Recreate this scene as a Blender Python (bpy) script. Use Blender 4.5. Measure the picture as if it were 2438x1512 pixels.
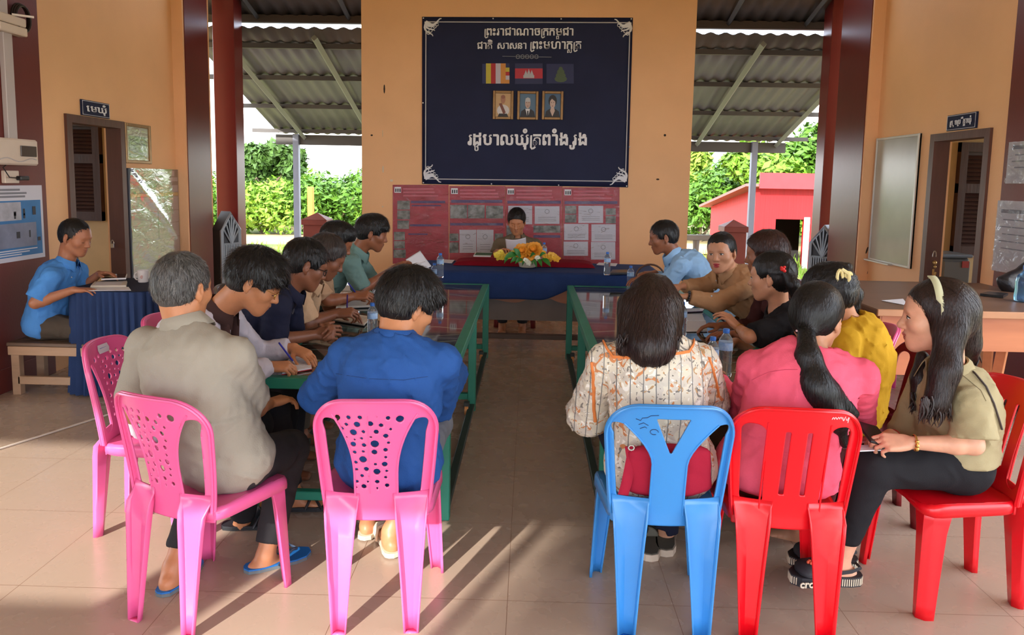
import bpy, math, random
import numpy as np
from mathutils import Vector, Matrix

SC = bpy.context.scene
COL = SC.collection
for _o in list(bpy.data.objects):
    bpy.data.objects.remove(_o)

# ------------------------------------------------------------------ camera
CAM_H = 1.515
FPX = 1751.5
PITCH, YAW, ROLL, SHIFT = .10931, .02245, .01824, -133.6
def _cam_axes():
    right = Vector((math.cos(YAW), math.sin(YAW), 0)); fwd = Vector((-math.sin(YAW), math.cos(YAW), 0)); up = Vector((0, 0, 1))
    f2 = fwd * math.cos(PITCH) - up * math.sin(PITCH); u2 = up * math.cos(PITCH) + fwd * math.sin(PITCH)
    r3 = right * math.cos(ROLL) + u2 * math.sin(ROLL); u3 = u2 * math.cos(ROLL) - right * math.sin(ROLL)
    return r3, u3, f2
_R, _U, _F = _cam_axes()
cam = bpy.data.cameras.new('camera')
cam.sensor_fit = 'HORIZONTAL'; cam.sensor_width = 36.0
cam.lens = FPX * 36.0 / 2438.0
cam.shift_y = SHIFT / 2438.0
cam.clip_start = .05; cam.clip_end = 500
camo = bpy.data.objects.new('camera', cam); COL.objects.link(camo)
camo.matrix_world = Matrix(((_R.x, _U.x, -_F.x, 0), (_R.y, _U.y, -_F.y, 0), (_R.z, _U.z, -_F.z, CAM_H), (0, 0, 0, 1)))
SC.camera = camo

def at(x, y, Y=None, X=None, Z=None):
    """world point seen at photo pixel (x, y) at a known depth, side or height"""
    d = _F + _R * ((x - 1219.0) / FPX) - _U * ((y - 756.0 - SHIFT) / FPX)
    t = Y / d.y if Y is not None else (X / d.x if X is not None else (Z - CAM_H) / d.z)
    return Vector((d.x * t, d.y * t, d.z * t + CAM_H))

# ------------------------------------------------------------------ light
SC.view_settings.view_transform = 'Standard'
SC.view_settings.look = 'None'
SC.view_settings.gamma = 1.0
SC.view_settings.use_curve_mapping = False
SC.view_settings.exposure = 1.34

W = bpy.data.worlds.new('sky'); SC.world = W; W.use_nodes = True
_n = W.node_tree.nodes; _l = W.node_tree.links; _n.clear()
_tc = _n.new('ShaderNodeTexCoord'); _mp = _n.new('ShaderNodeMapping'); _mp.inputs['Scale'].default_value = (1, 1, 2.6)
_cl = _n.new('ShaderNodeTexNoise'); _cl.inputs['Scale'].default_value = 3.2; _cl.inputs['Detail'].default_value = 6
_rp = _n.new('ShaderNodeValToRGB'); _rp.color_ramp.elements[0].position = .40; _rp.color_ramp.elements[1].position = .56
_rp.color_ramp.elements[0].color = (.50, .68, .95, 1); _rp.color_ramp.elements[1].color = (1, .99, .98, 1)
_bg = _n.new('ShaderNodeBackground'); _bg.inputs['Strength'].default_value = 2.3
_wo = _n.new('ShaderNodeOutputWorld')
_l.new(_tc.outputs['Generated'], _mp.inputs['Vector']); _l.new(_mp.outputs['Vector'], _cl.inputs['Vector'])
_l.new(_cl.outputs['Fac'], _rp.inputs['Fac']); _l.new(_rp.outputs['Color'], _bg.inputs['Color']); _l.new(_bg.outputs[0], _wo.inputs['Surface'])

SUN_AZ, SUN_EL = math.radians(24), math.radians(25)
sun = bpy.data.lights.new('sun', 'SUN'); sun.energy = 3.4; sun.angle = math.radians(.8); sun.color = (1, .95, .87)
suno = bpy.data.objects.new('sun', sun); COL.objects.link(suno)
_sd = Vector((math.sin(SUN_AZ) * math.cos(SUN_EL), math.cos(SUN_AZ) * math.cos(SUN_EL), -math.sin(SUN_EL)))
suno.rotation_euler = _sd.to_track_quat('-Z', 'Y').to_euler()
suno.location = (-6, -10, 8)

# ------------------------------------------------------------------ helpers
def lin(c):
    if isinstance(c, str):
        c = tuple(int(c[i:i + 2], 16) for i in (0, 2, 4))
    return tuple(((v / 255) / 12.92 if v / 255 <= .04045 else ((v / 255 + .055) / 1.055) ** 2.4) for v in c)

_M = {}
def M(name, c, rough=.55, metal=0., spec=.5, bump=0., bscale=60., var=0., vscale=6., stretch=None, coat=0., alpha=1., trans=0., emit=0., c2=None, detail=4.):
    """procedural surface: base colour with cloudy variation towards c2, noise bump"""
    if name in _M: return _M[name]
    m = bpy.data.materials.new(name); m.use_nodes = True; _M[name] = m
    nt = m.node_tree; N = nt.nodes; L = nt.links
    b = N['Principled BSDF']
    a = lin(c); b.inputs['Base Color'].default_value = (*a, 1)
    b.inputs['Roughness'].default_value = rough; b.inputs['Metallic'].default_value = metal
    b.inputs['Specular IOR Level'].default_value = spec
    b.inputs['Coat Weight'].default_value = coat; b.inputs['Alpha'].default_value = alpha
    b.inputs['Transmission Weight'].default_value = trans
    if emit:
        b.inputs['Emission Color'].default_value = (*a, 1); b.inputs['Emission Strength'].default_value = emit
    tc = N.new('ShaderNodeTexCoord'); vec = tc.outputs['Object']
    if stretch:
        mp = N.new('ShaderNodeMapping'); mp.inputs['Scale'].default_value = stretch; L.new(vec, mp.inputs['Vector']); vec = mp.outputs['Vector']
    if var:
        nz = N.new('ShaderNodeTexNoise'); nz.inputs['Scale'].default_value = vscale; nz.inputs['Detail'].default_value = detail; L.new(vec, nz.inputs['Vector'])
        mx = N.new('ShaderNodeMix'); mx.data_type = 'RGBA'
        lo = lin(c2) if c2 else tuple(v * (1 - var) for v in a)
        mx.inputs[6].default_value = (*lo, 1); mx.inputs[7].default_value = (*(a if c2 else tuple(min(1, v * (1 + var * .6)) for v in a)), 1)
        rp = N.new('ShaderNodeMapRange'); rp.inputs[1].default_value = .33; rp.inputs[2].default_value = .67
        L.new(nz.outputs['Fac'], rp.inputs[0]); L.new(rp.outputs[0], mx.inputs[0]); L.new(mx.outputs[2], b.inputs['Base Color'])
    if bump:
        nb = N.new('ShaderNodeTexNoise'); nb.inputs['Scale'].default_value = bscale; nb.inputs['Detail'].default_value = 3; L.new(vec, nb.inputs['Vector'])
        bp = N.new('ShaderNodeBump'); bp.inputs['Strength'].default_value = bump; bp.inputs['Distance'].default_value = .01
        L.new(nb.outputs['Fac'], bp.inputs['Height']); L.new(bp.outputs['Normal'], b.inputs['Normal'])
    return m

def mesh_obj(name, V, F, mat=None, parent=None, smooth=False):
    me = bpy.data.meshes.new(name); me.from_pydata([tuple(v) for v in V], [], [tuple(f) for f in F]); me.update()
    if smooth:
        me.polygons.foreach_set('use_smooth', [True] * len(me.polygons))
    o = bpy.data.objects.new(name, me); COL.objects.link(o)
    if mat:
        for mm in (mat if isinstance(mat, (list, tuple)) else [mat]): me.materials.append(mm)
    if parent: adopt(o, parent)
    return o

def adopt(o, parent):
    """make a world-space mesh a part of its thing"""
    o.parent = parent
    if parent.type == 'EMPTY':
        o.matrix_parent_inverse = (Matrix.Translation(parent.location) @ parent.rotation_euler.to_matrix().to_4x4()).inverted()

class MB:
    """collects shapes into one mesh"""
    def __init__(s): s.V = []; s.F = []; s.I = []; s.mi = 0
    def add(s, V, F):
        n = len(s.V); s.V += [Vector(v) for v in V]; s.F += [tuple(i + n for i in f) for f in F]; s.I += [s.mi] * len(F); return s
    def box(s, c, d, R=None, bev=0.):
        x, y, z = d[0] / 2, d[1] / 2, d[2] / 2
        if bev and bev < min(x, y, z):
            b = bev; V = []
            for sx in (-1, 1):
                for sy in (-1, 1):
                    for sz in (-1, 1):
                        V += [(sx * x, sy * (y - b), sz * (z - b)), (sx * (x - b), sy * y, sz * (z - b)), (sx * (x - b), sy * (y - b), sz * z)]
            k = lambda a, b_, c_: (a * 4 + b_ * 2 + c_) * 3
            F = []
            for a in (0, 1):
                q = [k(a, 0, 0), k(a, 1, 0), k(a, 1, 1), k(a, 0, 1)]; F.append(q if a else q[::-1])
                q = [k(0, a, 0) + 1, k(0, a, 1) + 1, k(1, a, 1) + 1, k(1, a, 0) + 1]; F.append(q if a else q[::-1])
                q = [k(0, 0, a) + 2, k(1, 0, a) + 2, k(1, 1, a) + 2, k(0, 1, a) + 2]; F.append(q if a else q[::-1])
                for c_ in (0, 1):
                    q = [k(a, c_, 0), k(a, c_, 1), k(a, c_, 1) + 1, k(a, c_, 0) + 1]; F.append(q)
                    q = [k(a, 0, c_), k(a, 1, c_), k(a, 1, c_) + 2, k(a, 0, c_) + 2]; F.append(q)
                    q = [k(0, a, c_) + 1, k(1, a, c_) + 1, k(1, a, c_) + 2, k(0, a, c_) + 2]; F.append(q)
                    for e in (0, 1): F.append([k(a, c_, e), k(a, c_, e) + 1, k(a, c_, e) + 2])
        else:
            V = [(-x, -y, -z), (x, -y, -z), (x, y, -z), (-x, y, -z), (-x, -y, z), (x, -y, z), (x, y, z), (-x, y, z)]
            F = [(3, 2, 1, 0), (4, 5, 6, 7), (0, 1, 5, 4), (1, 2, 6, 5), (2, 3, 7, 6), (3, 0, 4, 7)]
        c = Vector(c); V = [Vector(v) for v in V]
        if R is not None: V = [R @ v for v in V]
        return s.add([v + c for v in V], F)
    def span(s, lo, hi, bev=0.):
        return s.box([(a + b) / 2 for a, b in zip(lo, hi)], [abs(b - a) for a, b in zip(lo, hi)], None, bev)
    def tube(s, P, r, n=8, caps=True, closed=False, flat=None):
        P = [Vector(p) for p in P]; rr = r if isinstance(r, (list, tuple)) else [r] * len(P)
        V = []; F = []; ref = None; m = len(P)
        for i, p in enumerate(P):
            t = (P[(i + 1) % m] - P[i - 1]) if closed else (P[min(i + 1, m - 1)] - P[max(i - 1, 0)])
            t = t.normalized() if t.length > 1e-9 else Vector((0, 0, 1))
            if ref is None:
                ref = Vector((0, 0, 1)) if abs(t.z) < .9 else Vector((1, 0, 0))
            u = (ref - t * ref.dot(t)).normalized(); v = t.cross(u); ref = u
            for k in range(n):
                a = 2 * math.pi * k / n
                q = u * math.cos(a) * rr[i] + v * math.sin(a) * rr[i] * (flat or 1)
                V.append(p + q)
        for i in range(m if closed else m - 1):
            j = (i + 1) % m
            for k in range(n):
                F.append((i * n + k, i * n + (k + 1) % n, j * n + (k + 1) % n, j * n + k))
        if caps and not closed:
            F.append(tuple(range(n))[::-1]); F.append(tuple((m - 1) * n + k for k in range(n)))
        return s.add(V, F)
    def lathe(s, prof, c=(0, 0, 0), n=20, R=None):
        V = []; F = []; c = Vector(c)
        for r, z in prof:
            for k in range(n):
                a = 2 * math.pi * k / n; q = Vector((r * math.cos(a), r * math.sin(a), z))
                V.append((R @ q if R else q) + c)
        for i in range(len(prof) - 1):
            for k in range(n):
                F.append((i * n + k, i * n + (k + 1) % n, (i + 1) * n + (k + 1) % n, (i + 1) * n + k))
        F.append(tuple(range(n))[::-1]); F.append(tuple((len(prof) - 1) * n + k for k in range(n)))
        return s.add(V, F)
    def prism(s, pts, n, depth):
        """flat outline (3D points in order) thickened by depth along n"""
        P = [Vector(p) for p in pts]; d = Vector(n).normalized() * depth; m = len(P)
        V = P + [p + d for p in P]
        F = [tuple(range(m))[::-1], tuple(range(m, 2 * m))] + [(i, (i + 1) % m, m + (i + 1) % m, m + i) for i in range(m)]
        return s.add(V, F)
    def grid(s, f, nu, nv, two=0.):
        V = [f(i / nu, j / nv) for j in range(nv + 1) for i in range(nu + 1)]
        F = [(j * (nu + 1) + i, j * (nu + 1) + i + 1, (j + 1) * (nu + 1) + i + 1, (j + 1) * (nu + 1) + i) for j in range(nv) for i in range(nu)]
        return s.add(V, F)
    def ball(s, c, r, n=12, R=None):
        c = Vector(c); r = r if isinstance(r, (tuple, list)) else (r, r, r); V = []; F = []; m = max(4, n // 2)
        for j in range(m + 1):
            th = math.pi * j / m
            for k in range(n):
                a = 2 * math.pi * k / n; q = Vector((r[0] * math.sin(th) * math.cos(a), r[1] * math.sin(th) * math.sin(a), r[2] * math.cos(th)))
                V.append((R @ q if R else q) + c)
        for j in range(m):
            for k in range(n):
                F.append((j * n + k, (j + 1) * n + k, (j + 1) * n + (k + 1) % n, j * n + (k + 1) % n))
        return s.add(V, F)
    def build(s, name, mat=None, parent=None, smooth=False, origin=None, solid=0.):
        V = s.V
        o = mesh_obj(name, V, s.F, mat, parent, smooth)
        if any(s.I): o.data.polygons.foreach_set('material_index', s.I)
        if smooth == 'auto' or smooth:
            try: o.data.set_sharp_from_angle(angle=math.radians(40))
            except Exception: pass
        if solid:
            md = o.modifiers.new('thick', 'SOLIDIFY'); md.thickness = solid; md.offset = 0
        if origin is not None:
            og = Vector(origin); o.data.transform(Matrix.Translation(-og)); o.location = og
        return o

def thing(name, label, cat, loc=(0, 0, 0), rz=0., group=None):
    o = bpy.data.objects.new(name, None); COL.objects.link(o); o.empty_display_size = .1
    o.location = loc; o.rotation_euler = (0, 0, rz); o['label'] = label; o['category'] = cat
    if group: o['group'] = group
    return o
def tag(o, label, cat, group=None, kind=None):
    o['label'] = label; o['category'] = cat
    if group: o['group'] = group
    if kind: o['kind'] = kind
    return o
def struct(o):
    o['kind'] = 'structure'; return o
def copy_tree(o, parent=None):
    c = o.copy(); COL.objects.link(c)
    if parent: c.parent = parent
    for ch in list(o.children): copy_tree(ch, c)
    return c
def text_mesh(name, body, size, mat, M4, parent=None, bold=0., extrude=.002, align='CENTER'):
    c = bpy.data.curves.new('lettering', 'FONT'); c.body = body; c.size = size; c.align_x = align
    c.extrude = extrude; c.bevel_depth = bold; c.resolution_u = 3
    t = bpy.data.objects.new('lettering', c); COL.objects.link(t)
    dg = bpy.context.evaluated_depsgraph_get(); ev = t.evaluated_get(dg)
    me = bpy.data.meshes.new_from_object(ev); bpy.data.objects.remove(t)
    me.transform(M4); me.materials.clear(); me.materials.append(mat)
    o = bpy.data.objects.new(name, me); COL.objects.link(o)
    if parent: adopt(o, parent)
    return o
RND = random.Random(7)

# ------------------------------------------------------------------ soft-body modelling: distance fields meshed by surface nets
A3 = lambda v: np.array(v, dtype=np.float32)
class Field:
    """a soft union of tapered limbs and ellipsoids, meshed as one continuous skin"""
    def __init__(s): s.it = []
    def add(s, fn, lo, hi, k=.02, op='u'):
        s.it.append((fn, A3(lo), A3(hi), k, op)); return s
    def cap(s, a, b, ra, rb=None, k=.02, op='u'):
        a = A3(a); b = A3(b); rb = ra if rb is None else rb; d = b - a; L2 = float(d @ d) + 1e-12; r = max(ra, rb)
        def fn(X, Y, Z):
            x, y, z = X - a[0], Y - a[1], Z - a[2]
            t = np.clip((x * d[0] + y * d[1] + z * d[2]) / L2, 0, 1)
            return np.sqrt((x - t * d[0]) ** 2 + (y - t * d[1]) ** 2 + (z - t * d[2]) ** 2) - (ra + (rb - ra) * t)
        return s.add(fn, np.minimum(a, b) - r, np.maximum(a, b) + r, k, op)
    def chain(s, pts, rr, k=.02, op='u'):
        for i in range(len(pts) - 1): s.cap(pts[i], pts[i + 1], rr[i], rr[i + 1], k, op)
        return s
    def ell(s, c, r, R=None, k=.02, op='u'):
        c = A3(c); r = A3(r); R = np.eye(3, dtype=np.float32) if R is None else np.array(R, dtype=np.float32)   # rows = axes
        def fn(X, Y, Z):
            x, y, z = X - c[0], Y - c[1], Z - c[2]
            u = [(R[i, 0] * x + R[i, 1] * y + R[i, 2] * z) / r[i] for i in range(3)]
            k0 = np.sqrt(u[0] ** 2 + u[1] ** 2 + u[2] ** 2); k1 = np.sqrt((u[0] / r[0]) ** 2 + (u[1] / r[1]) ** 2 + (u[2] / r[2]) ** 2) + 1e-6
            return np.maximum(k0 * (k0 - 1) / k1, -float(r.min()))
        e = np.sqrt(((R * r[:, None]) ** 2).sum(0))
        return s.add(fn, c - e, c + e, k, op)
    def econe(s, a, b, lat, wa, da, wb, db, k=.03, op='u'):
        """elliptic limb section from a to b; lat = sideways axis, w/d half width and half depth at each end"""
        a = A3(a); b = A3(b); ax = b - a; L = float(np.sqrt(ax @ ax)); ax = ax / L; u = A3(lat); u = u - ax * (u @ ax); u /= np.sqrt(u @ u); v = np.cross(ax, u)
        def fn(X, Y, Z):
            x, y, z = X - a[0], Y - a[1], Z - a[2]
            h = x * ax[0] + y * ax[1] + z * ax[2]; t = np.clip(h / L, 0, 1); e = h - t * L
            p = x * u[0] + y * u[1] + z * u[2]; q = x * v[0] + y * v[1] + z * v[2]
            w = wa + (wb - wa) * t; d = da + (db - da) * t; m = np.minimum(w, d)
            k0 = np.sqrt((p / w) ** 2 + (q / d) ** 2 + (e / m) ** 2); k1 = np.sqrt((p / w ** 2) ** 2 + (q / d ** 2) ** 2 + (e / m ** 2) ** 2) + 1e-6
            return np.maximum(k0 * (k0 - 1) / k1, -m)
        r = max(wa, da, wb, db)
        return s.add(fn, np.minimum(a, b) - r, np.maximum(a, b) + r, k, op)
    def plane(s, p, n, k=.005):
        """cut away everything on the +n side of p"""
        p = A3(p); n = A3(n); n = n / np.sqrt(n @ n)
        return s.add(lambda X, Y, Z: (X - p[0]) * n[0] + (Y - p[1]) * n[1] + (Z - p[2]) * n[2], [-99] * 3, [99] * 3, k, 'i')
    def disp(s, fn):
        return s.add(fn, [-99] * 3, [99] * 3, 0, 'd')
    def sub(s, other, k=.0):
        """a nested field joined as a group"""
        lo = np.min([i[1] for i in other.it if i[4] == 'u'], 0); hi = np.max([i[2] for i in other.it if i[4] == 'u'], 0)
        return s.add(other.val, lo, hi, k, 'u')
    def val(s, X, Y, Z):
        D = None
        for fn, lo, hi, k, op in s.it:
            d = fn(X, Y, Z); D = d + 0 if D is None else s._op(D, d, k, op)
        return D
    @staticmethod
    def _op(D, d, k, op):
        if op == 'd': return D + d
        if op == 'u':
            if k <= 0: return np.minimum(D, d)
            h = np.clip(.5 + .5 * (D - d) / k, 0, 1); return D + (d - D) * h - k * h * (1 - h)
        if op == 's': d = -d
        if k <= 0: return np.maximum(D, d)
        h = np.clip(.5 - .5 * (D - d) / k, 0, 1); return D + (d - D) * h + k * h * (1 - h)
    def bounds(s):
        it = [i for i in s.it if i[4] == 'u']
        return np.min([i[1] for i in it], 0), np.max([i[2] for i in it], 0)
    def grid(s, ax):
        xs, ys, zs = ax; D = np.full((len(xs), len(ys), len(zs)), .25, np.float32)
        for fn, lo, hi, k, op in s.it:
            m = k + .035
            if op in 'id': sl = [slice(0, len(a)) for a in ax]
            else: sl = [slice(max(0, np.searchsorted(a, lo[i] - m) - 1), np.searchsorted(a, hi[i] + m) + 1) for i, a in enumerate(ax)]
            X = xs[sl[0]][:, None, None]; Y = ys[sl[1]][None, :, None]; Z = zs[sl[2]][None, None, :]
            if X.size * Y.size * Z.size == 0: continue
            sl = tuple(sl)
            D[sl] = s._op(D[sl], fn(X, Y, Z), k, op)
        return D
    def axes(s, res, fine=()):
        """sample lines, denser through the given (lo, hi, res) boxes"""
        lo, hi = s.bounds(); out = []
        for i in range(3):
            a, b = lo[i] - .03, hi[i] + .03; pts = [a]
            while pts[-1] < b:
                x = pts[-1]; st = res
                for fl, fh, fr in fine:
                    if fl[i] - res <= x <= fh[i]: st = min(st, fr)
                pts.append(x + st)
            out.append(np.array(pts, np.float32))
        return out
    def mesh(s, res=.008, fine=()):
        ax = s.axes(res, fine); return surface_nets(s.grid(ax), ax)

def surface_nets(D, ax):
    S = D < 0; nx, ny, nz = D.shape; cs = (nx - 1, ny - 1, nz - 1); nc = cs[0] * cs[1] * cs[2]
    ids = []; pos = []; quads = []
    for a in range(3):
        b, c = (a + 1) % 3, (a + 2) % 3
        lo = [slice(None)] * 3; hi = [slice(None)] * 3; lo[a] = slice(0, -1); hi[a] = slice(1, None)
        for e in (b, c): lo[e] = slice(1, -1); hi[e] = slice(1, -1)
        lo, hi = tuple(lo), tuple(hi)
        sl, sh = S[lo], S[hi]; E = np.argwhere(sl != sh)
        if len(E) == 0: continue
        off = [0, 0, 0]; off[b] = 1; off[c] = 1; E = E + np.array(off)
        d0 = D[E[:, 0], E[:, 1], E[:, 2]]; E1 = E.copy(); E1[:, a] += 1; d1 = D[E1[:, 0], E1[:, 1], E1[:, 2]]
        t = d0 / (d0 - d1); P = np.stack([ax[i][E[:, i]] for i in range(3)], 1).astype(np.float64); P[:, a] += t * (ax[a][E1[:, a]] - ax[a][E[:, a]])
        q = []
        for db, dc in ((0, 0), (-1, 0), (-1, -1), (0, -1)):
            Cc = E.copy(); Cc[:, b] += db; Cc[:, c] += dc
            i = (Cc[:, 0] * cs[1] + Cc[:, 1]) * cs[2] + Cc[:, 2]; ids.append(i); pos.append(P); q.append(i)
        q = np.stack(q, 1); fl = d0 > 0; q[fl] = q[fl][:, ::-1]; quads.append(q)
    ids = np.concatenate(ids); pos = np.concatenate(pos); quads = np.concatenate(quads)
    u, inv = np.unique(ids, return_inverse=True); n = np.bincount(inv)
    V = np.stack([np.bincount(inv, pos[:, i]) / n for i in range(3)], 1)
    return V, np.searchsorted(u, quads)

def np_mesh(name, V, Q, mat=None, parent=None, attr=None):
    me = bpy.data.meshes.new(name); V = np.asarray(V, np.float32); Q = np.asarray(Q, np.int32); k = Q.shape[1]
    me.vertices.add(len(V)); me.vertices.foreach_set('co', V.ravel())
    me.loops.add(Q.size); me.loops.foreach_set('vertex_index', Q.ravel())
    me.polygons.add(len(Q)); me.polygons.foreach_set('loop_start', np.arange(0, Q.size, k, dtype=np.int32)); me.polygons.foreach_set('loop_total', np.full(len(Q), k, np.int32))
    me.polygons.foreach_set('use_smooth', np.ones(len(Q), bool))
    if attr:
        for an, av in attr.items():
            at_ = me.attributes.new(an, 'FLOAT', 'POINT'); at_.data.foreach_set('value', np.asarray(av, np.float32))
    me.update(calc_edges=True); me.validate()
    o = bpy.data.objects.new(name, me); COL.objects.link(o)
    for mm in (mat if isinstance(mat, (list, tuple)) else [mat]):
        if mm: me.materials.append(mm)
    if parent: adopt(o, parent)
    return o

def relax(V, Q, n=1, w=.5):
    for _ in range(n):
        acc = np.zeros_like(V); cnt = np.zeros(len(V))
        for i in range(4):
            for j in (1, 3):
                np.add.at(acc, Q[:, i], V[Q[:, (i + j) % 4]]); np.add.at(cnt, Q[:, i], 1)
        V = V * (1 - w) + w * acc / cnt[:, None]
    return V

def folds(seed, amp, freq, axis=(0, 0, 1), stretch=.35, warp=.6):
    """cloth creases: warped ridges running mostly across the given axis"""
    r = np.random.RandomState(seed); W_ = []
    a = A3(axis); a = a / np.sqrt(a @ a)
    for i in range(5):
        k = r.normal(size=3); k = a * (1 if r.rand() < .5 else -1) * 1.0 + stretch * 1.6 * k; k = k / np.sqrt(k @ k) * freq * (.6 + .9 * r.rand())
        k2 = r.normal(size=3) * freq * .45
        W_.append((k.astype(np.float32), r.rand() * 6.28, k2.astype(np.float32), r.rand() * 6.28, .5 + r.rand()))
    tot = sum(w[4] for w in W_)
    def fn(X, Y, Z):
        D = 0
        for k, p, k2, p2, w in W_:
            m = np.sin(k2[0] * X + k2[1] * Y + k2[2] * Z + p2)
            D = D + w * (np.abs(np.sin((k[0] * X + k[1] * Y + k[2] * Z) * .5 + p + warp * 2 * m)) ** .7 - .6) * (.55 + .45 * np.sin(k2[1] * X + k2[2] * Y + k2[0] * Z + p))
        return np.minimum((amp / tot * 1.6) * D, .0035)
    return fn

# ------------------------------------------------------------------ the setting
XL, XR, YW = -3.597, 3.40, 8.10
OCHRE = M('ochre_wall', (249, 195, 143), .62, var=.06, vscale=1.3, bump=.12, bscale=90, spec=.3)
OCHRE2 = M('ochre_trim', (247, 192, 142), .6, var=.05, vscale=2, bump=.08, bscale=90, spec=.3)
MAROON = M('maroon_paint', (108, 42, 36), .42, var=.08, vscale=3, bump=.05, bscale=60)
MAROON_G = M('maroon_gloss', (104, 40, 36), .3, var=.06, vscale=3, bump=.03, bscale=20, spec=.35)
BRICKRED = M('brick_red_paint', (138, 68, 58), .5, var=.1, vscale=5)
DWOOD = M('dark_door_wood', (62, 34, 29), .45, var=.18, vscale=14, stretch=(1, 1, .15), bump=.15, bscale=40)
DWOOD2 = M('dark_frame_wood', (92, 58, 50), .45, var=.16, vscale=14, stretch=(1, 1, .15), bump=.12, bscale=40)
CREAM = M('cream_room_wall', (200, 172, 126), .7, var=.04)

def floor_material():
    m = bpy.data.materials.new('glazed_floor_tiles'); m.use_nodes = True; nt = m.node_tree; N = nt.nodes; L = nt.links; b = N['Principled BSDF']
    tc = N.new('ShaderNodeTexCoord'); sp = N.new('ShaderNodeSeparateXYZ'); L.new(tc.outputs['Object'], sp.inputs[0])
    def mth(op, a, bb=None):
        n = N.new('ShaderNodeMath'); n.operation = op
        for i, v in enumerate((a, bb)):
            if v is None: continue
            if isinstance(v, (int, float)): n.inputs[i].default_value = v
            else: L.new(v, n.inputs[i])
        return n.outputs[0]
    def line(out, off):
        f = mth('FRACT', mth('DIVIDE', mth('SUBTRACT', out, off), .6)); d = mth('ABSOLUTE', mth('SUBTRACT', f, .5))
        return mth('GREATER_THAN', d, .5 - .0021)
    g = mth('MAXIMUM', line(sp.outputs[0], -.0505), line(sp.outputs[1], 2.519))
    nz = N.new('ShaderNodeTexNoise'); nz.inputs['Scale'].default_value = 1.1; nz.inputs['Detail'].default_value = 5; L.new(tc.outputs['Object'], nz.inputs['Vector'])
    rp = N.new('ShaderNodeValToRGB'); rp.color_ramp.elements[0].position = .35; rp.color_ramp.elements[1].position = .7
    rp.color_ramp.elements[0].color = (*lin((174, 152, 134)), 1); rp.color_ramp.elements[1].color = (*lin((181, 158, 139)), 1); L.new(nz.outputs['Fac'], rp.inputs['Fac'])
    mx = N.new('ShaderNodeMix'); mx.data_type = 'RGBA'; mx.inputs[7].default_value = (*lin((126, 96, 76)), 1); L.new(g, mx.inputs[0]); L.new(rp.outputs[0], mx.inputs[6]); L.new(mx.outputs[2], b.inputs['Base Color'])
    r2 = N.new('ShaderNodeTexNoise'); r2.inputs['Scale'].default_value = 9; L.new(tc.outputs['Object'], r2.inputs['Vector'])
    mr = N.new('ShaderNodeMapRange'); mr.inputs[3].default_value = .2; mr.inputs[4].default_value = .34; L.new(r2.outputs['Fac'], mr.inputs[0])
    L.new(mth('ADD', mr.outputs[0], mth('MULTIPLY', g, .5)), b.inputs['Roughness'])
    bp = N.new('ShaderNodeBump'); bp.inputs['Strength'].default_value = .25; bp.inputs['Distance'].default_value = .002; bp.invert = True; L.new(g, bp.inputs['Height']); L.new(bp.outputs[0], b.inputs['Normal'])
    b.inputs['Specular IOR Level'].default_value = .5
    return m
struct(MB().span((-6.2, -1.3, -.12), (6.0, 9.9, 0)).build('floor', floor_material()))
struct(MB().span((-3.9, -1.2, 4.0), (3.7, 8.3, 4.15)).build('ceiling', M('white_ceiling', (215, 208, 196), .7)))

DL, DR = (5.73, 6.41), (5.64, 6.32)        # door openings along each side wall
def side_wall(name, xin, out, dy, mark, tmat):
    w = MB(); t = .16 * out
    a, b = sorted((xin, xin + t))
    w.span((a, 4.55, 0), (b, dy[0] - .06, 4.0)); w.span((a, dy[1] + .06, 0), (b, 8.3, 4.0)); w.span((a, dy[0] - .06, 1.96), (b, dy[1] + .06, 4.0))
    struct(w.build(name, OCHRE))
    p, q = sorted((xin, xin - .012 * out))
    struct(MB().span((p, 4.55, 0), (q, mark, 4.0)).build('trim_1' if out < 0 else 'trim_2', MAROON))
    p, q = sorted((xin, xin - .022 * out))
    struct(MB().span((p, 4.55, 0), (q, mark, .17), .004).build('baseboard_left' if out < 0 else 'baseboard_right', MAROON))
side_wall('wall_left', XL, -1, DL, 5.392, MAROON)
side_wall('wall_right', XR, 1, DR, 5.40, MAROON)
# piers at the far end of each side wall: ochre front, maroon inner face
for nm, xa, xb, y0 in (('trim_3', XL, -3.487, 7.44), ('trim_4', XR, 3.285, 7.40)):
    a, b = sorted((xa, xb)); struct(MB().span((a, y0, 0), (b, y0 + .03, 4)).build(nm, OCHRE2))
for nm, xa, xb, y0, y1 in (('trim_5', XL, -3.480, 7.47, 8.0), ('trim_6', XR, 3.278, 7.43, 8.12)):
    a, b = sorted((xa, xb)); struct(MB().span((a, y0, 0), (b, y1, 4)).build(nm, MAROON_G))
struct(MB().span((-1.85, YW, 0), (1.735, YW + .2, 4.0)).build('wall_back', OCHRE))
# front of the hall, behind the photographer: open bays between columns under a deep eave; low wall, beam and side roof added unseen to block sun
fw = MB(); fw.span((-8.4, -1.2, 2.62), (3.6, -1.0, 4.0)); fw.span((-3.35, -1.2, 2.20), (3.6, -1.06, 2.62)); fw.span((-8.4, -1.2, 0), (-3.03, -1.06, 1.78)); struct(fw.build('wall_front', OCHRE))
struct(MB().span((-8.4, -1.0, 2.62), (-3.75, 6.0, 2.72)).build('trim_11', M('white_ceiling', (215, 208, 196), .7)))
for i, x in enumerate((-2.86, 3.25)):
    struct(MB().span((x - .16, -1.2, 0), (x + .16, -1.0, 2.62)).build('trim_%d' % (7 + i), MAROON))
for nm, x0, x1 in (('trim_9', -3.75, -3.55), ('trim_10', 3.35, 3.55)): struct(MB().span((x0, -1.0, 2.62), (x1, 4.55, 4.0)).build(nm, OCHRE))

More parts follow.
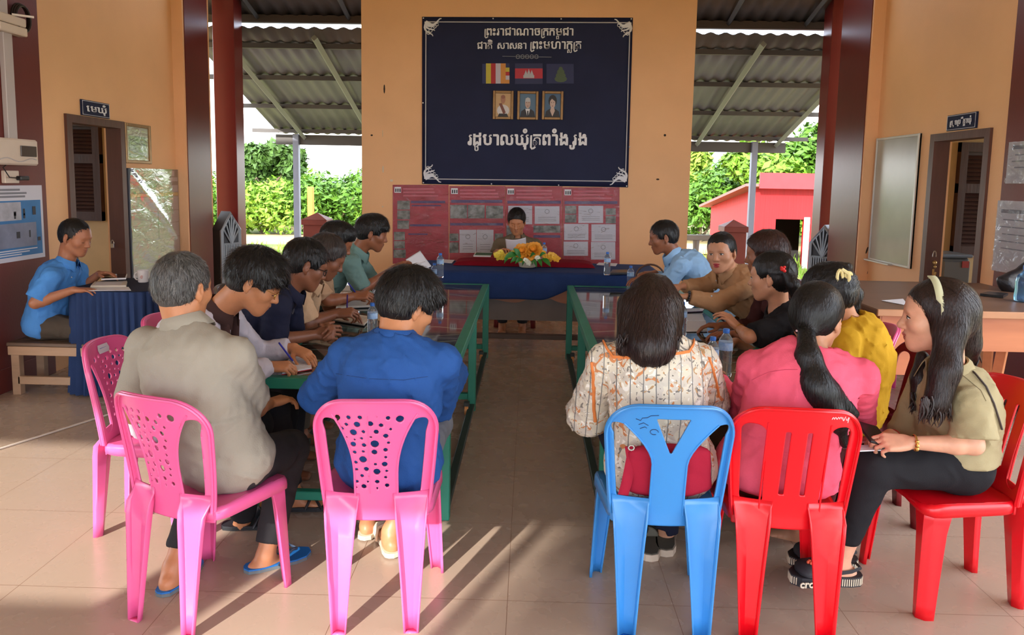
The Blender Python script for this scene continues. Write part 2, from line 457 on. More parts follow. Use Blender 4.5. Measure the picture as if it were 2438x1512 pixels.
# doors: frames, with louvred shutters on the room walls beyond
def door(n, xin, out, dy):
    fr = MB(); x0, x1 = xin - .022 * out, xin + .11 * out
    a, b = sorted((x0, x1)); w = .068
    fr.span((a, dy[0] - w, 0), (b, dy[0], 1.967)); fr.span((a, dy[1], 0), (b, dy[1] + w, 1.967)); fr.span((a, dy[0], 1.905), (b, dy[1], 1.967))
    o = struct(fr.build('door_%d' % n, DWOOD2))
    return o
d1 = door(1, XL, -1, DL); d2 = door(2, XR, 1, DR)
for nm, xin, out, dy, sx, sz in (('window_1', XL, -1, DL, None, (1.04, 2.06)), ('window_2', XR, 1, DR, None, (.87, 1.96))):
    xr = xin + 3.2 * out; a, b = sorted((xin + .16 * out, xr))
    rm = MB(); rm.span((a, 7.3, 0), (b, 7.4, 4.4)); rm.span((a, 4.6, 0), (b, 4.7, 4.4)); rm.span((xr, 4.6, 0), (xr + .1 * out, 7.4, .9)); rm.span((xr, 4.6, 2.25), (xr + .1 * out, 7.4, 4.4)); rm.span((a, 4.6, 2.6), (b, 7.4, 2.7))
    struct(rm.build('wall_left_room' if out < 0 else 'wall_right_room', CREAM))
    if out < 0: p0, p1 = at(163, 420, Y=7.27).x, at(243, 420, Y=7.27).x
    else: p0, p1 = at(2276, 460, Y=7.27).x, at(2420, 460, Y=7.27).x
    if out < 0: p0 -= .35
    sh = MB(); y = 7.3
    sh.span((p0, 7.235, sz[0]), (p0 + .07, y, sz[1])); sh.span((p1 - .07, 7.235, sz[0]), (p1, y, sz[1]))
    for z in (sz[0], (sz[0] + sz[1]) / 2 - .04 + .1, sz[1] - .09): sh.span((p0, 7.24, z), (p1, y, z + .09))
    n = 22
    for i in range(n):
        z = sz[0] + .1 + (sz[1] - sz[0] - .2) * i / n
        sh.box(((p0 + p1) / 2, 7.27, z), (p1 - p0 - .1, .04, .008), Matrix.Rotation(1.0, 3, 'X'))
    sh.span((p0, 7.293, sz[0]), (p1, 7.30, sz[1]))
    struct(sh.build(nm, DWOOD))

# ------------------------------------------------------------------ rear porch and grounds
STEEL = M('galvanised_sheet', (106, 103, 102), .5, metal=.35, var=.14, vscale=2.2, stretch=(1, .15, 1))
PURLIN = M('dark_steel_purlin', (84, 80, 78), .55, metal=.2)
GPOST = M('grey_painted_steel', (128, 132, 148), .45, metal=.1, var=.06)
proof = thing('porch_roof', 'corrugated metal lean-to roof over the rear porch, on thin grey posts', 'roof', (0, 8.6, 0))
# the slope drops from (Y 8.75, z 3.52) to (Y 12.0, z 2.3)
P0, P1 = (8.75, 3.24), (12.05, 2.22)
def roof_pt(x, t, dz=0): return (x, P0[0] + (P1[0] - P0[0]) * t, P0[1] + (P1[1] - P0[1]) * t + dz)
def hipx(t, s): return (-4.95 + 2.2 * 0 if s < 0 else 4.95)
XH = (-4.12, 4.05)
rs = MB()
NX = 260
def sheet(u, v):
    x = XH[0] + (XH[1] - XH[0]) * u; q = roof_pt(x, v); return (x, q[1], q[2] + .014 * math.sin(u * (XH[1] - XH[0]) / .17 * 2 * math.pi))
rs.grid(sheet, NX, 4)
rs.build('roof_sheet', STEEL, proof, True, solid=.004)
for t in (.10, .36, .64, .93):
    p = roof_pt(0, t, -.05); MB().box((-.05, p[1], p[2]), (8.8, .05, .06)).build('purlin', PURLIN, proof)
for x in (-3.66, -2.55, -1.2, 0.2, 1.5, 2.65, 3.9):
    MB().tube([roof_pt(x, 0, -.11), roof_pt(x, 1, -.11)], .04, 4).build('rafter', M('pale_steel_rafter', (140, 142, 132), .5, metal=.1), proof)
MB().span((-4.12, 11.93, 2.03), (4.05, 11.99, 2.19)).build('eave_beam', PURLIN, proof)
for px in (706, 1793):
    q = at(px, 420, Y=11.9); MB().span((q.x - .045, 11.87, -.3), (q.x + .045, 11.96, 2.2)).build('post', GPOST, proof)
# upper roof: overhang of the main hall, with a strip of sky between the two
mr_ = thing('hall_roof_overhang', 'dark corrugated overhang of the hall roof above the rear porch', 'roof', (0, 8.6, 3.7))
h0 = at(700, 46, Y=8.9).z
om = MB(); om.grid(lambda u, v: (-5 + 10 * u, 8.3 + .75 * v, h0 + .30 - .25 * v + .014 * math.sin(u * 10 / .17 * 6.283)), 280, 2)
om.build('roof_sheet', M('dark_roof_sheet', (88, 74, 64), .6, var=.15), mr_, True, solid=.004)
MB().span((-5, 8.98, h0 - .02), (5, 9.05, h0 + .07)).build('fascia_beam', M('brown_fascia', (84, 70, 62), .6), mr_)
for x in (-3.3, -2.2, 2.3, 3.2): MB().tube([(x, 8.3, h0 + .22), (x, 9.0, h0 + .03)], .03, 4).build('rafter', PURLIN, mr_)

for nm, x0, x1, lab in (('porch_column', at(511, 300, Y=8.5).x, at(562, 300, Y=8.5).x, 'square dark red porch column at the left opening'), ('porch_column', at(1966, 300, Y=8.5).x, at(2040, 300, Y=8.5).x, 'square dark red porch column at the right opening')):
    c = thing(nm, lab, 'column', ((x0 + x1) / 2, 8.6, 0), group='porch columns')
    MB().span((x0, 8.5, 0), (x1, 8.74, 3.85), .006).build('shaft', M('column_red_gloss', (112, 34, 32), .28, var=.06, vscale=3, spec=.6), c)
    MB().span((x0 - .015, 8.485, 0), (x1 + .015, 8.755, .16), .006).build('plinth', MAROON, c)

# brick pillars with pointed caps, railing between
def pillar(px0, px1, ytop, lab):
    Y = 9.62; a = at(px0, 560, Y=Y); b = at(px1, 560, Y=Y); zt = at((px0 + px1) / 2, ytop, Y=Y).z; cx = (a.x + b.x) / 2; w = (b.x - a.x) / 2
    t = thing('gate_pillar', lab, 'pillar', (cx, Y + .15, 0), group='brick red pillars')
    MB().span((cx - w * .88, Y, 0), (cx + w * .88, Y + .28, zt - .16), .006).build('shaft', BRICKRED, t)
    m = MB(); m.span((cx - w, Y - .02, zt - .16), (cx + w, Y + .3, zt - .09), .005)
    m.add([(cx - w, Y - .02, zt - .09), (cx + w, Y - .02, zt - .09), (cx + w, Y + .3, zt - .09), (cx - w, Y + .3, zt - .09), (cx, Y + .14, zt)], [(0, 1, 4), (1, 2, 4), (2, 3, 4), (3, 0, 4)])
    m.build('cap', BRICKRED, t)
    return cx, w
pl = pillar(718, 779, 507, 'brick red pillar with a pointed cap at the left porch opening')
pr = pillar(1723, 1781, 524, 'brick red pillar with a pointed cap at the right porch opening')
RAIL = M('grey_concrete_baluster', (168, 166, 160), .7, var=.06)
def railing(x0, x1, zt, n, lab):
    t = thing('porch_railing', lab, 'railing', ((x0 + x1) / 2, 9.75, 0), group='porch railings')
    MB().span((x0, 9.68, zt - .07), (x1, 9.80, zt), .008).build('top_rail', RAIL, t)
    MB().span((x0, 9.69, 0), (x1, 9.79, .08), .008).build('bottom_rail', RAIL, t)
    for i in range(n):
        x = x0 + (x1 - x0) * (i + .5) / n
        MB().tube([(x, 9.74, .08), (x, 9.74, .2), (x, 9.74, .5), (x, 9.74, zt - .07)], [.045, .055, .032, .045], 8).build('baluster', RAIL, t, True)
zr = at(1680, 560, Y=9.7).z
railing(pl[0] + pl[1], pr[0] - pr[1], zr, 24, 'pale grey baluster railing between the two brick red pillars')

# folding grey gates with fan-topped panels
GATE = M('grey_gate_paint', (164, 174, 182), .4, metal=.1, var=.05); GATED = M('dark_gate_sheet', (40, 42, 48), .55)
def gate(px0, px1, pytop, pysh, Y0, Y1, lab, side):
    a = at(px0, 560, Y=Y0); b = at(px1, 560, Y=Y1); zt = at((px0 + px1) / 2, pytop, Y=(Y0 + Y1) / 2).z; zs = at((px0 + px1) / 2, pysh, Y=(Y0 + Y1) / 2).z
    t = thing('gate_leaf', lab, 'gate', ((a.x + b.x) / 2, (Y0 + Y1) / 2, 0), group='grey folding gates')
    A = Vector((a.x, Y0, 0)); B = Vector((b.x, Y1, 0)); d = (B - A); nrm = Vector((-d.y, d.x, 0)).normalized()
    P = lambda u, z: A + d * u + Vector((0, 0, z))
    f = MB()
    for q in ([P(0, .05), P(0, zs), P(.5, zt), P(1, zs), P(1, .05)],): f.tube(q, .022, 4)
    zm = zs - .16
    f.tube([P(0, zm), P(1, zm)], .016, 4); f.tube([P(0, .12), P(1, .12)], .018, 4)
    f.build('frame', GATE, t)
    fan = MB()
    for k in range(7):
        u = .08 + .84 * k / 6; z = zs + (zt - zs) * (1 - abs(2 * u - 1)) - .02
        fan.tube([P(.5, zm) - nrm * .012, P(u, z) - nrm * .012], .010, 4)
    fan.build('fan_spokes', GATE, t)
    br = MB()
    for k in range(1, 11): br.tube([P(k / 11, .12) - nrm * .012, P(k / 11, zm) - nrm * .012], .009, 4)
    br.build('bars', GATE, t)
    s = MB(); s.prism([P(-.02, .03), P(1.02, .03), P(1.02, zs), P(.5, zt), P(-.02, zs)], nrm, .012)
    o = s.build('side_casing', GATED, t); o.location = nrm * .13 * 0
    c = MB(); off = nrm * .14
    for q0, q1 in (((-.02, .03), (-.02, zs + .01)), ((-.02, zs + .01), (.5, zt + .02)), ((.5, zt + .02), (1.02, zs + .01)), ((1.02, zs + .01), (1.02, .03))):
        p, q = P(*q0), P(*q1); c.add([p, q, q + off, p + off], [(0, 1, 2, 3)])
    c.build('edge_casing', GATED if not side else GATE, t, solid=.006)
    return t
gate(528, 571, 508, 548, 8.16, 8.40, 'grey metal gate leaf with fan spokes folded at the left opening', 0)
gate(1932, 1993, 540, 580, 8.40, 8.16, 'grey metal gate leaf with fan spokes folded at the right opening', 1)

# ground, path, planting
def ground_mat():
    m = M('grass_soil', (96, 120, 48), .9, var=.35, vscale=.8, bump=.4, bscale=30, c2=(150, 128, 84)); return m
gm = MB(); gm.grid(lambda u, v: (-40 + 80 * u, -18 + 110 * v, -.32 + (.05 * math.sin(u * 40) * math.sin(v * 33))), 60, 60)
struct(gm.build('ground', ground_mat(), None, True))
struct(MB().span((-6.2, 9.9, -.32), (6.0, 12.3, -.12)).build('porch_step', M('concrete_apron', (170, 160, 148), .8, var=.1)))
pm = MB(); pm.grid(lambda u, v: (-30 + 60 * u, 19.2 + 3.4 * v + .5 * math.sin(u * 17), -.28), 40, 3)
struct(pm.build('dirt_path', M('dirt_path', (196, 150, 112), .95, var=.12, vscale=2), None, True))
LEAFM = [M('leaf_green_%d' % i, c, .55, var=.3, vscale=7, spec=.3) for i, c in enumerate(((106, 146, 42), (126, 166, 54), (84, 126, 36), (142, 172, 66), (74, 104, 44)))]
BARK = M('grey_bark', (120, 104, 84), .9, var=.2, vscale=9)
def leaf_cloud(name, blobs, n, size, mat, parent, seed):
    """one crown: thousands of small bent leaves over lumpy masses"""
    r = np.random.RandomState(seed); B = np.array(blobs, float); vol = B[:, 3] ** 2; pick = r.choice(len(B), n, p=vol / vol.sum())
    d = r.normal(size=(n, 3)); d /= np.linalg.norm(d, axis=1)[:, None]
    c = B[pick, :3] + d * (B[pick, 3] * (.55 + .5 * r.rand(n)))[:, None] * np.array([1, 1, .85])
    up = d * .6 + r.normal(size=(n, 3)) * .5 + np.array([0, 0, .5]); up /= np.linalg.norm(up, axis=1)[:, None]
    t = np.cross(up, r.normal(size=(n, 3))); t /= np.linalg.norm(t, axis=1)[:, None]; s = np.cross(up, t)
    L_ = size * (.6 + .8 * r.rand(n))[:, None]
    V = np.stack([c - t * L_, c + s * L_ * .45 - up * L_ * .12, c + t * L_, c - s * L_ * .45 - up * L_ * .12], 1).reshape(-1, 3)
    return np_mesh(name, V, np.arange(4 * n).reshape(-1, 4), mat, parent)
def shrub(x, y, h, w, lab, cat, k, seed, name='shrub', grp='bushes beyond the porch', n=2600):
    r = random.Random(seed); t = thing(name, lab, cat, (x, y, -.3), group=grp)
    bl = [(x + r.uniform(-w, w) * .6, y + r.uniform(-w, w) * .5, -.3 + h * r.uniform(.2, .8), w * r.uniform(.35, .6)) for _ in range(12)]
    leaf_cloud('foliage', bl, n, .075 + .015 * h, LEAFM[k % 5], t, seed)
    st = MB()
    for i in range(4):
        b = bl[i]; st.tube([(x + r.uniform(-.1, .1), y, -.32), ((x + b[0]) / 2, (y + b[1]) / 2, -.3 + h * .3), b[:3]], [.05, .035, .015], 5)
    st.build('stems', BARK, t)

# red sheet-metal shed across the yard
SHED = M('red_sheet_metal', (196, 22, 30), .55, var=.1, vscale=3, bump=.5, bscale=7, stretch=(6, 6, .2))
sh = thing('shed', 'red sheet metal shed with a dark doorway across the yard', 'shed', (5.9, 17.0, -.3))
c0 = at(1795, 560, Y=16.2); xr = c0.x + 3.2; xl = at(1690, 560, Y=19.4).x
m = MB(); dx0, dx1 = at(1845, 560, Y=16.2).x, at(1912, 560, Y=16.2).x; zt = at(1850, 470, Y=16.2).z; zd = at(1870, 522, Y=16.2).z
zf = at(1850, 447, Y=16.2).z
m.span((c0.x, 16.2, -.32), (dx0, 16.28, zf)); m.span((dx1, 16.2, -.32), (xr, 16.28, zf)); m.span((dx0, 16.2, zd), (dx1, 16.28, zf))
m.build('front_wall', SHED, sh)
zb = at(1692, 492, Y=19.4).z
MB().prism([(c0.x, 16.2, -.32), (xl, 19.4, -.32), (xl, 19.4, zb), (c0.x, 16.2, zf)], (1, .3, 0), .05).build('side_wall', SHED, sh)
MB().prism([(xr, 16.2, -.32), (xr, 19.4, -.32), (xr, 19.4, zb), (xr, 16.2, zf)], (-1, 0, 0), .05).build('side_wall', SHED, sh)
MB().prism([(c0.x - .3, 15.95, zf + .02), (xr + .2, 15.95, zf + .02), (xr + .2, 19.7, zb - .03), (xl - .25, 19.7, zb - .03)], (0, .15, 1), .06).build('roof', M('shed_roof_sheet', (150, 96, 88), .6), sh)
MB().span((c0.x - .02, 15.92, zf - .02), (xr + .2, 15.96, at(1870, 412, Y=15.95).z)).build('fascia', M('shed_fascia', (212, 56, 62), .5, var=.06), sh)
MB().span((dx1, 16.17, -.32), (dx1 + .12, 16.2, zd + .05)).build('door_jamb', M('white_jamb', (226, 222, 214), .6), sh)
MB().span((dx0 - .5, 17.8, -.32), (dx1 + .5, 17.85, zf - .4)).build('shade_backing', M('shed_dark_inside', (44, 40, 40), .8), sh)  # dark sheet behind the doorway, its colour stands in for the shade inside

op = MB(); q0, q1 = at(734, 560, Y=17), at(747, 560, Y=17); zt = at(740, 445, Y=17).z
op.span((q0.x, 16.95, -.3), (q1.x, 17.07, zt), .01); o = op.build('marker_post', M('orange_post', (232, 132, 52), .6, var=.1)); tag(o, 'orange marker post standing in the greenery on the left', 'post')

R_ = random.Random(3)
SH_LAB = ['dense bright green bush in the hedge beyond the yard', 'yellow green loose bush in the hedge beyond the yard', 'darker green bush in the hedge beyond the yard']
i = 0
for row, (Y, h0_, spc) in enumerate(((23.5, 1.75, 2.0), (27.5, 2.1, 2.3))):
    x = -14.5 + row * .9
    while x < 15:
        inview = (-11.5 < x * 20 / Y < -3) or (3.4 < x * 20 / Y < 9.3)
        if inview:
            k = R_.choice((0, 1, 2)); h = h0_ * R_.uniform(.92, 1.12) + (.5 if x > 0 else 0)
            shrub(x, Y + R_.uniform(-.5, .5), h, 1.35, SH_LAB[k], 'bush', k, 100 + i, n=3600); i += 1
        x += spc * R_.uniform(.9, 1.1)
def tree(x, y, h, crown, lab, k, seed, n=5200):
    r = random.Random(seed); t = thing('tree', lab, 'tree', (x, y, -.3)); bl = []
    for j in range(14):
        a = r.uniform(0, 6.28); rr = crown * r.uniform(.1, .8); bl.append((x + rr * math.cos(a), y + rr * math.sin(a), -.3 + h * r.uniform(.42, .92), crown * r.uniform(.32, .5)))
    leaf_cloud('foliage', bl, n, .15, LEAFM[k], t, seed)
    s = MB(); s.tube([(x, y, -.35), (x + .1, y, h * .25), (x - .05, y, h * .55)], [.14, .11, .06], 8)
    for b in bl[:7]: s.tube([(x, y, h * .3), ((x + b[0]) / 2, (y + b[1]) / 2, h * .5), b[:3]], [.06, .04, .02], 5)
    s.build('trunk', BARK, t, True)
tree(-8.9, 24.8, 2.9, 1.1, 'taller green tree rising from the hedge at the left edge of the opening', 4, 11)
tree(7.0, 22.5, 3.3, 1.4, 'leafy green tree rising behind the red shed', 0, 12)
tree(9.3, 23.5, 3.9, 1.6, 'tallest green tree at the right behind the red shed', 2, 13)
tree(5.2, 25.5, 3.0, 1.2, 'yellow green tree to the left of the red shed', 3, 14)
# unseen trees added behind the camera to screen the low sun off the floor
def sun_screen_tree(x, y, blobs, seed):
    t = thing('sun_screen_tree', 'leafy tree on the street side of the hall', 'tree', (x, y, -.3), group='street trees'); s = MB()
    s.tube([(x, y, -.35), (x + .1, y, 2.2), (x, y, 4.6)], [.2, .16, .08], 8)
    for b in blobs: s.tube([(x, y, 2.4), ((x + b[0]) / 2, (y + b[1]) / 2, (2.6 + b[2]) / 2), b[:3]], [.09, .06, .03], 5)
    s.build('trunk', BARK, t, True); leaf_cloud('foliage', blobs, 9000, .13, LEAFM[0], t, seed)
def _toward_sun(X, Y, d, z0=0.):
    k = math.tan(SUN_EL); return (X - math.sin(SUN_AZ) * d, Y - math.cos(SUN_AZ) * d, z0 + d * k)
def screen(pts, d, r): return [(*_toward_sun(X, Y, d), r) for X, Y in pts]
sun_screen_tree(-2.2, -8.6, screen([(.63 + .55 * i + .445 * (.55 * j - .4), 2.0 + .55 * j) for i in range(6) for j in range(4)], 12, .74), 31)
t = thing('shade_post', 'thin steel post of the street side veranda', 'post', (-1.88, -1.3, 0)); MB().tube([(-1.88, -1.3, 0), (-1.88, -1.3, 2.62)], .035, 12).build('shaft', GPOST, t, True); MB().span((-1.96, -1.38, 0), (-1.80, -1.22, .02)).build('base_plate', GPOST, t)  # added out of view so its shadow falls as a strip across the tiles
# low grass tufts along the yard edge
gr = np.random.RandomState(5); n = 9000
gx = gr.uniform(-10, 11, n); gy = gr.uniform(12.4, 18.8, n); gh = gr.uniform(.06, .2, n); ga = gr.uniform(0, 6.28, n)
gb = np.stack([gx, gy, np.full(n, -.3)], 1); gd = np.stack([np.cos(ga), np.sin(ga), np.zeros(n)], 1) * .012; lean = np.stack([np.cos(ga * 3), np.sin(ga * 5), np.zeros(n)], 1) * .04
gv = np.stack([gb - gd, gb + gd, gb + gd * .4 + lean + np.stack([0 * gh, 0 * gh, gh], 1), gb - gd * .4 + lean + np.stack([0 * gh, 0 * gh, gh], 1)], 1).reshape(-1, 3)
tag(np_mesh('grass', gv, np.arange(4 * n).reshape(-1, 4), LEAFM[1]), 'short green grass growing over the yard behind the porch', 'grass', kind='stuff')

# ------------------------------------------------------------------ things on the back wall
NAVY = M('navy_banner_vinyl', (34, 40, 70), .6, var=.12, vscale=2.5, spec=.22)
SILVER = M('silver_lettering', (238, 239, 244), .5); LINEW = M('white_banner_line', (214, 216, 222), .5)
WHITE = M('white_paper', (232, 232, 236), .6); GOLD = M('bronze_gold_frame', (150, 116, 74), .35, metal=.5, var=.15, vscale=20)
YB = YW - .012
def wp(x, y, d=0.): p = at(x, y, Y=YB - d); return p
bn = thing('banner', 'large navy banner with silver lettering and flags on the ochre back wall', 'banner', (0, YW, 2))
tl, tr, br_, bl_ = wp(1005, 40), wp(1507, 42), wp(1495, 446), wp(1005, 438)
g = MB()
def bsurf(u, v):
    p = (tl * (1 - u) + tr * u) * (1 - v) + (bl_ * (1 - u) + br_ * u) * v
    return (p.x, YW - .010 - .005 * (math.sin(u * 9 + v * 4) * .5 + .5) * (.3 + v * .7), p.z)
g.grid(bsurf, 30, 24); g.build('sheet', NAVY, bn, True, solid=.002)
YF = YW - .019
def bp_(x, y, d=0.): return Vector((at(x, y, Y=YF).x, YF - d, at(x, y, Y=YF).z))
brd = MB()
L0 = [(1014, 52), (1500, 54), (1489, 432), (1013, 426)]
for (x0, y0), (x1, y1) in zip(L0, L0[1:] + L0[:1]): brd.tube([bp_(x0, y0), bp_(x1, y1)], .0055, 4)
brd.build('border_line', LINEW, bn)
for (cx, cy), sx, sy in zip(L0, (1, -1, -1, 1), (1, 1, -1, -1)):
    f = MB()
    for L_, a0 in ((38, .12), (30, .45), (24, .8), (30, 1.12), (38, 1.45)):
        P = []
        for k in range(9):
            s = k / 8; a = a0 + .35 * math.sin(s * 5); P.append(bp_(cx + sx * L_ * s * math.cos(a), cy + sy * L_ * s * math.sin(a)))
        f.tube(P, [.012 * (1 - k / 9) + .004 for k in range(9)], 5)
    for k in range(5):
        f.tube([bp_(cx + sx * (6 + 5 * k) + 4 * math.cos(q), cy + sy * (26 - 5 * k) + 4 * math.sin(q)) for q in [j * .8 for j in range(8)]], .004, 4)
    f.build('corner_ornament', SILVER, bn)

def khmer(parent, name, toks, px0, px1, pybase, size, bold, mat):
    """Khmer line set cluster by cluster: plain text, ('R',) = ro written under the next letter, ('s', c) = small letter under the last one"""
    y = 0.; x = 0.; last = (0, .5); parts = []
    def glyph(s, sx, sy, k):
        c = bpy.data.curves.new('lettering', 'FONT'); c.body = s; c.size = 1; c.extrude = .02; c.bevel_depth = bold; c.resolution_u = 2
        t = bpy.data.objects.new('lettering', c); COL.objects.link(t); dg = bpy.context.evaluated_depsgraph_get(); me = bpy.data.meshes.new_from_object(t.evaluated_get(dg)); bpy.data.objects.remove(t)
        V = np.array([v.co for v in me.vertices]) if len(me.vertices) else np.zeros((1, 3)); F = [tuple(p.vertices) for p in me.polygons]; bpy.data.meshes.remove(me)
        par = list(range(len(V)))
        def fd(i):
            while par[i] != i: par[i] = par[par[i]]; i = par[i]
            return i
        for f in F:
            for j in f[1:]: par[fd(j)] = fd(f[0])
        rk = {}
        for i in range(len(V)): V[i, 2] += .004 * (rk.setdefault(fd(i), len(rk)) % 3)
        mn, mx_ = V[:, 0].min(), V[:, 0].max()
        V = (V - [mn, 0, 0]) * [k, k, 1] + [sx, sy, 0]; parts.append((V, F)); return (mx_ - mn) * k
    for t in toks:
        if t == ' ': x += .3
        elif t[0] == 'R':
            m = MB(); w = .60
            m.tube([(x + .13, .50, 0), (x + .08, .52, 0), (x + .07, .4, 0), (x + .07, .0, 0), (x + .07, -.13, 0), (x + .13, -.22, 0), (x + .24, -.19, 0), (x + .34, -.1, 0)], .036 + bold, 6)
            parts.append((np.array([tuple(v) for v in m.V]), m.F)); x += .19
        elif t[0] == 's':
            w = glyph(t[1], last[0] + last[1] * .12, -.34 if len(t) < 3 else t[2], .5)
        else:
            w = glyph(t, x, 0, 1); last = (x, w); x += w + .075
    tot = x; a, b = bp_(px0, pybase), bp_(px1, pybase); k = (b - a).length / tot
    V = []; F = []
    for v, f in parts:
        n = len(V); F += [tuple(i + n for i in q) for q in f]
        for p in v: V.append(a + (b - a).normalized() * (p[0] * k) + Vector((0, -p[2] * .08, p[1] * k * size)))
    return mesh_obj(name, V, F, mat, parent)
khmer(bn, 'kingdom_lettering', ['R', 'ព', 'ះ', 'រ', 'ា', 'ជ', 'ា', 'ណ', 'ា', 'ច', 'R', 'ក', 'ក', 'ម', ('s', 'ព'), 'ជុ' if 0 else 'ជ', 'ា'], 1153, 1367, 84, 1.0, .022, SILVER)
khmer(bn, 'motto_lettering', ['ជ', 'ា', 'តិ'], 1136, 1174, 116, 1.0, .022, SILVER)
khmer(bn, 'motto_lettering', ['ស', 'ា', 'ស', 'ន', 'ា'], 1184, 1255, 116, 1.0, .022, SILVER)
khmer(bn, 'motto_lettering', ['R', 'ព', 'ះ', 'ម', 'ហ', 'ា', 'ក', ('s', 'ស'), 'R', 'ត'], 1262, 1386, 116, 1.0, .022, SILVER)
khmer(bn, 'office_lettering', ['រ', 'ដ', ('s', 'ឋ'), 'ប', 'ា', 'ល', 'ឃុំ', 'R', 'ត', 'ព', 'ាំ', 'ង', 'រូ', 'ង'], 1113, 1400, 345, 1.05, .03, M('bright_white_lettering', (244, 244, 246), .5))
dv = MB(); dv.tube([bp_(1196, 134), bp_(1313, 136)], .003, 4)
for k in range(5):
    c = bp_(1233 + 11 * k, 135); dv.tube([c + Vector((.024 * math.cos(a) * (1 if j % 2 else .6), -.001, .02 * math.sin(a))) for j, a in enumerate([i * .785 for i in range(9)])], .0045, 4)
dv.build('divider_ornament', M('dull_silver', (150, 154, 164), .5), bn)
def rect(m, x0, y0, x1, y1, d=.002):
    a, b, c, e = bp_(x0, y0, d), bp_(x1, y0, d), bp_(x1, y1, d), bp_(x0, y1, d); m.add([a, b, c, e], [(0, 3, 2, 1)])
def flag(name, rects):
    m = MB(); mats = []
    for col, q in rects:
        nm = 'print_%02x%02x%02x' % col
        mt = M(nm, col, .5)
        if mt not in mats: mats.append(mt)
        m.mi = mats.index(mt); rect(m, *q)
    o = m.build(name, mats, bn); return o
Yw, Rd, Wt, Or, Bl = (198, 184, 60), (180, 36, 40), (196, 190, 200), (214, 142, 62), (34, 44, 92)
flag('buddhist_flag', [(Bl, (1148, 152, 1157, 199)), (Yw, (1157, 151, 1169, 199)), (Rd, (1169, 151, 1180, 199)), (Wt, (1180, 151, 1192, 199)), (Or, (1192, 151, 1204, 199)), (Bl, (1204, 151, 1213, 161)), (Yw, (1204, 161, 1213, 171)), (Rd, (1204, 171, 1213, 180)), (Wt, (1204, 180, 1213, 190)), (Or, (1204, 190, 1213, 199))])
fl = MB(); kf = [M('print_flag_blue', (30, 38, 82), .5), M('print_b8262e', (190, 44, 60), .5), M('print_temple', (186, 182, 186), .5)]
fl.mi = 0; rect(fl, 1226, 151, 1292, 200, .001)
fl.mi = 1; rect(fl, 1226, 163, 1292, 187, .002)
fl.mi = 2
for i_, (x0, x1, y0) in enumerate(((1246, 1272, 179), (1248, 1270, 176), (1250, 1254, 172), (1264, 1268, 172), (1256, 1262, 171))): rect(fl, x0, y0, x1, 186, .003 + .0006 * i_)
for x, y in ((1252, 167), (1259, 164), (1266, 167)): fl.add([bp_(x - 4, 178, .0072), bp_(x + 4, 178, .0072), bp_(x, y, .0072)], [(0, 1, 2)])
fl.build('national_flag', kf, bn)
em = MB(); eg = [M('print_emblem_blue', (26, 36, 84), .5), M('print_emblem_olive', (74, 92, 62), .5)]
em.mi = 0; rect(em, 1301, 152, 1366, 199, .001); em.mi = 1
ec = (1335, 178)
for i_, (dx, dy, rx, ry) in enumerate(((0, 10, 15, 8), (0, 2, 12, 8), (0, -6, 9, 8), (0, -13, 5, 6))):
    P = [bp_(ec[0] + dx + rx * math.cos(a), ec[1] + dy + ry * math.sin(a), .002 + .0006 * i_) for a in [i * .524 for i in range(12)]]; em.add(P, [tuple(range(12))[::-1]])
em.build('emblem_flag', eg, bn)
for x, y in ((1008, 43), (1174, 44), (1336, 45), (1503, 45), (1007, 245), (1499, 350), (1008, 435), (1170, 438), (1330, 441), (1492, 443)): MB().ball(bp_(x, y), .008, 6).build('grommet', SILVER, bn)

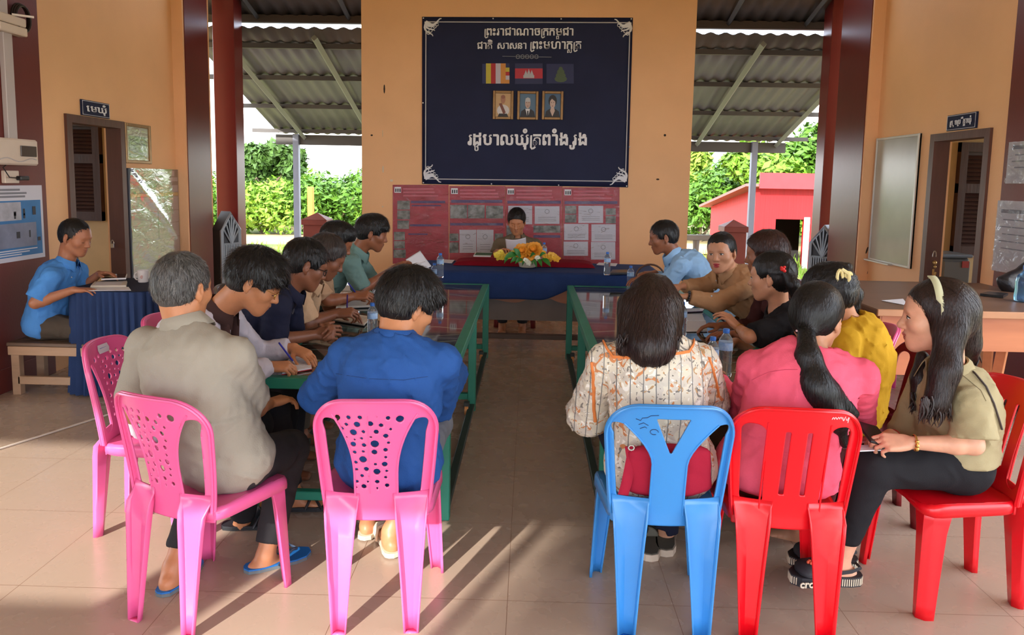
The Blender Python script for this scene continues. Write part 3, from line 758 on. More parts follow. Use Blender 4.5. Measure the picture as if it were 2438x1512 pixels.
# three framed portraits hung on the banner
def portrait(px0, px1, py0, py1, lab, kind):
    a, b = bp_(px0, py0), bp_(px1, py1); cx, cz = (a.x + b.x) / 2, (a.z + b.z) / 2; w, h = b.x - a.x, a.z - b.z
    t = thing('picture_frame', lab, 'picture', (cx, YF, cz), group='portraits on the navy banner'); y = YF - .004
    f = MB(); e = .028
    for lo, hi in (((-w / 2, -h / 2), (-w / 2 + e, h / 2)), ((w / 2 - e, -h / 2), (w / 2, h / 2)), ((-w / 2 + e, -h / 2 + .001), (w / 2 - e, -h / 2 + e)), ((-w / 2 + e, h / 2 - e), (w / 2 - e, h / 2 - .001))):
        f.span((cx + lo[0], y - .022, cz + lo[1]), (cx + hi[0], y, cz + hi[1]), .004)
    f.build('frame', GOLD, t)
    m = MB(); mats = {}
    def sh(col, P, d):
        mt = M('portrait_%02x%02x%02x' % col, col, .45); mats.setdefault(mt.name, (len(mats), mt)); m.mi = mats[mt.name][0]
        m.add([(cx + u * (w / 2 - e), y - .004 - d, cz + v * (h / 2 - e)) for u, v in P], [tuple(range(len(P)))])
    E_ = lambda u, v, a, b_: [(u + a * math.cos(q), v + b_ * math.sin(q)) for q in [j * .449 for j in range(14)]]
    bg, body, skin, hair = {'m': ((206, 168, 120), (222, 216, 214), (176, 124, 96), (176, 124, 96)), 'k': ((88, 118, 142), (34, 34, 42), (196, 168, 152), (196, 196, 198)), 'q': ((74, 104, 132), (34, 32, 38), (206, 178, 164), (30, 28, 32))}[kind]
    sh(bg, [(-1, -1), (1, -1), (1, 1), (-1, 1)], 0)
    if kind == 'm':
        sh(body, E_(0, -.45, .8, .5), .001); sh((44, 40, 40), [(-.7, -1), (.7, -1), (.5, -.72), (-.5, -.72)], .002)
        sh((124, 70, 58), [(-.55, .12), (-.2, .18), (.35, -.62), (.05, -.8)], .003); sh(skin, E_(-.02, .5, .3, .38), .004); sh((150, 96, 72), E_(-.02, .7, .28, .16), .005)
    else:
        if kind == 'q': sh(hair, E_(0, .4, .52, .52), .001)
        sh(body, [(-.95, -1), (.95, -1), (.8, -.5), (.35, -.28), (-.35, -.28), (-.8, -.5)], .002)
        if kind == 'k':
            sh((226, 224, 226), [(-.3, -.28), (.3, -.28), (.1, -.9), (-.05, -.9)], .003); sh((24, 22, 26), [(-.06, -.45), (.1, -.45), (.12, -1), (-.05, -1)], .004)
        else: sh(skin, [(-.2, -.2), (.2, -.2), (.3, -.45), (0, -.95), (-.3, -.45)], .003)
        sh(skin, E_(0, .2, .34, .46), .005)
        if kind == 'k': sh(hair, [(-.34, .32), (.34, .32), (.28, .6), (0, .7), (-.28, .6)], .006)
        else: sh(hair, [(-.4, .3), (-.1, .58), (.4, .3), (.36, .74), (0, .9), (-.36, .74)], .006)
        for u in (-.14, .14): sh((60, 44, 40), E_(u, .26, .055, .03), .007)
        sh((150, 84, 80), E_(0, -.04, .1, .03), .007)
    m.build('picture', [v[1] for v in sorted(mats.values(), key=lambda q: q[0])], t)
portrait(1174, 1222, 216, 285, 'bronze framed portrait of a seated figure in white robes, left of the three', 'm')
portrait(1232, 1281, 217, 286, 'bronze framed portrait of a person in dark suit and tie, middle of the three', 'k')
portrait(1291, 1340, 217, 286, 'bronze framed portrait of a dark haired person, right of the three', 'q')

# red plastic-covered notice sheets in a row under the banner
def plastic_mat(k=.6, bs=.9):
    m = bpy.data.materials.new('clear_plastic_cover'); m.use_nodes = True; nt = m.node_tree; N = nt.nodes; L = nt.links; N.clear()
    o = N.new('ShaderNodeOutputMaterial'); tr_ = N.new('ShaderNodeBsdfTransparent'); gl = N.new('ShaderNodeBsdfGlossy'); gl.inputs['Roughness'].default_value = .16
    mx = N.new('ShaderNodeMixShader'); fr = N.new('ShaderNodeFresnel'); fr.inputs['IOR'].default_value = 1.6
    ad = N.new('ShaderNodeMath'); ad.operation = 'MULTIPLY_ADD'; ad.inputs[1].default_value = k; ad.inputs[2].default_value = .0
    tc = N.new('ShaderNodeTexCoord'); mp = N.new('ShaderNodeMapping'); mp.inputs['Scale'].default_value = (1, 1, 2.2); nz = N.new('ShaderNodeTexNoise'); nz.inputs['Scale'].default_value = 7; nz.inputs['Detail'].default_value = 3; nz.inputs['Distortion'].default_value = 1.2
    bp = N.new('ShaderNodeBump'); bp.inputs['Strength'].default_value = bs; bp.inputs['Distance'].default_value = .03
    L.new(tc.outputs['Object'], mp.inputs[0]); L.new(mp.outputs[0], nz.inputs['Vector']); L.new(nz.outputs['Fac'], bp.inputs['Height']); L.new(bp.outputs[0], gl.inputs['Normal']); L.new(bp.outputs[0], fr.inputs['Normal'])
    L.new(fr.outputs[0], ad.inputs[0]); L.new(ad.outputs[0], mx.inputs[0]); L.new(tr_.outputs[0], mx.inputs[1]); L.new(gl.outputs[0], mx.inputs[2]); L.new(mx.outputs[0], o.inputs[0]); return m
PLAST = plastic_mat(); PLAST2 = plastic_mat(.4, .2)
REDP = M('red_notice_print', (176, 46, 62), .45, var=.18, vscale=6, c2=(150, 34, 50)); PINKP = M('pale_red_print', (196, 92, 108), .5); PURP = M('purple_text_band', (84, 62, 108), .5)
DOC = M('grey_white_document', (196, 196, 206), .55); DOCL = M('grey_print', (132, 132, 140), .6)
PHOT = M('small_photo_print', (150, 150, 146), .4, var=.7, vscale=16, c2=(70, 74, 66), detail=6)
def notice(px0, px1, py0, py1, lab, docs, photos, bands, tabtxt):
    t = thing('notice_poster', lab, 'poster', (at((px0 + px1) / 2, 540, Y=YW).x, YW, 1.1), group='red notice posters under the banner')
    y0 = YW - .006
    def Q(x, y, d): p = at(x, y, Y=YW - .01); return (p.x, YW - .006 - d, p.z)
    def R4(m, x0, a, x1, b, d): m.add([Q(x0, a, d), Q(x1, a, d), Q(x1, b, d), Q(x0, b, d)], [(0, 3, 2, 1)])
    m = MB(); R4(m, px0, py0, px1, py1, 0); m.build('sheet', REDP, t, solid=.003)
    if bands:
        for x0, a, x1, b in bands:
            m = MB(); R4(m, x0, a, x1, b, .004); m.build('text_band', PURP, t)
    m = MB()
    r = random.Random(px0)
    for k in range(3): R4(m, px0 + 25, py0 + 8 + 8 * k, px1 - r.uniform(15, 40), py0 + 12 + 8 * k, .004)
    m.build('heading_lines', PINKP, t)
    m = MB(); R4(m, px0 + 4, py0 + 5, px0 + 20, py0 + 19, .004); m.build('emblem_patch', WHITE, t)
    m = MB()
    for k in range(3): R4(m, px0 + 6 + 5 * k, py0 + 9, px0 + 9 + 5 * k, py0 + 17, .005)
    m.build('emblem_print', M('dark_print', (40, 38, 48), .5), t)
    for x0, a, x1, b in docs:
        m = MB(); R4(m, x0, a, x1, b, .006); d = m.build('document_sheet', DOC, t)
        m = MB(); cx, cy = (x0 + x1) / 2, a + (b - a) * .3
        for k in range(10):
            q = k * .628; R4(m, cx + 5 * math.cos(q) - 1, cy + 5 * math.sin(q) - 1, cx + 5 * math.cos(q) + 1, cy + 5 * math.sin(q) + 1, .007)
        for k in range(3): R4(m, x0 + 8, a + (b - a) * (.62 + .1 * k), x1 - 8, a + (b - a) * (.62 + .1 * k) + 1, .007)
        m.build('document_print', DOCL, d)
    for x0, a, x1, b in photos:
        m = MB(); R4(m, x0, a, x1, b, .006); m.build('photo_print', PHOT, t)
    m = MB()
    rr = random.Random(px1); ph = rr.uniform(0, 6)
    def sf(u, v):
        q = Q(px0 + (px1 - px0) * u, py0 + (py1 - py0) * v, .012)
        return (q[0], q[1] - .010 * abs(math.sin(u * 7 + v * 5 + ph)) * abs(math.sin(v * 11 + ph * 2 + u * 2.5)), q[2])
    m.grid(sf, 24, 36); m.build('plastic_cover', PLAST, t, True)
notice(935, 1068, 440, 628, 'red notice poster under the banner, first from the left, with a column of small photos', [], [(946, 478, 976, 499), (946, 501, 976, 522), (946, 525, 974, 545), (938, 552, 964, 572), (938, 574, 964, 592), (937, 594, 966, 614)], [(978, 478, 1060, 484), (980, 488, 1050, 491), (976, 534, 1050, 539), (972, 556, 1018, 559)], '')
notice(1070, 1203, 443, 630, 'red notice poster under the banner, second from the left, with three large photos', [(1094, 547, 1134, 602), (1135, 547, 1175, 603)], [(1072, 488, 1112, 520), (1114, 488, 1154, 520), (1157, 490, 1198, 520), (1070, 556, 1092, 574), (1070, 577, 1092, 602), (1178, 556, 1198, 600)], [(1074, 476, 1196, 483), (1072, 531, 1198, 537)], '')
notice(1204, 1339, 444, 632, 'red notice poster under the banner, third from the left, behind the reading man', [(1210, 490, 1267, 534), (1273, 491, 1332, 533)], [(1270, 537, 1334, 554), (1206, 537, 1230, 600)], [(1208, 478, 1335, 485), (1270, 560, 1334, 566)], '')
notice(1340, 1475, 446, 630, 'red notice poster under the banner, rightmost, with five pale document sheets', [(1377, 490, 1436, 531), (1343, 533, 1401, 572), (1408, 534, 1466, 575), (1342, 575, 1400, 609), (1407, 576, 1465, 618)], [(1345, 490, 1372, 509), (1345, 511, 1372, 530), (1442, 496, 1466, 512), (1442, 514, 1466, 532)], [(1344, 479, 1470, 486)], '')

# ------------------------------------------------------------------ things on the side walls
def wallrect(X, x0, y0, x1, y1):
    a = at(x0, y0, X=X); b = at(x1, y1, X=X); return min(a.y, b.y), max(a.y, b.y), min(a.z, b.z), max(a.z, b.z)
def door_sign(X, out, x0, y0, x1, y1, lab, toks):
    ya, yb, za, zb = wallrect(X, x0, y0, x1, y1); h = .125; zc = (za + zb) / 2
    t = thing('door_sign', lab, 'sign', (X, (ya + yb) / 2, zc))
    MB().span((X, ya, zc - h / 2), (X - .015 * out, yb, zc + h / 2), .002).build('plate', NAVY, t)
    f = MB(); xs = X - .018 * out; e = .008
    P = [(xs, ya + e, zc - h / 2 + e), (xs, yb - e, zc - h / 2 + e), (xs, yb - e, zc + h / 2 - e), (xs, ya + e, zc + h / 2 - e)]
    f.tube(P, .002, 4, closed=True); f.build('border', SILVER, t)
    o = khmer(t, 'lettering', toks, 1000, 1100, 200, 1.0, .02, SILVER)
    me = o.data; V = np.array([v.co for v in me.vertices]); u = (V[:, 0] - V[:, 0].min()) / (np.ptp(V[:, 0])); s = (yb - ya) * .72; k = s / np.ptp(V[:, 0])
    zz = (V[:, 2] - V[:, 2].mean()) * k
    if np.ptp(zz) > h * .7: zz *= h * .7 / np.ptp(zz)
    zz -= (zz.max() + zz.min()) / 2
    d = (u - .5) * s if out < 0 else (.5 - u) * s
    dep = (V[:, 1].max() - V[:, 1]) * k
    NV = np.stack([xs - out * dep, (ya + yb) / 2 + d, zc + zz], 1); me.vertices.foreach_set('co', NV.astype(np.float32).ravel()); me.update()
door_sign(XL + .001, -1, 190, 250, 257, 270, 'small navy sign over the left doorway', ['េ', 'ម', 'ឃុំ'])
door_sign(XR - .001, 1, 2260, 280, 2328, 300, 'small navy sign over the right doorway', ['R', 'ក', 'ុម', 'R', 'ប', 'ឹ', 'ក', ('s', 'ស'), 'ា', 'ឃុំ'])
# framed certificate and plastic-covered notice board, left wall
ya, yb, za, zb = wallrect(XL, 292, 300, 356, 385)
t = thing('certificate_frame', 'wood framed green certificate beside the left doorway', 'picture', (XL, (ya + yb) / 2, 1.7))
za, zb = at(292, 388, X=XL).z, at(292, 291, X=XL).z
f = MB(); e = .03
for q in (((ya, za), (ya + e, zb)), ((yb - e, za), (yb, zb)), ((ya + e, za + .001), (yb - e, za + e)), ((ya + e, zb - e), (yb - e, zb - .001))): f.span((XL + .001, q[0][0], q[0][1]), (XL + .025, q[1][0], q[1][1]), .004)
f.build('frame', GOLD, t)
MB().span((XL + .002, ya + e, za + e), (XL + .008, yb - e, zb - e)).build('mount', M('pale_mount', (206, 198, 168), .5), t)
MB().span((XL + .008, ya + .075, za + .05), (XL + .010, yb - .06, zb - .11)).build('certificate', M('green_certificate', (140, 156, 118), .4, var=.35, vscale=14, c2=(96, 120, 84)), t)
MB().span((XL + .014, ya + e, za + e), (XL + .016, yb - e, zb - e)).build('glass', PLAST2, t)

ya, yb = at(300, 402, X=XL).y, at(420, 402, X=XL).y; zb = at(300, 400, X=XL).z; za = .45
t = thing('notice_board', 'tall notice board under shiny clear plastic, left of the hall', 'board', (XL, (ya + yb) / 2, za))
BX = XL + .02
MB().span((XL + .001, ya, za), (BX, yb, zb), .003).build('backing', M('dark_slate_board', (58, 66, 82), .5), t)
def brd_(nm, u0, v0, u1, v1, mt, d=.002): return MB().span((BX, ya + (yb - ya) * u0, zb - (zb - za) * v1), (BX + d, ya + (yb - ya) * u1, zb - (zb - za) * v0)).build(nm, mt, t)
GP = M('lilac_grey_paper', (150, 142, 148), .6, var=.08, vscale=5)
brd_('header_sheet', .09, .012, .9, .06, GP); brd_('header_sheet', .03, .07, .97, .105, GP)
brd_('chart_sheet', .03, .13, .5, .21, M('dark_green_print', (38, 88, 56), .5, var=.2)); brd_('chart_sheet', .52, .14, .97, .2, GP)
brd_('ochre_strip', .03, .205, .97, .235, M('ochre_print', (176, 138, 70), .5, var=.2, vscale=20))
for i, (u0, v0, u1, v1) in enumerate(((.03, .24, .52, .36), (.54, .24, .97, .36), (.03, .365, .52, .47), (.54, .365, .97, .47), (.03, .475, .52, .6), (.54, .475, .97, .6), (.03, .605, .97, .78), (.03, .785, .97, .98))):
    s = brd_('paper_sheet', u0, v0, u1, v1, GP)
    m = MB()
    for k in range(4):
        z = zb - (zb - za) * (v0 + (v1 - v0) * (.2 + .18 * k)); m.span((BX + .0021, ya + (yb - ya) * (u0 + .03), z), (BX + .003, ya + (yb - ya) * (u1 - .05 - .05 * (k % 2)), z + .004))
    m.build('print', DOCL, s)
m = MB()
def cov(u, v): return (BX + .008 + .005 * abs(math.sin(u * 6 + v * 9)) * abs(math.sin(v * 14 - u * 5)) + .012 * max(0, 1 - abs(u - v * 1.6 + .05) * 9), ya + (yb - ya) * u, zb - (zb - za) * v)
m.grid(cov, 30, 60); m.build('plastic_cover', PLAST2, t, True)

# poster on the maroon wall
ya, yb = 4.5, at(101, 450, X=XL + .02).y; zb, za = at(100, 441, X=XL + .02).z, at(104, 612, X=XL + .02).z; BX = XL + .0135
t = thing('information_poster', 'blue and white information poster on the maroon wall behind the seated man', 'poster', (XL, (ya + yb) / 2, za))
PX = lambda nm, u0, v0, u1, v1, mt, d=.001, z=0.: MB().span((BX + z, ya + (yb - ya) * u0, zb - (zb - za) * v1), (BX + z + d, ya + (yb - ya) * u1, zb - (zb - za) * v0)).build(nm, mt, t)
PX('sheet', 0, 0, 1, 1, M('poster_white', (214, 212, 220), .45), .002)
PX('blue_field', .02, .2, .97, .94, M('poster_blue', (44, 118, 178), .45, var=.12), .001, .002)
PX('photo_panel', .42, .22, .72, .46, M('poster_pale_photo', (176, 176, 184), .5, var=.2, vscale=14), .001, .003)
PX('photo_panel', .02, .5, .9, .82, M('poster_grey_photo', (132, 138, 160), .5, var=.25, vscale=6), .001, .003)
m = MB()
for k, (u0, u1) in enumerate(((.1, .72), (.02, .8), (.1, .78))):
    z = zb - (zb - za) * (.055 + .045 * k); m.span((BX + .002, ya + (yb - ya) * u0, z - .008), (BX + .003, ya + (yb - ya) * u1, z + .006))
m.build('heading_print', DOCL, t)
m = MB()
for k in range(3): z = zb - (zb - za) * (.855 + .03 * k); m.span((BX + .003, ya + (yb - ya) * .06, z - .004), (BX + .004, ya + (yb - ya) * (.9 - .1 * k), z + .004))
m.build('footer_print', LINEW, t)
r = random.Random(4)
for k in range(14):
    u, v = r.uniform(.05, .93), r.choice((.4, .44, .7, .76)); w = r.uniform(.006, .02); h = r.uniform(.02, .07); y = ya + (yb - ya) * u; z = zb - (zb - za) * v
    MB().span((BX + .004, y - w, z), (BX + .005, y + w, z + h)).build('tool_picture', M('dark_print', (40, 38, 48), .5), t)

# electrics on the maroon wall: junction box, conduit, coil of cable, breaker box, socket
IV = M('ivory_plastic', (224, 206, 188), .4, var=.04); IVD = M('grey_trunking', (196, 186, 184), .4)
XE = XL + .012
ye = at(30, 150, X=XE).y
t = thing('cable_trunking', 'pale grey cable trunking running down the maroon wall', 'trunking', (XE, ye, 2))
y0, y1 = at(2, 200, X=XE).y, at(24, 200, X=XE).y
MB().span((XE, y0, at(15, 330, X=XE).z), (XE + .035, y1, at(15, 80, X=XE).z), .004).build('lower_trunk', IVD, t)
MB().span((XE, y0 - .02, at(15, 40, X=XE).z), (XE + .035, y1 - .03, 3.3), .004).build('upper_trunk', IVD, t)
t = thing('junction_box', 'ivory junction box on the trunking at the top of the maroon wall', 'box', (XE, ye, 2.5))
a0, a1 = at(-25, 60, X=XE).y, at(42, 60, X=XE).y; z0, z1 = at(20, 82, X=XE).z, at(20, 40, X=XE).z
MB().span((XE, a0, z0), (XE + .07, a1, (z0 + z1) / 2 - .002), .006).build('base', IV, t); MB().span((XE, a0, (z0 + z1) / 2 + .002), (XE + .07, a1 - .01, z1), .006).build('lid', IV, t)
c = at(54, 45, X=XE + .05); m = MB()
for k in range(3): m.tube([(XE + .03 + .012 * k, c.y + (.083 - .005 * k) * math.cos(a), c.z + (.1 - .006 * k) * math.sin(a)) for a in [j * .3307 for j in range(19)]], .009, 6, closed=True)
tag(m.build('cable_coil', M('black_cable', (34, 26, 26), .5), None, True), 'black coil of cable hanging by the junction box', 'cable')
m = MB(); q = at(28, 34, X=XE + .06); q2 = at(81, 41, X=XE + .16); m.tube([q, q2], .008, 6)
tag(m.build('white_rod', M('white_cable_arm', (236, 226, 220), .4)), 'short white rod sticking out across the cable coil', 'rod')
a0, a1 = at(-40, 360, X=XE).y, at(64, 360, X=XE).y; z0, z1 = at(30, 393, X=XE).z, at(30, 331, X=XE).z
t = thing('breaker_box', 'ivory breaker box with a dark window on the maroon wall', 'box', (XE, (a0 + a1) / 2, z0))
MB().span((XE, a0, z0), (XE + .085, a1, z1), .012).build('body', IV, t)
MB().span((XE + .085, (a0 + a1) / 2 + .02, z0 + .06), (XE + .093, a1 - .03, z1 - .045), .003).build('window', M('smoked_window', (70, 60, 56), .25), t)
m = MB(); m.tube([(XE + .087, a0 + .03 + (a1 - a0 - .06) * k / 10, z0 + .035 + .012 * math.sin(k * .9)) for k in range(11)], .004, 5); m.build('trim_line', IVD, t)
a0, a1 = at(2, 420, X=XE).y, at(36, 420, X=XE).y; z0, z1 = at(20, 436, X=XE).z, at(20, 406, X=XE).z
t = thing('wall_socket', 'ivory wall socket with a black plug under the breaker box', 'socket', (XE, (a0 + a1) / 2, z0))
MB().span((XE, a0, z0), (XE + .03, a1, z1), .004).build('plate', IV, t)
MB().span((XE + .03, a1 - .04, z0 + .02), (XE + .07, a1 + .05, z0 + .05), .006).build('plug', M('black_plug', (28, 26, 28), .4), t)
m = MB(); m.tube([(XE + .05, a1 - .04, z0 + .035), (XE + .06, a0, z0 + .04), (XE + .04, a0 - .03, z1 + .02), (XE + .02, a0 + .03, at(20, 393, X=XE).z)], .004, 5); m.build('cord', M('black_cable', (34, 26, 26), .5), t)

# right wall: whiteboard, papers
t = thing('whiteboard', 'worn whiteboard in a pale frame on the right wall', 'whiteboard', (XR, 7.0, 1.4))
y0, y1, z0, z1 = 6.56, 7.36, .80, 1.99
MB().span((XR - .002, y0, z0), (XR - .02, y1, z1), .002).build('panel', M('worn_whiteboard', (176, 172, 158), .22, var=.08, vscale=2.5, spec=.6), t)
f = MB(); e = .024
for q in (((y0, z0), (y0 + e, z1)), ((y1 - e, z0), (y1, z1)), ((y0 + e, z0 + .001), (y1 - e, z0 + e)), ((y0 + e, z1 - e), (y1 - e, z1 - .001))): f.span((XR - .001, q[0][0], q[0][1]), (XR - .03, q[1][0], q[1][1]), .004)
f.build('frame', M('pale_aluminium', (206, 202, 192), .4, metal=.3), t)
MB().span((XR - .02, y0 + .3, z0 - .005), (XR - .07, y1, z0 + .01), .003).build('pen_tray', M('pale_aluminium', (206, 202, 192), .4, metal=.3), t)
XM = XR - .014
for nm, x0, x1, ya_, yb_, lab, rows in (('wall_notice', 2398, 2470, 338, 437, 'white printed notice high on the maroon wall at the right edge', 4), ('wall_notice', 2384, 2470, 478, 650, 'pale printed sheet under plastic lower on the maroon wall at the right edge', 6)):
    y1_ = at(x0, 400, X=XM).y; y0_ = at(x1, 400, X=XM).y; zt, zb2 = at(x0 + 15, ya_, X=XM).z, at(x0 + 15, yb_, X=XM).z
    t = thing(nm, lab, 'notice', (XM, (y0_ + y1_) / 2, zb2))
    MB().span((XM, y0_, zb2), (XM - .003, y1_, zt)).build('sheet', M('grey_notice_paper', (196, 192, 196), .45, var=.06), t)
    m = MB()
    for k in range(rows):
        z = zt - (zt - zb2) * (.16 + .8 * k / rows * .75); m.span((XM - .003, y0_ + .04, z - .006), (XM - .004, y1_ - .05 - .03 * (k % 2), z + (.02 if k == 0 else .002)))
    m.build('print', DOCL, t)
    m = MB(); m.grid(lambda u, v: (XM - .008 - .008 * abs(math.sin(v * 9 + u * 3)), y0_ + (y1_ - y0_) * u, zt - (zt - zb2) * v), 8, 16); m.build('plastic_cover', PLAST, t, True)
# padlocks and keys on the door frames
t = thing('padlock', 'steel padlock hanging on the left door frame', 'padlock', at(268, 590, Y=6.39)); q = at(268, 585, Y=6.39)
MB().box(q, (.03, .018, .04), None, .004).build('body', M('steel_bright', (190, 188, 184), .25, metal=.8), t); MB().tube([q + Vector((.012 * math.cos(a), 0, .02 + .03 * math.sin(a))) for a in [i * .35 for i in range(10)]], .004, 6).build('shackle', M('steel_bright', (190, 188, 184), .25), t)
q = at(2224, 617, Y=6.30); t = thing('key_bunch', 'padlock and bunch of keys hanging on the right door frame', 'keys', q)
MB().tube([q + Vector((.014 * math.cos(a), 0, .02 + .05 * math.sin(a))) for a in [i * .35 for i in range(10)]], .005, 6).build('shackle', M('steel_bright', (190, 188, 184), .25, metal=.8), t)
m = MB(); m.ball(q + Vector((0, -.01, -.03)), .02, 10); m.ball(q + Vector((.005, -.01, -.065)), .014, 10); m.box(q + Vector((-.005, -.01, -.11)), (.018, .006, .05), None, .002); m.box(q + Vector((.008, -.015, -.13)), (.016, .006, .045), Matrix.Rotation(.3, 3, 'Y'), .002)
m.build('keys', M('brass_key', (190, 160, 104), .3, metal=.8), t, True)

# ------------------------------------------------------------------ meeting tables: green steel frames, dark glass-topped boards
GREEN = M('green_enamel_frame', (38, 132, 108), .4, var=.08, vscale=8, bump=.04, bscale=40)
def tabletop_mat():
    m = M('patterned_dark_tabletop', (58, 64, 60), .07, var=.25, vscale=4, spec=.6, coat=.3); nt = m.node_tree; N = nt.nodes; L = nt.links; b = N['Principled BSDF']
    tc = N.new('ShaderNodeTexCoord'); sp = N.new('ShaderNodeSeparateXYZ'); L.new(tc.outputs['Object'], sp.inputs[0])
    w = N.new('ShaderNodeTexWave'); w.wave_type = 'RINGS'; w.inputs['Scale'].default_value = 1.6; w.inputs['Distortion'].default_value = 9; w.inputs['Detail'].default_value = 1.2; w.inputs['Detail Scale'].default_value = 1.3; L.new(tc.outputs['Object'], w.inputs['Vector'])
    r = N.new('ShaderNodeValToRGB'); r.color_ramp.elements[0].position = .965; r.color_ramp.elements[0].color = (0, 0, 0, 1); r.color_ramp.elements[1].position = .985; L.new(w.outputs['Fac'], r.inputs[0])
    mx = N.new('ShaderNodeMix'); mx.data_type = 'RGBA'; mx.inputs[7].default_value = (*lin((126, 138, 124)), 1); L.new(r.outputs[0], mx.inputs[0])
    src = b.inputs['Base Color'].links[0].from_socket; L.new(src, mx.inputs[6]); L.new(mx.outputs[2], b.inputs['Base Color']); return m
TTOP = tabletop_mat()
TZ = .635
def meeting_table(x0, x1, y0, y1, lab):
    t = thing('meeting_table', lab, 'table', ((x0 + x1) / 2, (y0 + y1) / 2, 0), group='long meeting tables'); e = .055
    MB().span((x0 + e, y0 + e, TZ - .02), (x1 - e, y1 - e, TZ - .002)).build('tabletop', TTOP, t)
    f = MB()
    for q in (((x0, y0), (x0 + e, y1)), ((x1 - e, y0), (x1, y1)), ((x0 + e, y0), (x1 - e, y0 + e)), ((x0 + e, y1 - e), (x1 - e, y1))): f.span((q[0][0], q[0][1], TZ - .05), (q[1][0], q[1][1], TZ), .004)
    f.build('top_frame', GREEN, t)
    for y in (y0, (y0 + y1) / 2 + .03, y1 - .05):
        for x in (x0, x1 - .05):
            MB().span((x, y, 0), (x + .05, y + .05, TZ - .05), .003).build('leg', GREEN, t)
        MB().span((x0 + .05, y + .005, .075), (x1 - .05, y + .045, .115), .003).build('cross_rail', GREEN, t)
    for x in (x0 + .005, x1 - .045):
        for a, b in ((y0 + .05, (y0 + y1) / 2 + .03), ((y0 + y1) / 2 + .08, y1 - .05)): MB().span((x, a, .075) if 0 else (x, a, .02), (x + .04, b, .05), .003).build('side_rail', M('dark_green_rail', (44, 62, 56), .5), t)
    return t
meeting_table(-1.25, -.33, 3.13, 6.22, 'long green framed meeting table on the left of the aisle')
meeting_table(.335, 1.27, 3.15, 6.24, 'long green framed meeting table on the right of the aisle')

# ------------------------------------------------------------------ head desk with navy cloth
ORW = M('orange_brown_wood', (160, 98, 66), .45, var=.15, vscale=10, stretch=(.15, 1, 1))
HX0, HX1, HY0, HY1, HZ = -1.15, 1.15, 6.42, 7.2, .71
t = thing('head_desk', 'wooden head desk with scalloped apron under the navy cloth', 'desk', (0, 6.85, 0))
MB().span((HX0, HY0, HZ - .03), (HX1, HY1, HZ), .004).build('desktop', ORW, t)
P = [(HX0 + .06, HY0 + .03, HZ - .03)]
n = 60; low = []
for i in range(n + 1):
    x = HX0 + .06 + (HX1 - HX0 - .12) * i / n; low.append((x, HY0 + .03, .455 + .016 * math.sin(x * 13) + .035 * max(0, math.sin(x * 6.5 + .9)) ** 3))
MB().prism([(HX0 + .06, HY0 + .03, HZ - .03)] + low + [(HX1 - .06, HY0 + .03, HZ - .03)], (0, 1, 0), .02).build('scalloped_apron', ORW, t)
MB().span((HX0 + .1, HY0 + .09, .27), (HX1 - .1, HY0 + .11, HZ - .04)).build('modesty_panel', M('grey_modesty_panel', (112, 98, 90), .5, var=.1), t)
for x in (HX0 + .05, HX1 - .12):
    for y in (HY0 + .05, HY1 - .12): MB().span((x, y, 0), (x + .07, y + .07, HZ - .03), .004).build('leg', ORW, t)
MB().span((HX0 + .1, HY0 + .12, .09), (HX1 - .1, HY0 + .18, .135), .004).build('foot_rail', M('worn_brown_rail', (92, 70, 58), .6, var=.15), t)
CLOTHN = M('navy_table_cloth', (36, 58, 106), .8, var=.1, vscale=8, bump=.25, bscale=160, spec=.2)
cl = MB()
def cloth(u, v):
    x = HX0 - .03 + (HX1 - HX0 + .06) * u; sl = 1.75 * v
    low = .47 + .12 * max(0, min(1, (x - .12) / .28)) ** 1.4 * (x > .12)
    L1 = HY1 - HY0; L2 = HZ - low
    d = v * (L1 + L2)
    if d < L1: return (x, HY1 - d, HZ + .008)
    k = d - L1; return (x, HY0 - .012 - .012 * math.sin(x * 17) * k / .25 - .01 * (k > .01), HZ + .008 - k)
cl.grid(cloth, 80, 50); tag(cl.build('tablecloth', CLOTHN, None, True, solid=.004), 'navy cloth draped over the head desk', 'tablecloth')
RX0, RX1 = at(1082, 620, Y=6.95).x, at(1414, 620, Y=6.95).x
rc = MB()
def redc(u, v):
    a = (u - .5) * 2; b = (v - .5) * 2; k = max(abs(a) ** 8, abs(b) ** 4); x = (RX0 + RX1) / 2 + (RX1 - RX0) / 2 * a; y = 6.98 + .2 * b
    return (x, y, HZ + .014 + .045 * (1 - k) ** .5 if k < 1 else HZ + .014)
rc.grid(redc, 60, 24); tag(rc.build('red_cloth', M('crimson_plush', (122, 18, 34), .95, var=.1, vscale=12, spec=.1, bump=.2, bscale=120), None, True), 'crimson plush cloth folded across the middle of the head desk', 'cloth')

# ------------------------------------------------------------------ small round-cornered table with pleated navy skirt, left
SX0, SX1, SY0, SY1, SZ = -3.13, -2.53, 4.80, 5.46, .72
t = thing('side_table', 'small table beside the seated man, hidden by a navy skirt', 'table', (-2.85, 5.1, 0))
MB().span((SX0 + .09, SY0 + .09, SZ - .03), (SX1 - .09, SY1 - .09, SZ)).build('tabletop', ORW, t)
for x in (SX0 + .1, SX1 - .15):
    for y in (SY0 + .1, SY1 - .15): MB().span((x, y, 0), (x + .05, y + .05, SZ - .03)).build('leg', ORW, t)
m = MB(); per = []
cxs, cys, hx, hy, rr = (SX0 + SX1) / 2, (SY0 + SY1) / 2, (SX1 - SX0) / 2, (SY1 - SY0) / 2, .13
N = 240
for i in range(N):
    a = 2 * math.pi * i / N; c_, s_ = math.cos(a), math.sin(a); q = (abs(c_) ** 5 + abs(s_) ** 5) ** (-1 / 5); per.append((c_ * q, s_ * q, a))
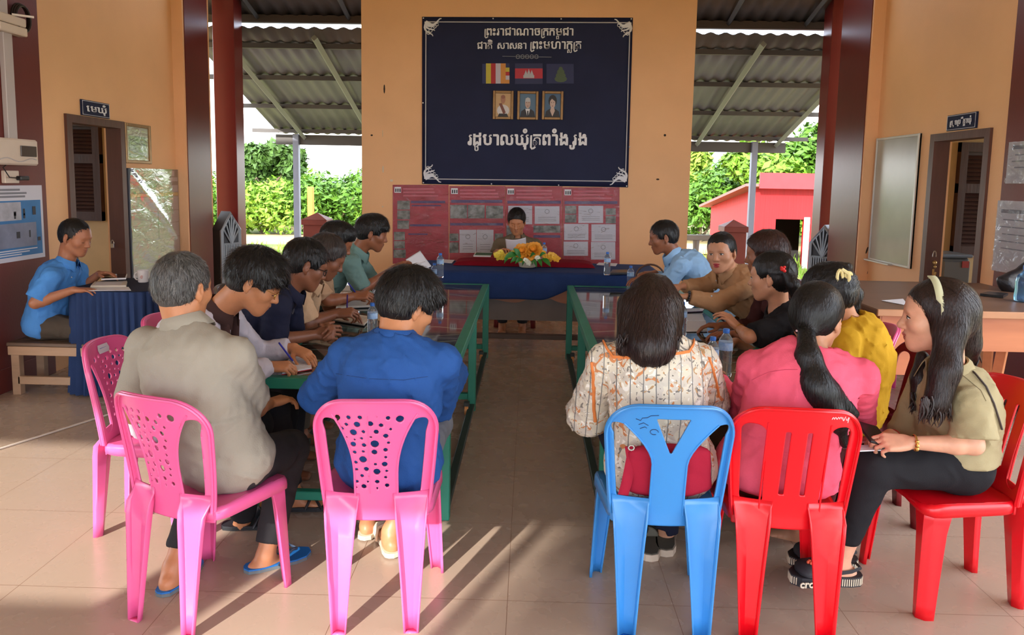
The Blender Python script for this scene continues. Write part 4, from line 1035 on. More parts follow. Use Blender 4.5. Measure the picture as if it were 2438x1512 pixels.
def skirt(j, i):
    u, v, a = per[i % N]; z = SZ + .006 - (SZ - .01) * j / 14
    pl = (abs((a * 44 / 6.283) % 1 - .5) * 2) ** .6; k = .012 + .03 * j / 14 ; fl = 1 + .05 * (j / 14) ** 2
    return (cxs + u * (hx * fl + k * (pl - .5)), cys + v * (hy * fl + k * (pl - .5)), max(.004, z))
V = [skirt(j, i) for j in range(15) for i in range(N)]; F = [(j * N + i, (j + 1) * N + i, (j + 1) * N + (i + 1) % N, j * N + (i + 1) % N) for j in range(14) for i in range(N)]
m.add(V, F)
o = m.build('table_skirt', M('navy_skirt', (38, 58, 98), .75, var=.1, vscale=5, bump=.15, bscale=160, spec=.2), None, True); tag(o, 'pleated navy skirt hanging to the floor round the small side table', 'table skirt')
m = MB(); m.prism([(cxs + u * (hx - .003), cys + v * (hy - .003), SZ + .004) for u, v, a in per], (0, 0, 1), .006)
m.build('top_cover', M('navy_cover', (22, 32, 58), .7, spec=.2), o)

# wooden bench under the seated man
WB = M('raw_pine', (176, 142, 112), .6, var=.16, vscale=12, stretch=(.2, 1, 1), bump=.1, bscale=50); WBD = M('worn_dark_plank', (104, 82, 66), .5, var=.2, vscale=9, stretch=(.2, 1, 1))
t = thing('bench', 'raw wooden bench against the maroon wall under the seated man', 'bench', (-3.2, 5.0, 0))
bx0, bx1, by0, by1, bz = -3.52, -2.7, 4.80, 5.12, .365
for y0, y1 in ((by0, by0 + .1), (by0 + .11, by0 + .21), (by0 + .22, by1)): MB().span((bx0, y0, bz - .025), (bx1, y1, bz), .004).build('seat_plank', WBD, t)
for x in (bx0 + .02, bx1 - .08):
    for y in (by0 + .01, by1 - .06): MB().span((x, y, 0), (x + .055, y + .05, bz - .025), .003).build('leg', WB, t)
for y in (by0, by1 - .03): MB().span((bx0 + .01, y - .004, bz - .085), (bx1 - .01, y + .03, bz - .025), .003).build('apron', WB, t)
MB().span((bx0 + .06, by0 + .01, .075), (bx1 - .06, by0 + .04, .13), .003).build('stretcher', WB, t)

# counter desk on the right
CW = M('orange_counter_wood', (206, 128, 82), .4, var=.14, vscale=7, stretch=(.12, 1, 1), bump=.06, bscale=30, c2=(172, 100, 62)); CT = M('brown_counter_top', (112, 82, 64), .4, var=.15, vscale=6, stretch=(.15, 1, 1))
def cz(x, y, Z): return at(x, y, Z=Z)
CZ = .69
c0 = cz(2090, 745, CZ)        # front left corner of the top
cy0 = 3.95; ctl = at(2092, 735, Y=cy0); cxl = ctl.x; CZ = ctl.z
t = thing('counter_desk', 'orange brown wooden counter desk along the right side', 'desk', (cxl + .9, cy0 + .4, 0))
MB().span((cxl - .02, cy0 - .02, CZ - .03), (cxl + 1.26, cy0 + 1.2, CZ), .006).build('top', CT, t)
MB().span((cxl - .02, cy0 - .035, CZ - .035), (cxl + 1.26, cy0 - .018, CZ + .002), .003).build('edge_strip', M('pale_edge_strip', (186, 132, 92), .45, var=.12), t)
MB().span((cxl + .01, cy0, CZ - .22), (cxl + 1.24, cy0 + .03, CZ - .035)).build('front_apron', CW, t)
MB().span((cxl, cy0 + .03, CZ - .3), (cxl + .03, cy0 + 1.15, CZ - .03)).build('side_panel', CW, t)
MB().span((cxl + .02, cy0 - .002, CZ - .36), (cxl + .34, cy0 + .02, CZ - .04)).build('drawer_front', CW, t)
for x, sl in ((cxl + .05, .0), (cxl + .78, -.06), (cxl + 1.17, .0)):
    MB().tube([(x + .03, cy0 + .2, CZ - .2), (x + .03 + sl * 1.2, cy0 + .2, 0)], .034, 4).build('leg', CW, t)
    MB().tube([(x + .03, cy0 + .95, CZ - .2), (x + .03, cy0 + .95, 0)], .034, 4).build('leg', CW, t)

# ------------------------------------------------------------------ moulded plastic chairs
def plate(sd, box, step, f3):
    """flat sheet with cut-outs, traced from a 2D outline and bent by f3"""
    u = np.arange(box[0], box[1] + step, step); v = np.arange(box[2], box[3] + step, step); U, Vv = np.meshgrid(u, v, indexing='ij'); D = sd(U, Vv)
    pts = []; idx = {}; faces = []
    def P(i, j):
        k = (i, j)
        if k not in idx: idx[k] = len(pts); pts.append((u[i], v[j]))
        return idx[k]
    def E(i, j, k, l):
        key = (min((i, j), (k, l)), max((i, j), (k, l)))
        if key not in idx:
            a, b = D[i, j], D[k, l]; t = min(.98, max(.02, a / (a - b))); idx[key] = len(pts); pts.append((u[i] + (u[k] - u[i]) * t, v[j] + (v[l] - v[j]) * t))
        return idx[key]
    for i in range(len(u) - 1):
        for j in range(len(v) - 1):
            c = ((i, j), (i + 1, j), (i + 1, j + 1), (i, j + 1)); ins = [D[a] < 0 for a in c]
            if not any(ins): continue
            q = []
            for k in range(4):
                a, b = c[k], c[(k + 1) % 4]
                if ins[k]: q.append(P(*a))
                if ins[k] != ins[(k + 1) % 4]: q.append(E(*a, *b))
            if len(q) > 2: faces.append(q)
    return [f3(*p) for p in pts], faces
def smin(a, b, k): h = np.clip(.5 + .5 * (b - a) / k, 0, 1); return b + (a - b) * h - k * h * (1 - h)
BH = .406
WIDE = 0.
def hw(v): return .172 + WIDE + .036 * np.clip(v / BH, 0, 1) ** .8
def outline(u, v):
    w = hw(v); r = .105
    dx = np.abs(u) - (w - r); top = BH - .020 * (u / .2) ** 2; dy = v - (top - r)
    d = np.hypot(np.maximum(dx, 0), np.maximum(dy, 0)) + np.minimum(np.maximum(dx, dy), 0) - r
    return np.maximum(d, -.04 - v)
def opening(u, v, inner, lo, hi, side=.034, r=.035):
    """side window between the splat edge inner(v) and the outer rail"""
    a = np.abs(u); w = hw(v) - side; i = inner(v); mid = (w + i) / 2; half = (w - i) / 2
    dx = np.abs(a - mid) - np.maximum(half - r, .002); dy = np.abs(v - (lo + hi) / 2) - ((hi - lo) / 2 - r)
    return np.hypot(np.maximum(dx, 0), np.maximum(dy, 0)) + np.minimum(np.maximum(dx, dy), 0) - r
HOLES = [(-.118, .335, .010), (-.082, .338, .008), (-.045, .340, .008), (.012, .342, .004), (.045, .338, .008), (.082, .332, .013), (-.09, .312, .007), (-.055, .314, .011), (-.012, .318, .010), (.022, .312, .008), (-.102, .296, .005), (-.068, .284, .012), (-.035, .288, .007), (.006, .288, .009), (.052, .296, .006), (.036, .272, .009), (-.088, .266, .004), (-.064, .258, .005), (-.042, .263, .006), (-.012, .268, .005), (-.07, .240, .010), (-.035, .238, .008), (.0, .243, .014), (.044, .246, .006), (-.066, .21, .007), (-.038, .214, .006), (-.002, .212, .010), (.034, .22, .008), (-.04, .184, .013), (.0, .166, .006), (.034, .192, .006), (.03, .166, .010), (-.064, .172, .007), (-.062, .146, .006), (-.03, .148, .009), (.004, .138, .012), (.036, .14, .006), (-.045, .122, .007), (-.02, .12, .004), (.032, .116, .006), (-.062, .1, .006), (-.026, .1, .005), (.004, .1, .008), (-.04, .082, .009), (.036, .085, .008), (.004, .075, .005), (-.064, .078, .004)]
def back_sd(kind):
    def sd(u, v):
        d = outline(u, v)
        if kind == 'dots':
            inn = lambda v: .070 + .075 * np.clip((v - .12) / .24, 0, 1) ** 2.2
            d = np.maximum(d, -opening(u, v, inn, .036, .335, r=.03))
            for x, y, r in HOLES: d = np.maximum(d, r - np.hypot(u - x, (v - y - .005)))
        elif kind == 'y':
            inn = lambda v: .058 + .004 * v + .11 * np.clip((v - .19) / .15, 0, 1) ** 1.7
            d = np.maximum(d, -opening(u, v, inn, .034, .330, side=.024, r=.034))
            t = np.maximum(np.abs(u) * .93 - (v - .235) * .37 * 1.05, v - .355); d = np.maximum(d, -(t - .004))
        else:
            inn = lambda v: .098 + 0 * v
            d = np.maximum(d, -opening(u, v, inn, .036, .340, side=.036, r=.034))
            for x in (-.034, .034): d = np.maximum(d, -(np.maximum(np.abs(u - x) - .0085, np.abs(v - .205) - .118)))
        return d
    return sd
def back3(u, v):
    t = v / BH; y = -.175 - .085 * max(0, t) ** 1.25 - .012 * min(0, t)
    y += (.035 + .02 * max(0, t)) * (u / .19) ** 2
    return (u, y, .41 + v * .985)
def seat_sd(u, v):
    w = .172 + .035 * np.clip((v + .18) / .37, 0, 1); r = .05; dx = np.abs(u) - (w - r); dy = np.abs(v - .014) - (.174 - r)
    return np.hypot(np.maximum(dx, 0), np.maximum(dy, 0)) + np.minimum(np.maximum(dx, dy), 0) - r
def seat3(u, v): return (u, v, .415 - .016 * (1 - (u / .2) ** 2) * (1 - ((v + .02) / .22) ** 2) - .012 * max(0, (v - .12) / .07) ** 2 + .004)
def ring(sd, n, c, rmax):
    P = []
    for k in range(n):
        a = 2 * math.pi * k / n; lo, hi = 0, rmax
        for _ in range(22):
            m = (lo + hi) / 2
            if float(sd(np.array(c[0] + m * math.cos(a)), np.array(c[1] + m * math.sin(a)))) < 0: lo = m
            else: hi = m
        P.append((c[0] + lo * math.cos(a), c[1] + lo * math.sin(a)))
    return P
def make_chair(kind, mat, label, group):
    global WIDE
    WIDE = 0. if kind == 'dots' else .009
    t = thing('plastic_chair', label, 'chair', (0, 0, 0), 0, group)
    m = MB(); V, F = plate(back_sd(kind), (-.22, .22, -.06, BH + .02), .0062, back3); m.add(V, F)
    o = m.build('backrest', mat, t, True, solid=.0065)
    m = MB(); rp = [p for p in ring(outline, 96, (0, .2), .4)]
    rp = [p for p in rp[-30:] + rp[:79] if p[1] > -.02]
    pts = []
    for a, b in rp:
        q = Vector(back3(a, b)); pts.append(q + Vector((0, -.006, 0)))
    m.tube(pts, .0075, 8); m.tube([p + Vector((0, -.011, 0)) for p in pts], .005, 6)
    if kind == 'dots':                      # moulded ridges framing the splat
        for s in (-1, 1): m.tube([Vector(back3(s * (.070 + .075 * max(0, (v - .12) / .24) ** 2.2), v)) + Vector((0, -.003, 0)) for v in [.05 + .3 * k / 14 for k in range(15)]], .004, 6)
        m.tube([Vector(back3(-.02, v)) + Vector((0, -.003, 0)) for v in [.06 + .29 * k / 8 for k in range(9)]], .0022, 5)
    elif kind == 'y':
        for s in (-1, 1): m.tube([Vector(back3(s * (.056 + .11 * max(0, (v - .19) / .15) ** 1.7), v)) + Vector((0, -.004, 0)) for v in [.0 + .33 * k / 14 for k in range(15)]], .004, 6)
    else:
        for s in (-1, 1): m.tube([Vector(back3(s * .098, v)) + Vector((0, -.003, 0)) for v in [.0 + .35 * k / 6 for k in range(7)]], .0035, 6)
    m.build('backrest_rim', mat, o, True)
    m = MB(); V, F = plate(seat_sd, (-.23, .23, -.21, .21), .011, seat3); m.add(V, F); o = m.build('seat', mat, t, True, solid=.006)
    m = MB(); rp = ring(seat_sd, 60, (0, .014), .3); V = []
    for a, b in rp:
        q = Vector(seat3(a, b)); low = .375 + .028 * max(0, 1 - abs(abs(a) - 0) / .2) * (abs(b) > .1)
        V += [q + Vector((0, 0, .002)), q * 1.0 + Vector((a * .03, b * .03, -.012)), Vector((a * 1.035, b * 1.035, low))]
    n = len(rp); F = [(i * 3 + k, i * 3 + k + 1, ((i + 1) % n) * 3 + k + 1, ((i + 1) % n) * 3 + k) for i in range(n) for k in (0, 1)]
    m.add(V, F); m.build('seat_apron', mat, o, True, solid=.006)
    for s in (-1, 1):                       # rear legs: tapering channels, open to the back
        m = MB(); V = []; H = 9
        for k in range(H + 1):
            f = (k / H) ** 1.35; z = .468 * (1 - f); xo = .174 + WIDE - .027 * f ** .8 - .004 * f; xi = .055 + .043 * f ** .75; yb = -.196 - .034 * f; d = .034 - .010 * f
            for x, y in ((xo, yb - .004), (xo - .004, yb + d * .45), ((xo * .62 + xi * .38), yb + d), (xi + .003, yb + d * .6), (xi, yb - .004)):
                b_ = min(1, f / .16); b_ = b_ * b_ * (3 - 2 * b_); V.append((s * x, (back3(x, z - .41)[1] - .004) * (1 - b_) + y * b_, z))
        F = [(k * 5 + i, k * 5 + i + 1, (k + 1) * 5 + i + 1, (k + 1) * 5 + i) for k in range(H) for i in range(4)]
        if s > 0: F = [f[::-1] for f in F]
        m.add(V, F); m.add([V[-5], V[-4], V[-3], V[-2], V[-1]], [(0, 1, 2, 3, 4)]); m.build('leg', mat, t, True, solid=.0055)
    for s in (-1, 1):                       # front legs: angle section with the corner outward
        m = MB(); V = []
        for k in range(H + 1):
            f = k / H; z = .405 * (1 - f); xo = .198 + .016 * f; yf = .178 + .012 * f; w = .075 - .030 * f ** .8; e = .012 * max(0, 1 - f * 5)
            for x, y in ((xo - w - e, yf - .010), (xo - w - e + .004, yf), (xo - .02, yf + .004), (xo, yf - .018), (xo + .002, yf - w - e), (xo - .006, yf - w - e)): V.append((s * x, y, z))
        F = [(k * 6 + i, k * 6 + i + 1, (k + 1) * 6 + i + 1, (k + 1) * 6 + i) for k in range(H) for i in range(5)]
        if s < 0: F = [f[::-1] for f in F]
        m.add(V, F); m.build('leg', mat, t, True, solid=.0055)
    return t
def plastic(name, c, c2=None): return M(name, c, .28, spec=.6, var=.05, vscale=3, c2=c2, bump=.03, bscale=25)
PINK = plastic('pink_plastic', (237, 98, 156)); BLUE = plastic('sky_blue_plastic', (62, 142, 212)); RED = plastic('red_plastic', (232, 14, 30)); DRED = plastic('dark_red_plastic', (118, 18, 26)); WHITEP = plastic('white_plastic', (214, 212, 206)); GREYP = plastic('grey_brown_plastic', (96, 88, 84))
_ch = {}
def chair(kind, mat, x, y, rot, label, group):
    k = (kind, mat.name)
    if k not in _ch: _ch[k] = c = make_chair(kind, mat, label, group)
    else: c = copy_tree(_ch[k]); c['label'] = label; c['group'] = group
    c.location = (x, y, 0); c.rotation_euler = (0, 0, math.radians(rot)); return c
# rot = anticlockwise turn from facing the back wall
GPK, GRD, GHD = 'pink plastic chairs', 'red plastic chairs', 'plastic chairs along the tables'
chA = chair('dots', PINK, -1.56, 3.03, -90, 'pink chair with a sticker on its back, sideways at the left end of the table', GPK)
chB = chair('dots', PINK, -1.125, 2.50, -21, 'pink chair with round holes under the man in the grey shirt', GPK)
chC = chair('dots', PINK, -.508, 2.53, 5, 'pink chair with round holes under the boy in the blue shirt', GPK)
chG = chair('y', BLUE, .478, 2.55, 0, 'sky blue chair with a Y-shaped back', GHD)
chD = chair('slats', RED, .900, 2.55, -4, 'red slatted chair with white handwriting, under the woman in pink', GRD)
chE = chair('slats', RED, 1.58, 2.70, 94, 'red slatted chair turned sideways under the woman with the headband', GRD)
chF = chair('slats', DRED, 1.56, 3.36, 80, 'dark red slatted chair behind the woman in yellow', GHD)
chair('dots', PINK, -1.62, 3.60, -90, 'pink chair at the left table, mostly hidden behind the man in navy', GPK)
chair('slats', GREYP, -1.70, 4.12, -90, 'grey brown chair at the left table, behind the man with greying hair', GHD)
chair('slats', GREYP, -1.72, 4.66, -90, 'grey brown chair at the left table, under the man with shaved sides', GHD)
chair('dots', PINK, -1.66, 5.22, -90, 'pink chair at the far end of the left table, under the man in teal', GPK)
chair('slats', RED, 1.60, 5.50, 90, 'red chair at the far end of the right table, under the man in pale blue', GRD)
chair('slats', RED, 1.72, 4.72, 90, 'red chair at the right table under the woman in the tan uniform', GRD)
chair('y', WHITEP, 1.66, 4.22, 90, 'white plastic chair at the right table behind the woman in black', GHD)
chair('dots', PINK, 1.62, 3.80, 80, 'pink chair at the right table under the woman in black', GPK)
chair('slats', DRED, -.13, 7.68, 180, 'dark red chair behind the head desk under the reading man', GHD)
chair('dots', PINK, 2.90, 5.75, 0, 'pink chair pushed in behind the counter desk on the right', GPK)

# ------------------------------------------------------------------ people
def nrm(v): v = A3(v); return v / (np.sqrt(v @ v) + 1e-9)
def vec(v): return A3(tuple(v))
def hdir(h): h = math.radians(h); return A3((math.sin(h), math.cos(h), 0))
def skin_mat(name, c, lip):
    if name in _M: return _M[name]
    m = M(name, c, .42, var=.09, vscale=22, bump=.06, bscale=260, spec=.4); nt = m.node_tree; N = nt.nodes; L = nt.links; b = N['Principled BSDF']
    b.inputs['Subsurface Weight'].default_value = .12; b.inputs['Subsurface Radius'].default_value = (.012, .005, .003); b.inputs['Subsurface Scale'].default_value = 1
    at_ = N.new('ShaderNodeAttribute'); at_.attribute_name = 'lip'; mx = N.new('ShaderNodeMix'); mx.data_type = 'RGBA'; mx.inputs[7].default_value = (*lin(lip), 1)
    L.new(b.inputs['Base Color'].links[0].from_socket, mx.inputs[6]); L.new(at_.outputs['Fac'], mx.inputs[0]); L.new(mx.outputs[2], b.inputs['Base Color'])
    return m
def hair_mat(name, c, c2=None, rough=.42):
    if name in _M: return _M[name]
    m = M(name, c, rough, spec=.45, bump=.3, bscale=140, stretch=(1, 1, .2)); nt = m.node_tree; N = nt.nodes; L = nt.links; b = N['Principled BSDF']
    at_ = N.new('ShaderNodeAttribute'); at_.attribute_name = 'strand'; mx = N.new('ShaderNodeMix'); mx.data_type = 'RGBA'
    d = lin(c2) if c2 else tuple(v * .45 for v in lin(c)); mx.inputs[6].default_value = (*d, 1); mx.inputs[7].default_value = (*(tuple(v * 1.5 for v in lin(c))), 1)
    L.new(at_.outputs['Fac'], mx.inputs[0]); L.new(mx.outputs[2], b.inputs['Base Color']); return m
def cloth_mat(name, c, var=.05, bump=.15, bscale=220, rough=.85, c2=None, vscale=5, crease=.9):
    if name in _M: return _M[name]
    m = M(name, c, rough, spec=.18, var=var, vscale=vscale, bump=bump, bscale=bscale, c2=c2); creases(m, crease); return m
def creases(m, k):
    nt = m.node_tree; N = nt.nodes; L = nt.links; b = N['Principled BSDF']; tc = N.new('ShaderNodeTexCoord')
    mp = N.new('ShaderNodeMapping'); mp.inputs['Scale'].default_value = (1, 1, 1.5); L.new(tc.outputs['Object'], mp.inputs[0])
    nz = N.new('ShaderNodeTexNoise'); nz.noise_type = 'RIDGED_MULTIFRACTAL'; nz.inputs['Scale'].default_value = 7; nz.inputs['Detail'].default_value = 2.2; nz.inputs['Distortion'].default_value = .9; nz.inputs['Roughness'].default_value = .35
    L.new(mp.outputs[0], nz.inputs['Vector'])
    bp = N.new('ShaderNodeBump'); bp.inputs['Strength'].default_value = k; bp.inputs['Distance'].default_value = .016; L.new(nz.outputs['Fac'], bp.inputs['Height'])
    if b.inputs['Normal'].links: L.new(b.inputs['Normal'].links[0].from_socket, bp.inputs['Normal'])
    L.new(bp.outputs[0], b.inputs['Normal'])

class Head:
    def __init__(s, c, hy, hp, hr, k):
        f0 = hdir(hy); r = A3((math.cos(math.radians(hy)), -math.sin(math.radians(hy)), 0)); p = math.radians(hp)
        f = f0 * math.cos(p) + A3((0, 0, -math.sin(p))); u = np.cross(r, f); a = math.radians(hr)
        r, u = r * math.cos(a) + u * math.sin(a), u * math.cos(a) - r * math.sin(a)
        s.c = vec(c); s.R = np.stack([r, f, u]).astype(np.float32); s.k = k
    def P(s, x, y, z): return s.c + s.R.T @ (A3((x, y, z)) * s.k)
    def loc(s, V): return ((V - s.c) @ s.R.T) / s.k
    def ell(s, F, p, r, k, op='u', ax=None):
        R = s.R if ax is None else (np.array(ax, np.float32) @ s.R)
        F.ell(s.P(*p), A3(r) * s.k, R, k * s.k, op)
    def cap(s, F, a, b, ra, rb, k, op='u'): F.cap(s.P(*a), s.P(*b), ra * s.k, rb * s.k, k * s.k, op)
def rotz(a): a = math.radians(a); return [[math.cos(a), math.sin(a), 0], [-math.sin(a), math.cos(a), 0], [0, 0, 1]]
def head_skin(F, H, neck, fem, jaw=1., eyes=0, nr=None):
    H.ell(F, (0, -.012, .03), (.0755, .097, .088), .02)
    H.ell(F, (0, .03, .036), (.061, .054, .06), .03)
    H.ell(F, (0, .033, -.03), (.057 * jaw, .057, .076), .03)
    for s in (-1, 1):
        H.cap(F, (s * .050 * jaw, -.004, -.052), (s * .017, .060, -.094), .019, .018 if not fem else .015, .03)
        H.ell(F, (s * .041 * jaw, .055, -.022), (.024, .024, .022), .025)
    H.ell(F, (0, .066, -.095), (.019, .018, .017), .02)
    F.cap(H.P(0, -.03, -.05), neck, (nr or (.047 if fem else .056)) * H.k, (nr or (.047 if fem else .056)) * 1.04, .03)
    H.cap(F, (-.03, .077, .022), (.03, .077, .022), .010 if fem else .012, .010 if fem else .012, .02)
    H.ell(F, (0, .066, -.062), (.030, .026, .026), .02)
    for s in (-1, 1):
        H.ell(F, (s * .032, .099, .004), (.017, .015, .011), .014, 's')
        H.ell(F, (s * .031, .0755, .002), (.0138, .0125, .0122), .004)
    H.cap(F, (0, .084, .012), (0, .103, -.026), .0075, .0112, .012)
    H.ell(F, (0, .105, -.030), (.0122, .0105, .0098), .006)
    for s in (-1, 1): H.ell(F, (s * .0128, .094, -.033), (.0085, .010, .0078), .006)
    H.cap(F, (-.018, .083, -.0585), (0, .0925, -.0570), .005, .0062, .005); H.cap(F, (.018, .083, -.0585), (0, .0925, -.0570), .005, .0062, .005)
    H.cap(F, (-.014, .083, -.070), (.014, .083, -.070), .0062, .0062, .005); H.ell(F, (0, .089, -.0695), (.012, .006, .006), .005)
    H.cap(F, (-.021, .092, -.0638), (.021, .092, -.0638), .0022, .0022, .003, 's')
    for s in (-1, 1):
        H.ell(F, (s * .079, -.014, -.004), (.0085, .019, .032), .006, 'u', rotz(-s * 24))
        H.ell(F, (s * .089, -.008, .002), (.0075, .0105, .018), .004, 's', rotz(-s * 24))
        H.ell(F, (s * .077, -.006, -.033), (.006, .008, .009), .006)
def lip_attr(H, V, amount):
    q = H.loc(np.asarray(V, np.float32)); d = np.minimum(np.hypot(q[:, 0] / .021, (q[:, 2] + .058) / .0072), np.hypot(q[:, 0] / .018, (q[:, 2] + .070) / .0078))
    return amount * np.clip((1.12 - d) / .3, 0, 1) * (q[:, 1] > .074)
BROW = M('black_brow_hair', (26, 20, 18), .6); SCL = M('eye_white', (222, 216, 210), .25); IRIS = M('dark_iris', (30, 18, 14), .15); LASH = M('eyelash', (18, 13, 12), .6)
def face_parts(H, root, eyes, brow=1.):
    for s in (-1, 1):
        m = MB(); m.tube([H.P(s * .011, .0905, .0215), H.P(s * .022, .0905, .0265), H.P(s * .035, .085, .0275), H.P(s * .047, .074, .022)], [.0030 * brow * H.k, .0036 * brow * H.k, .0032 * brow * H.k, .0016 * H.k], 6, flat=.7)
        m.build('eyebrow', BROW, root, True)
        m = MB()
        if eyes == 0:
            m.tube([H.P(s * (.031 + .0145 * q), .0872 - .0052 * q * q * (1.6 if q > 0 else 1), -.0055 - .002 * (1 - q * q)) for q in (-1, -.6, -.2, .2, .6, 1)], .0014 * H.k, 5); m.build('eyelash', LASH, root)
        else:
            R = Matrix(H.R.T.tolist())
            m.ball(H.P(s * .031, .0805, .0015), tuple(v * H.k for v in (.0138, .0085, .0058)), 14, R); e = m.build('eye', SCL, root, True)
            m = MB(); m.ball(H.P(s * .031 + eyes[0] * .004, .0866, .0018 + eyes[1] * .002), tuple(v * H.k for v in (.0054, .0030, .0054)), 12, R); m.build('iris', IRIS, e, True)
            m = MB(); m.tube([H.P(s * (.031 + .0152 * q), .0885 - .0056 * q * q * (1.5 if q > 0 else 1), .0075 - .0055 * q * q) for q in (-1, -.6, -.2, .2, .6, 1)], .0017 * H.k, 5); m.build('eyelash', LASH, root)

def hand(F, w, d, n, side, curl=(.35,) * 4, thumb=.4, sc=1., spread=.5):
    d = nrm(d); n = vec(n); n = nrm(n - d * (n @ d)); t = np.cross(d, n) if side == 'R' else np.cross(n, d); w = vec(w)
    G = Field(); K = []
    for i in range(4):
        off = (.030 - .0195 * i) * sc; L_ = (.086, .089, .084, .075)[i] * sc; k = w + d * L_ + t * off * (1 + .12 * spread); K.append(k)
        G.cap(w + d * .012 * sc + t * off * .62, k, .0135 * sc, .0112 * sc, .012)
    G.ell(w + d * .045 * sc + n * .006, (.030 * sc, .040 * sc, .014 * sc), np.stack([t, d, n]), .015)
    F.sub(G, .008)
    for i in range(4):
        f = Field(); c = curl[i]; a = 0; p = K[i] - n * .001; ln = (.041, .045, .042, .033)[i] * sc; rr = (.0088, .0090, .0086, .0076)[i] * sc
        dd = nrm(d + t * (.10 - .07 * i) * spread)
        for j, (fr, an) in enumerate(((1, 52), (.64, 68), (.5, 40))):
            a += c * math.radians(an); q = p + (dd * math.cos(a) + n * math.sin(a)) * ln * fr; f.cap(p, q, rr * (1 - .09 * j), rr * (.93 - .09 * j), .003); p = q
        F.sub(f, .005)
    f = Field(); p = w + d * .022 * sc + t * .020 * sc + n * .004
    a0 = nrm(t * (.85 - .35 * thumb) + d * .62 + n * (.15 + .5 * thumb)); a1 = nrm(a0 * .8 + d * .55 - t * .28 * thumb + n * .1); a2 = nrm(a1 * .8 + d * .5 - t * .3 * thumb)
    for dd, ln, r0, r1 in ((a0, .040, .0135, .0112), (a1, .031, .0108, .0098), (a2, .025, .0096, .0078)):
        q = p + dd * ln * sc; f.cap(p, q, r0 * sc, r1 * sc, .004); p = q
    F.sub(f, .008)
    return K

def foot(F, A, h, sc=1., toes=True):
    f = hdir(h); r = A3((f[1], -f[0], 0)); A = vec(A); G = vec((A[0], A[1], 0)); z = A3((0, 0, 1)); b = A[2] - .075
    def Q(x, y, zz): return G + r * x * sc + f * y * sc + z * (zz * sc + b)
    F.ell(Q(0, -.035, .033), A3((.030, .036, .033)) * sc, np.stack([r, f, z]), .02)
    F.cap(A, Q(0, -.01, .04), .034 * sc, .03 * sc, .02)
    F.econe(Q(0, -.02, .034), Q(0, .115, .020), r, .030 * sc, .026 * sc, .041 * sc, .016 * sc, .025)
    F.cap(Q(0, .0, .055), Q(0, .09, .024), .026 * sc, .018 * sc, .02)
    if toes:
        for i, (x, y, rr) in enumerate(((-.028, .150, .0125), (-.008, .157, .0098), (.008, .152, .0092), (.023, .143, .0088), (.036, .130, .0082))):
            F.cap(Q(x * .9, .105, .016), Q(x, y, .012), rr * sc, rr * sc, .006)

def spine(S):
    p, n = vec(S['pel']), vec(S['neck']); f = hdir(S['hd']); ax = nrm(n - p); bk = -(f - ax * (f @ ax)); bk = nrm(bk); h = S.get('hunch', .035)
    B = lambda t: p + (n - p) * t + bk * h * 4 * t * (1 - t) * (.6 + .8 * t) / 1.0
    return [B(t) for t in (0, .28, .56, .80, 1)], ax, bk
def torso(F, S, inf, k=.05, hem=None):
    sp, ax, bk = spine(S); g = S.get('girth', 1.); fem = S.get('fem'); lat0 = hdir(S['hd'] - 90); lat1 = hdir(S['hd'] + S.get('sy', 0) - 90)
    W0 = [.172, .150, .160, .165] if not fem else [.172, .136, .142, .142]; D0 = [.112, .104, .112, .098] if not fem else [.116, .098, .108, .090]
    W_ = [w * g + inf for w in W0]; D_ = [d * (g * 1.05 if g > 1 else g) + inf for d in D0]; lats = [lat0, nrm(lat0 * .7 + lat1 * .3), nrm(lat0 * .3 + lat1 * .7), lat1]
    F.ell(sp[0] + A3((0, 0, .015)), (W_[0], D_[0] + .008, .115 + inf), np.stack([nrm(lat0), nrm(np.cross(lat0, (0, 0, 1))), A3((0, 0, 1))]), k)
    for i in range(3): F.econe(sp[i], sp[i + 1], lats[i + 1], W_[i], D_[i], W_[i + 1], D_[i + 1], k)
    F.econe(sp[3], sp[4] - ax * .035, lat1, W_[3] * .92, D_[3] * .95, .085 + inf, .060 + inf, k)
    if fem:
        b = S.get('bust', 1.)
        for s in (-1, 1): F.ell(sp[2] * .55 + sp[3] * .45 - bk * (.070 * g) + lat1 * s * .065, A3((.062, .058, .062)) * b + inf, None, .05)
    if S.get('belly'): F.ell(sp[1] - bk * .05, (.13 * g + inf, .12 * g + inf, .13 + inf), np.stack([nrm(lat0), nrm(np.cross(lat0, (0, 0, 1))), A3((0, 0, 1))]), k)
    sh = shoulders(S); r = (.044 if fem else .052) + inf
    for s in sh: F.cap(sp[4] - ax * .065, s, .048 + inf, r, .035)
    return sp, ax, bk, lat1
def shoulders(S):
    if 'sh' in S: return [vec(S['sh'][0]), vec(S['sh'][1])]
    sp, ax, bk = spine(S); lat1 = hdir(S['hd'] + S.get('sy', 0) - 90); w = S.get('shw', .16 if S.get('fem') else .178); base = vec(S['neck']) - ax * .055 - bk * S.get('shf', .01) - A3((0, 0, S.get('drop', .015)))
    return [base + lat1 * w, base - lat1 * w]          # left, right
def ik(a, b, l1, l2, pole):
    a, b = vec(a), vec(b); d = b - a; L_ = np.sqrt(d @ d); u = d / L_; k = min(1., (l1 + l2) * .998 / L_)
    L_ = min(L_, (l1 + l2) * .998); x = (l1 * l1 - l2 * l2 + L_ * L_) / (2 * L_); h = math.sqrt(max(0, l1 * l1 - x * x)); p = vec(pole); p = nrm(p - u * (p @ u))
    return a + u * x + p * h
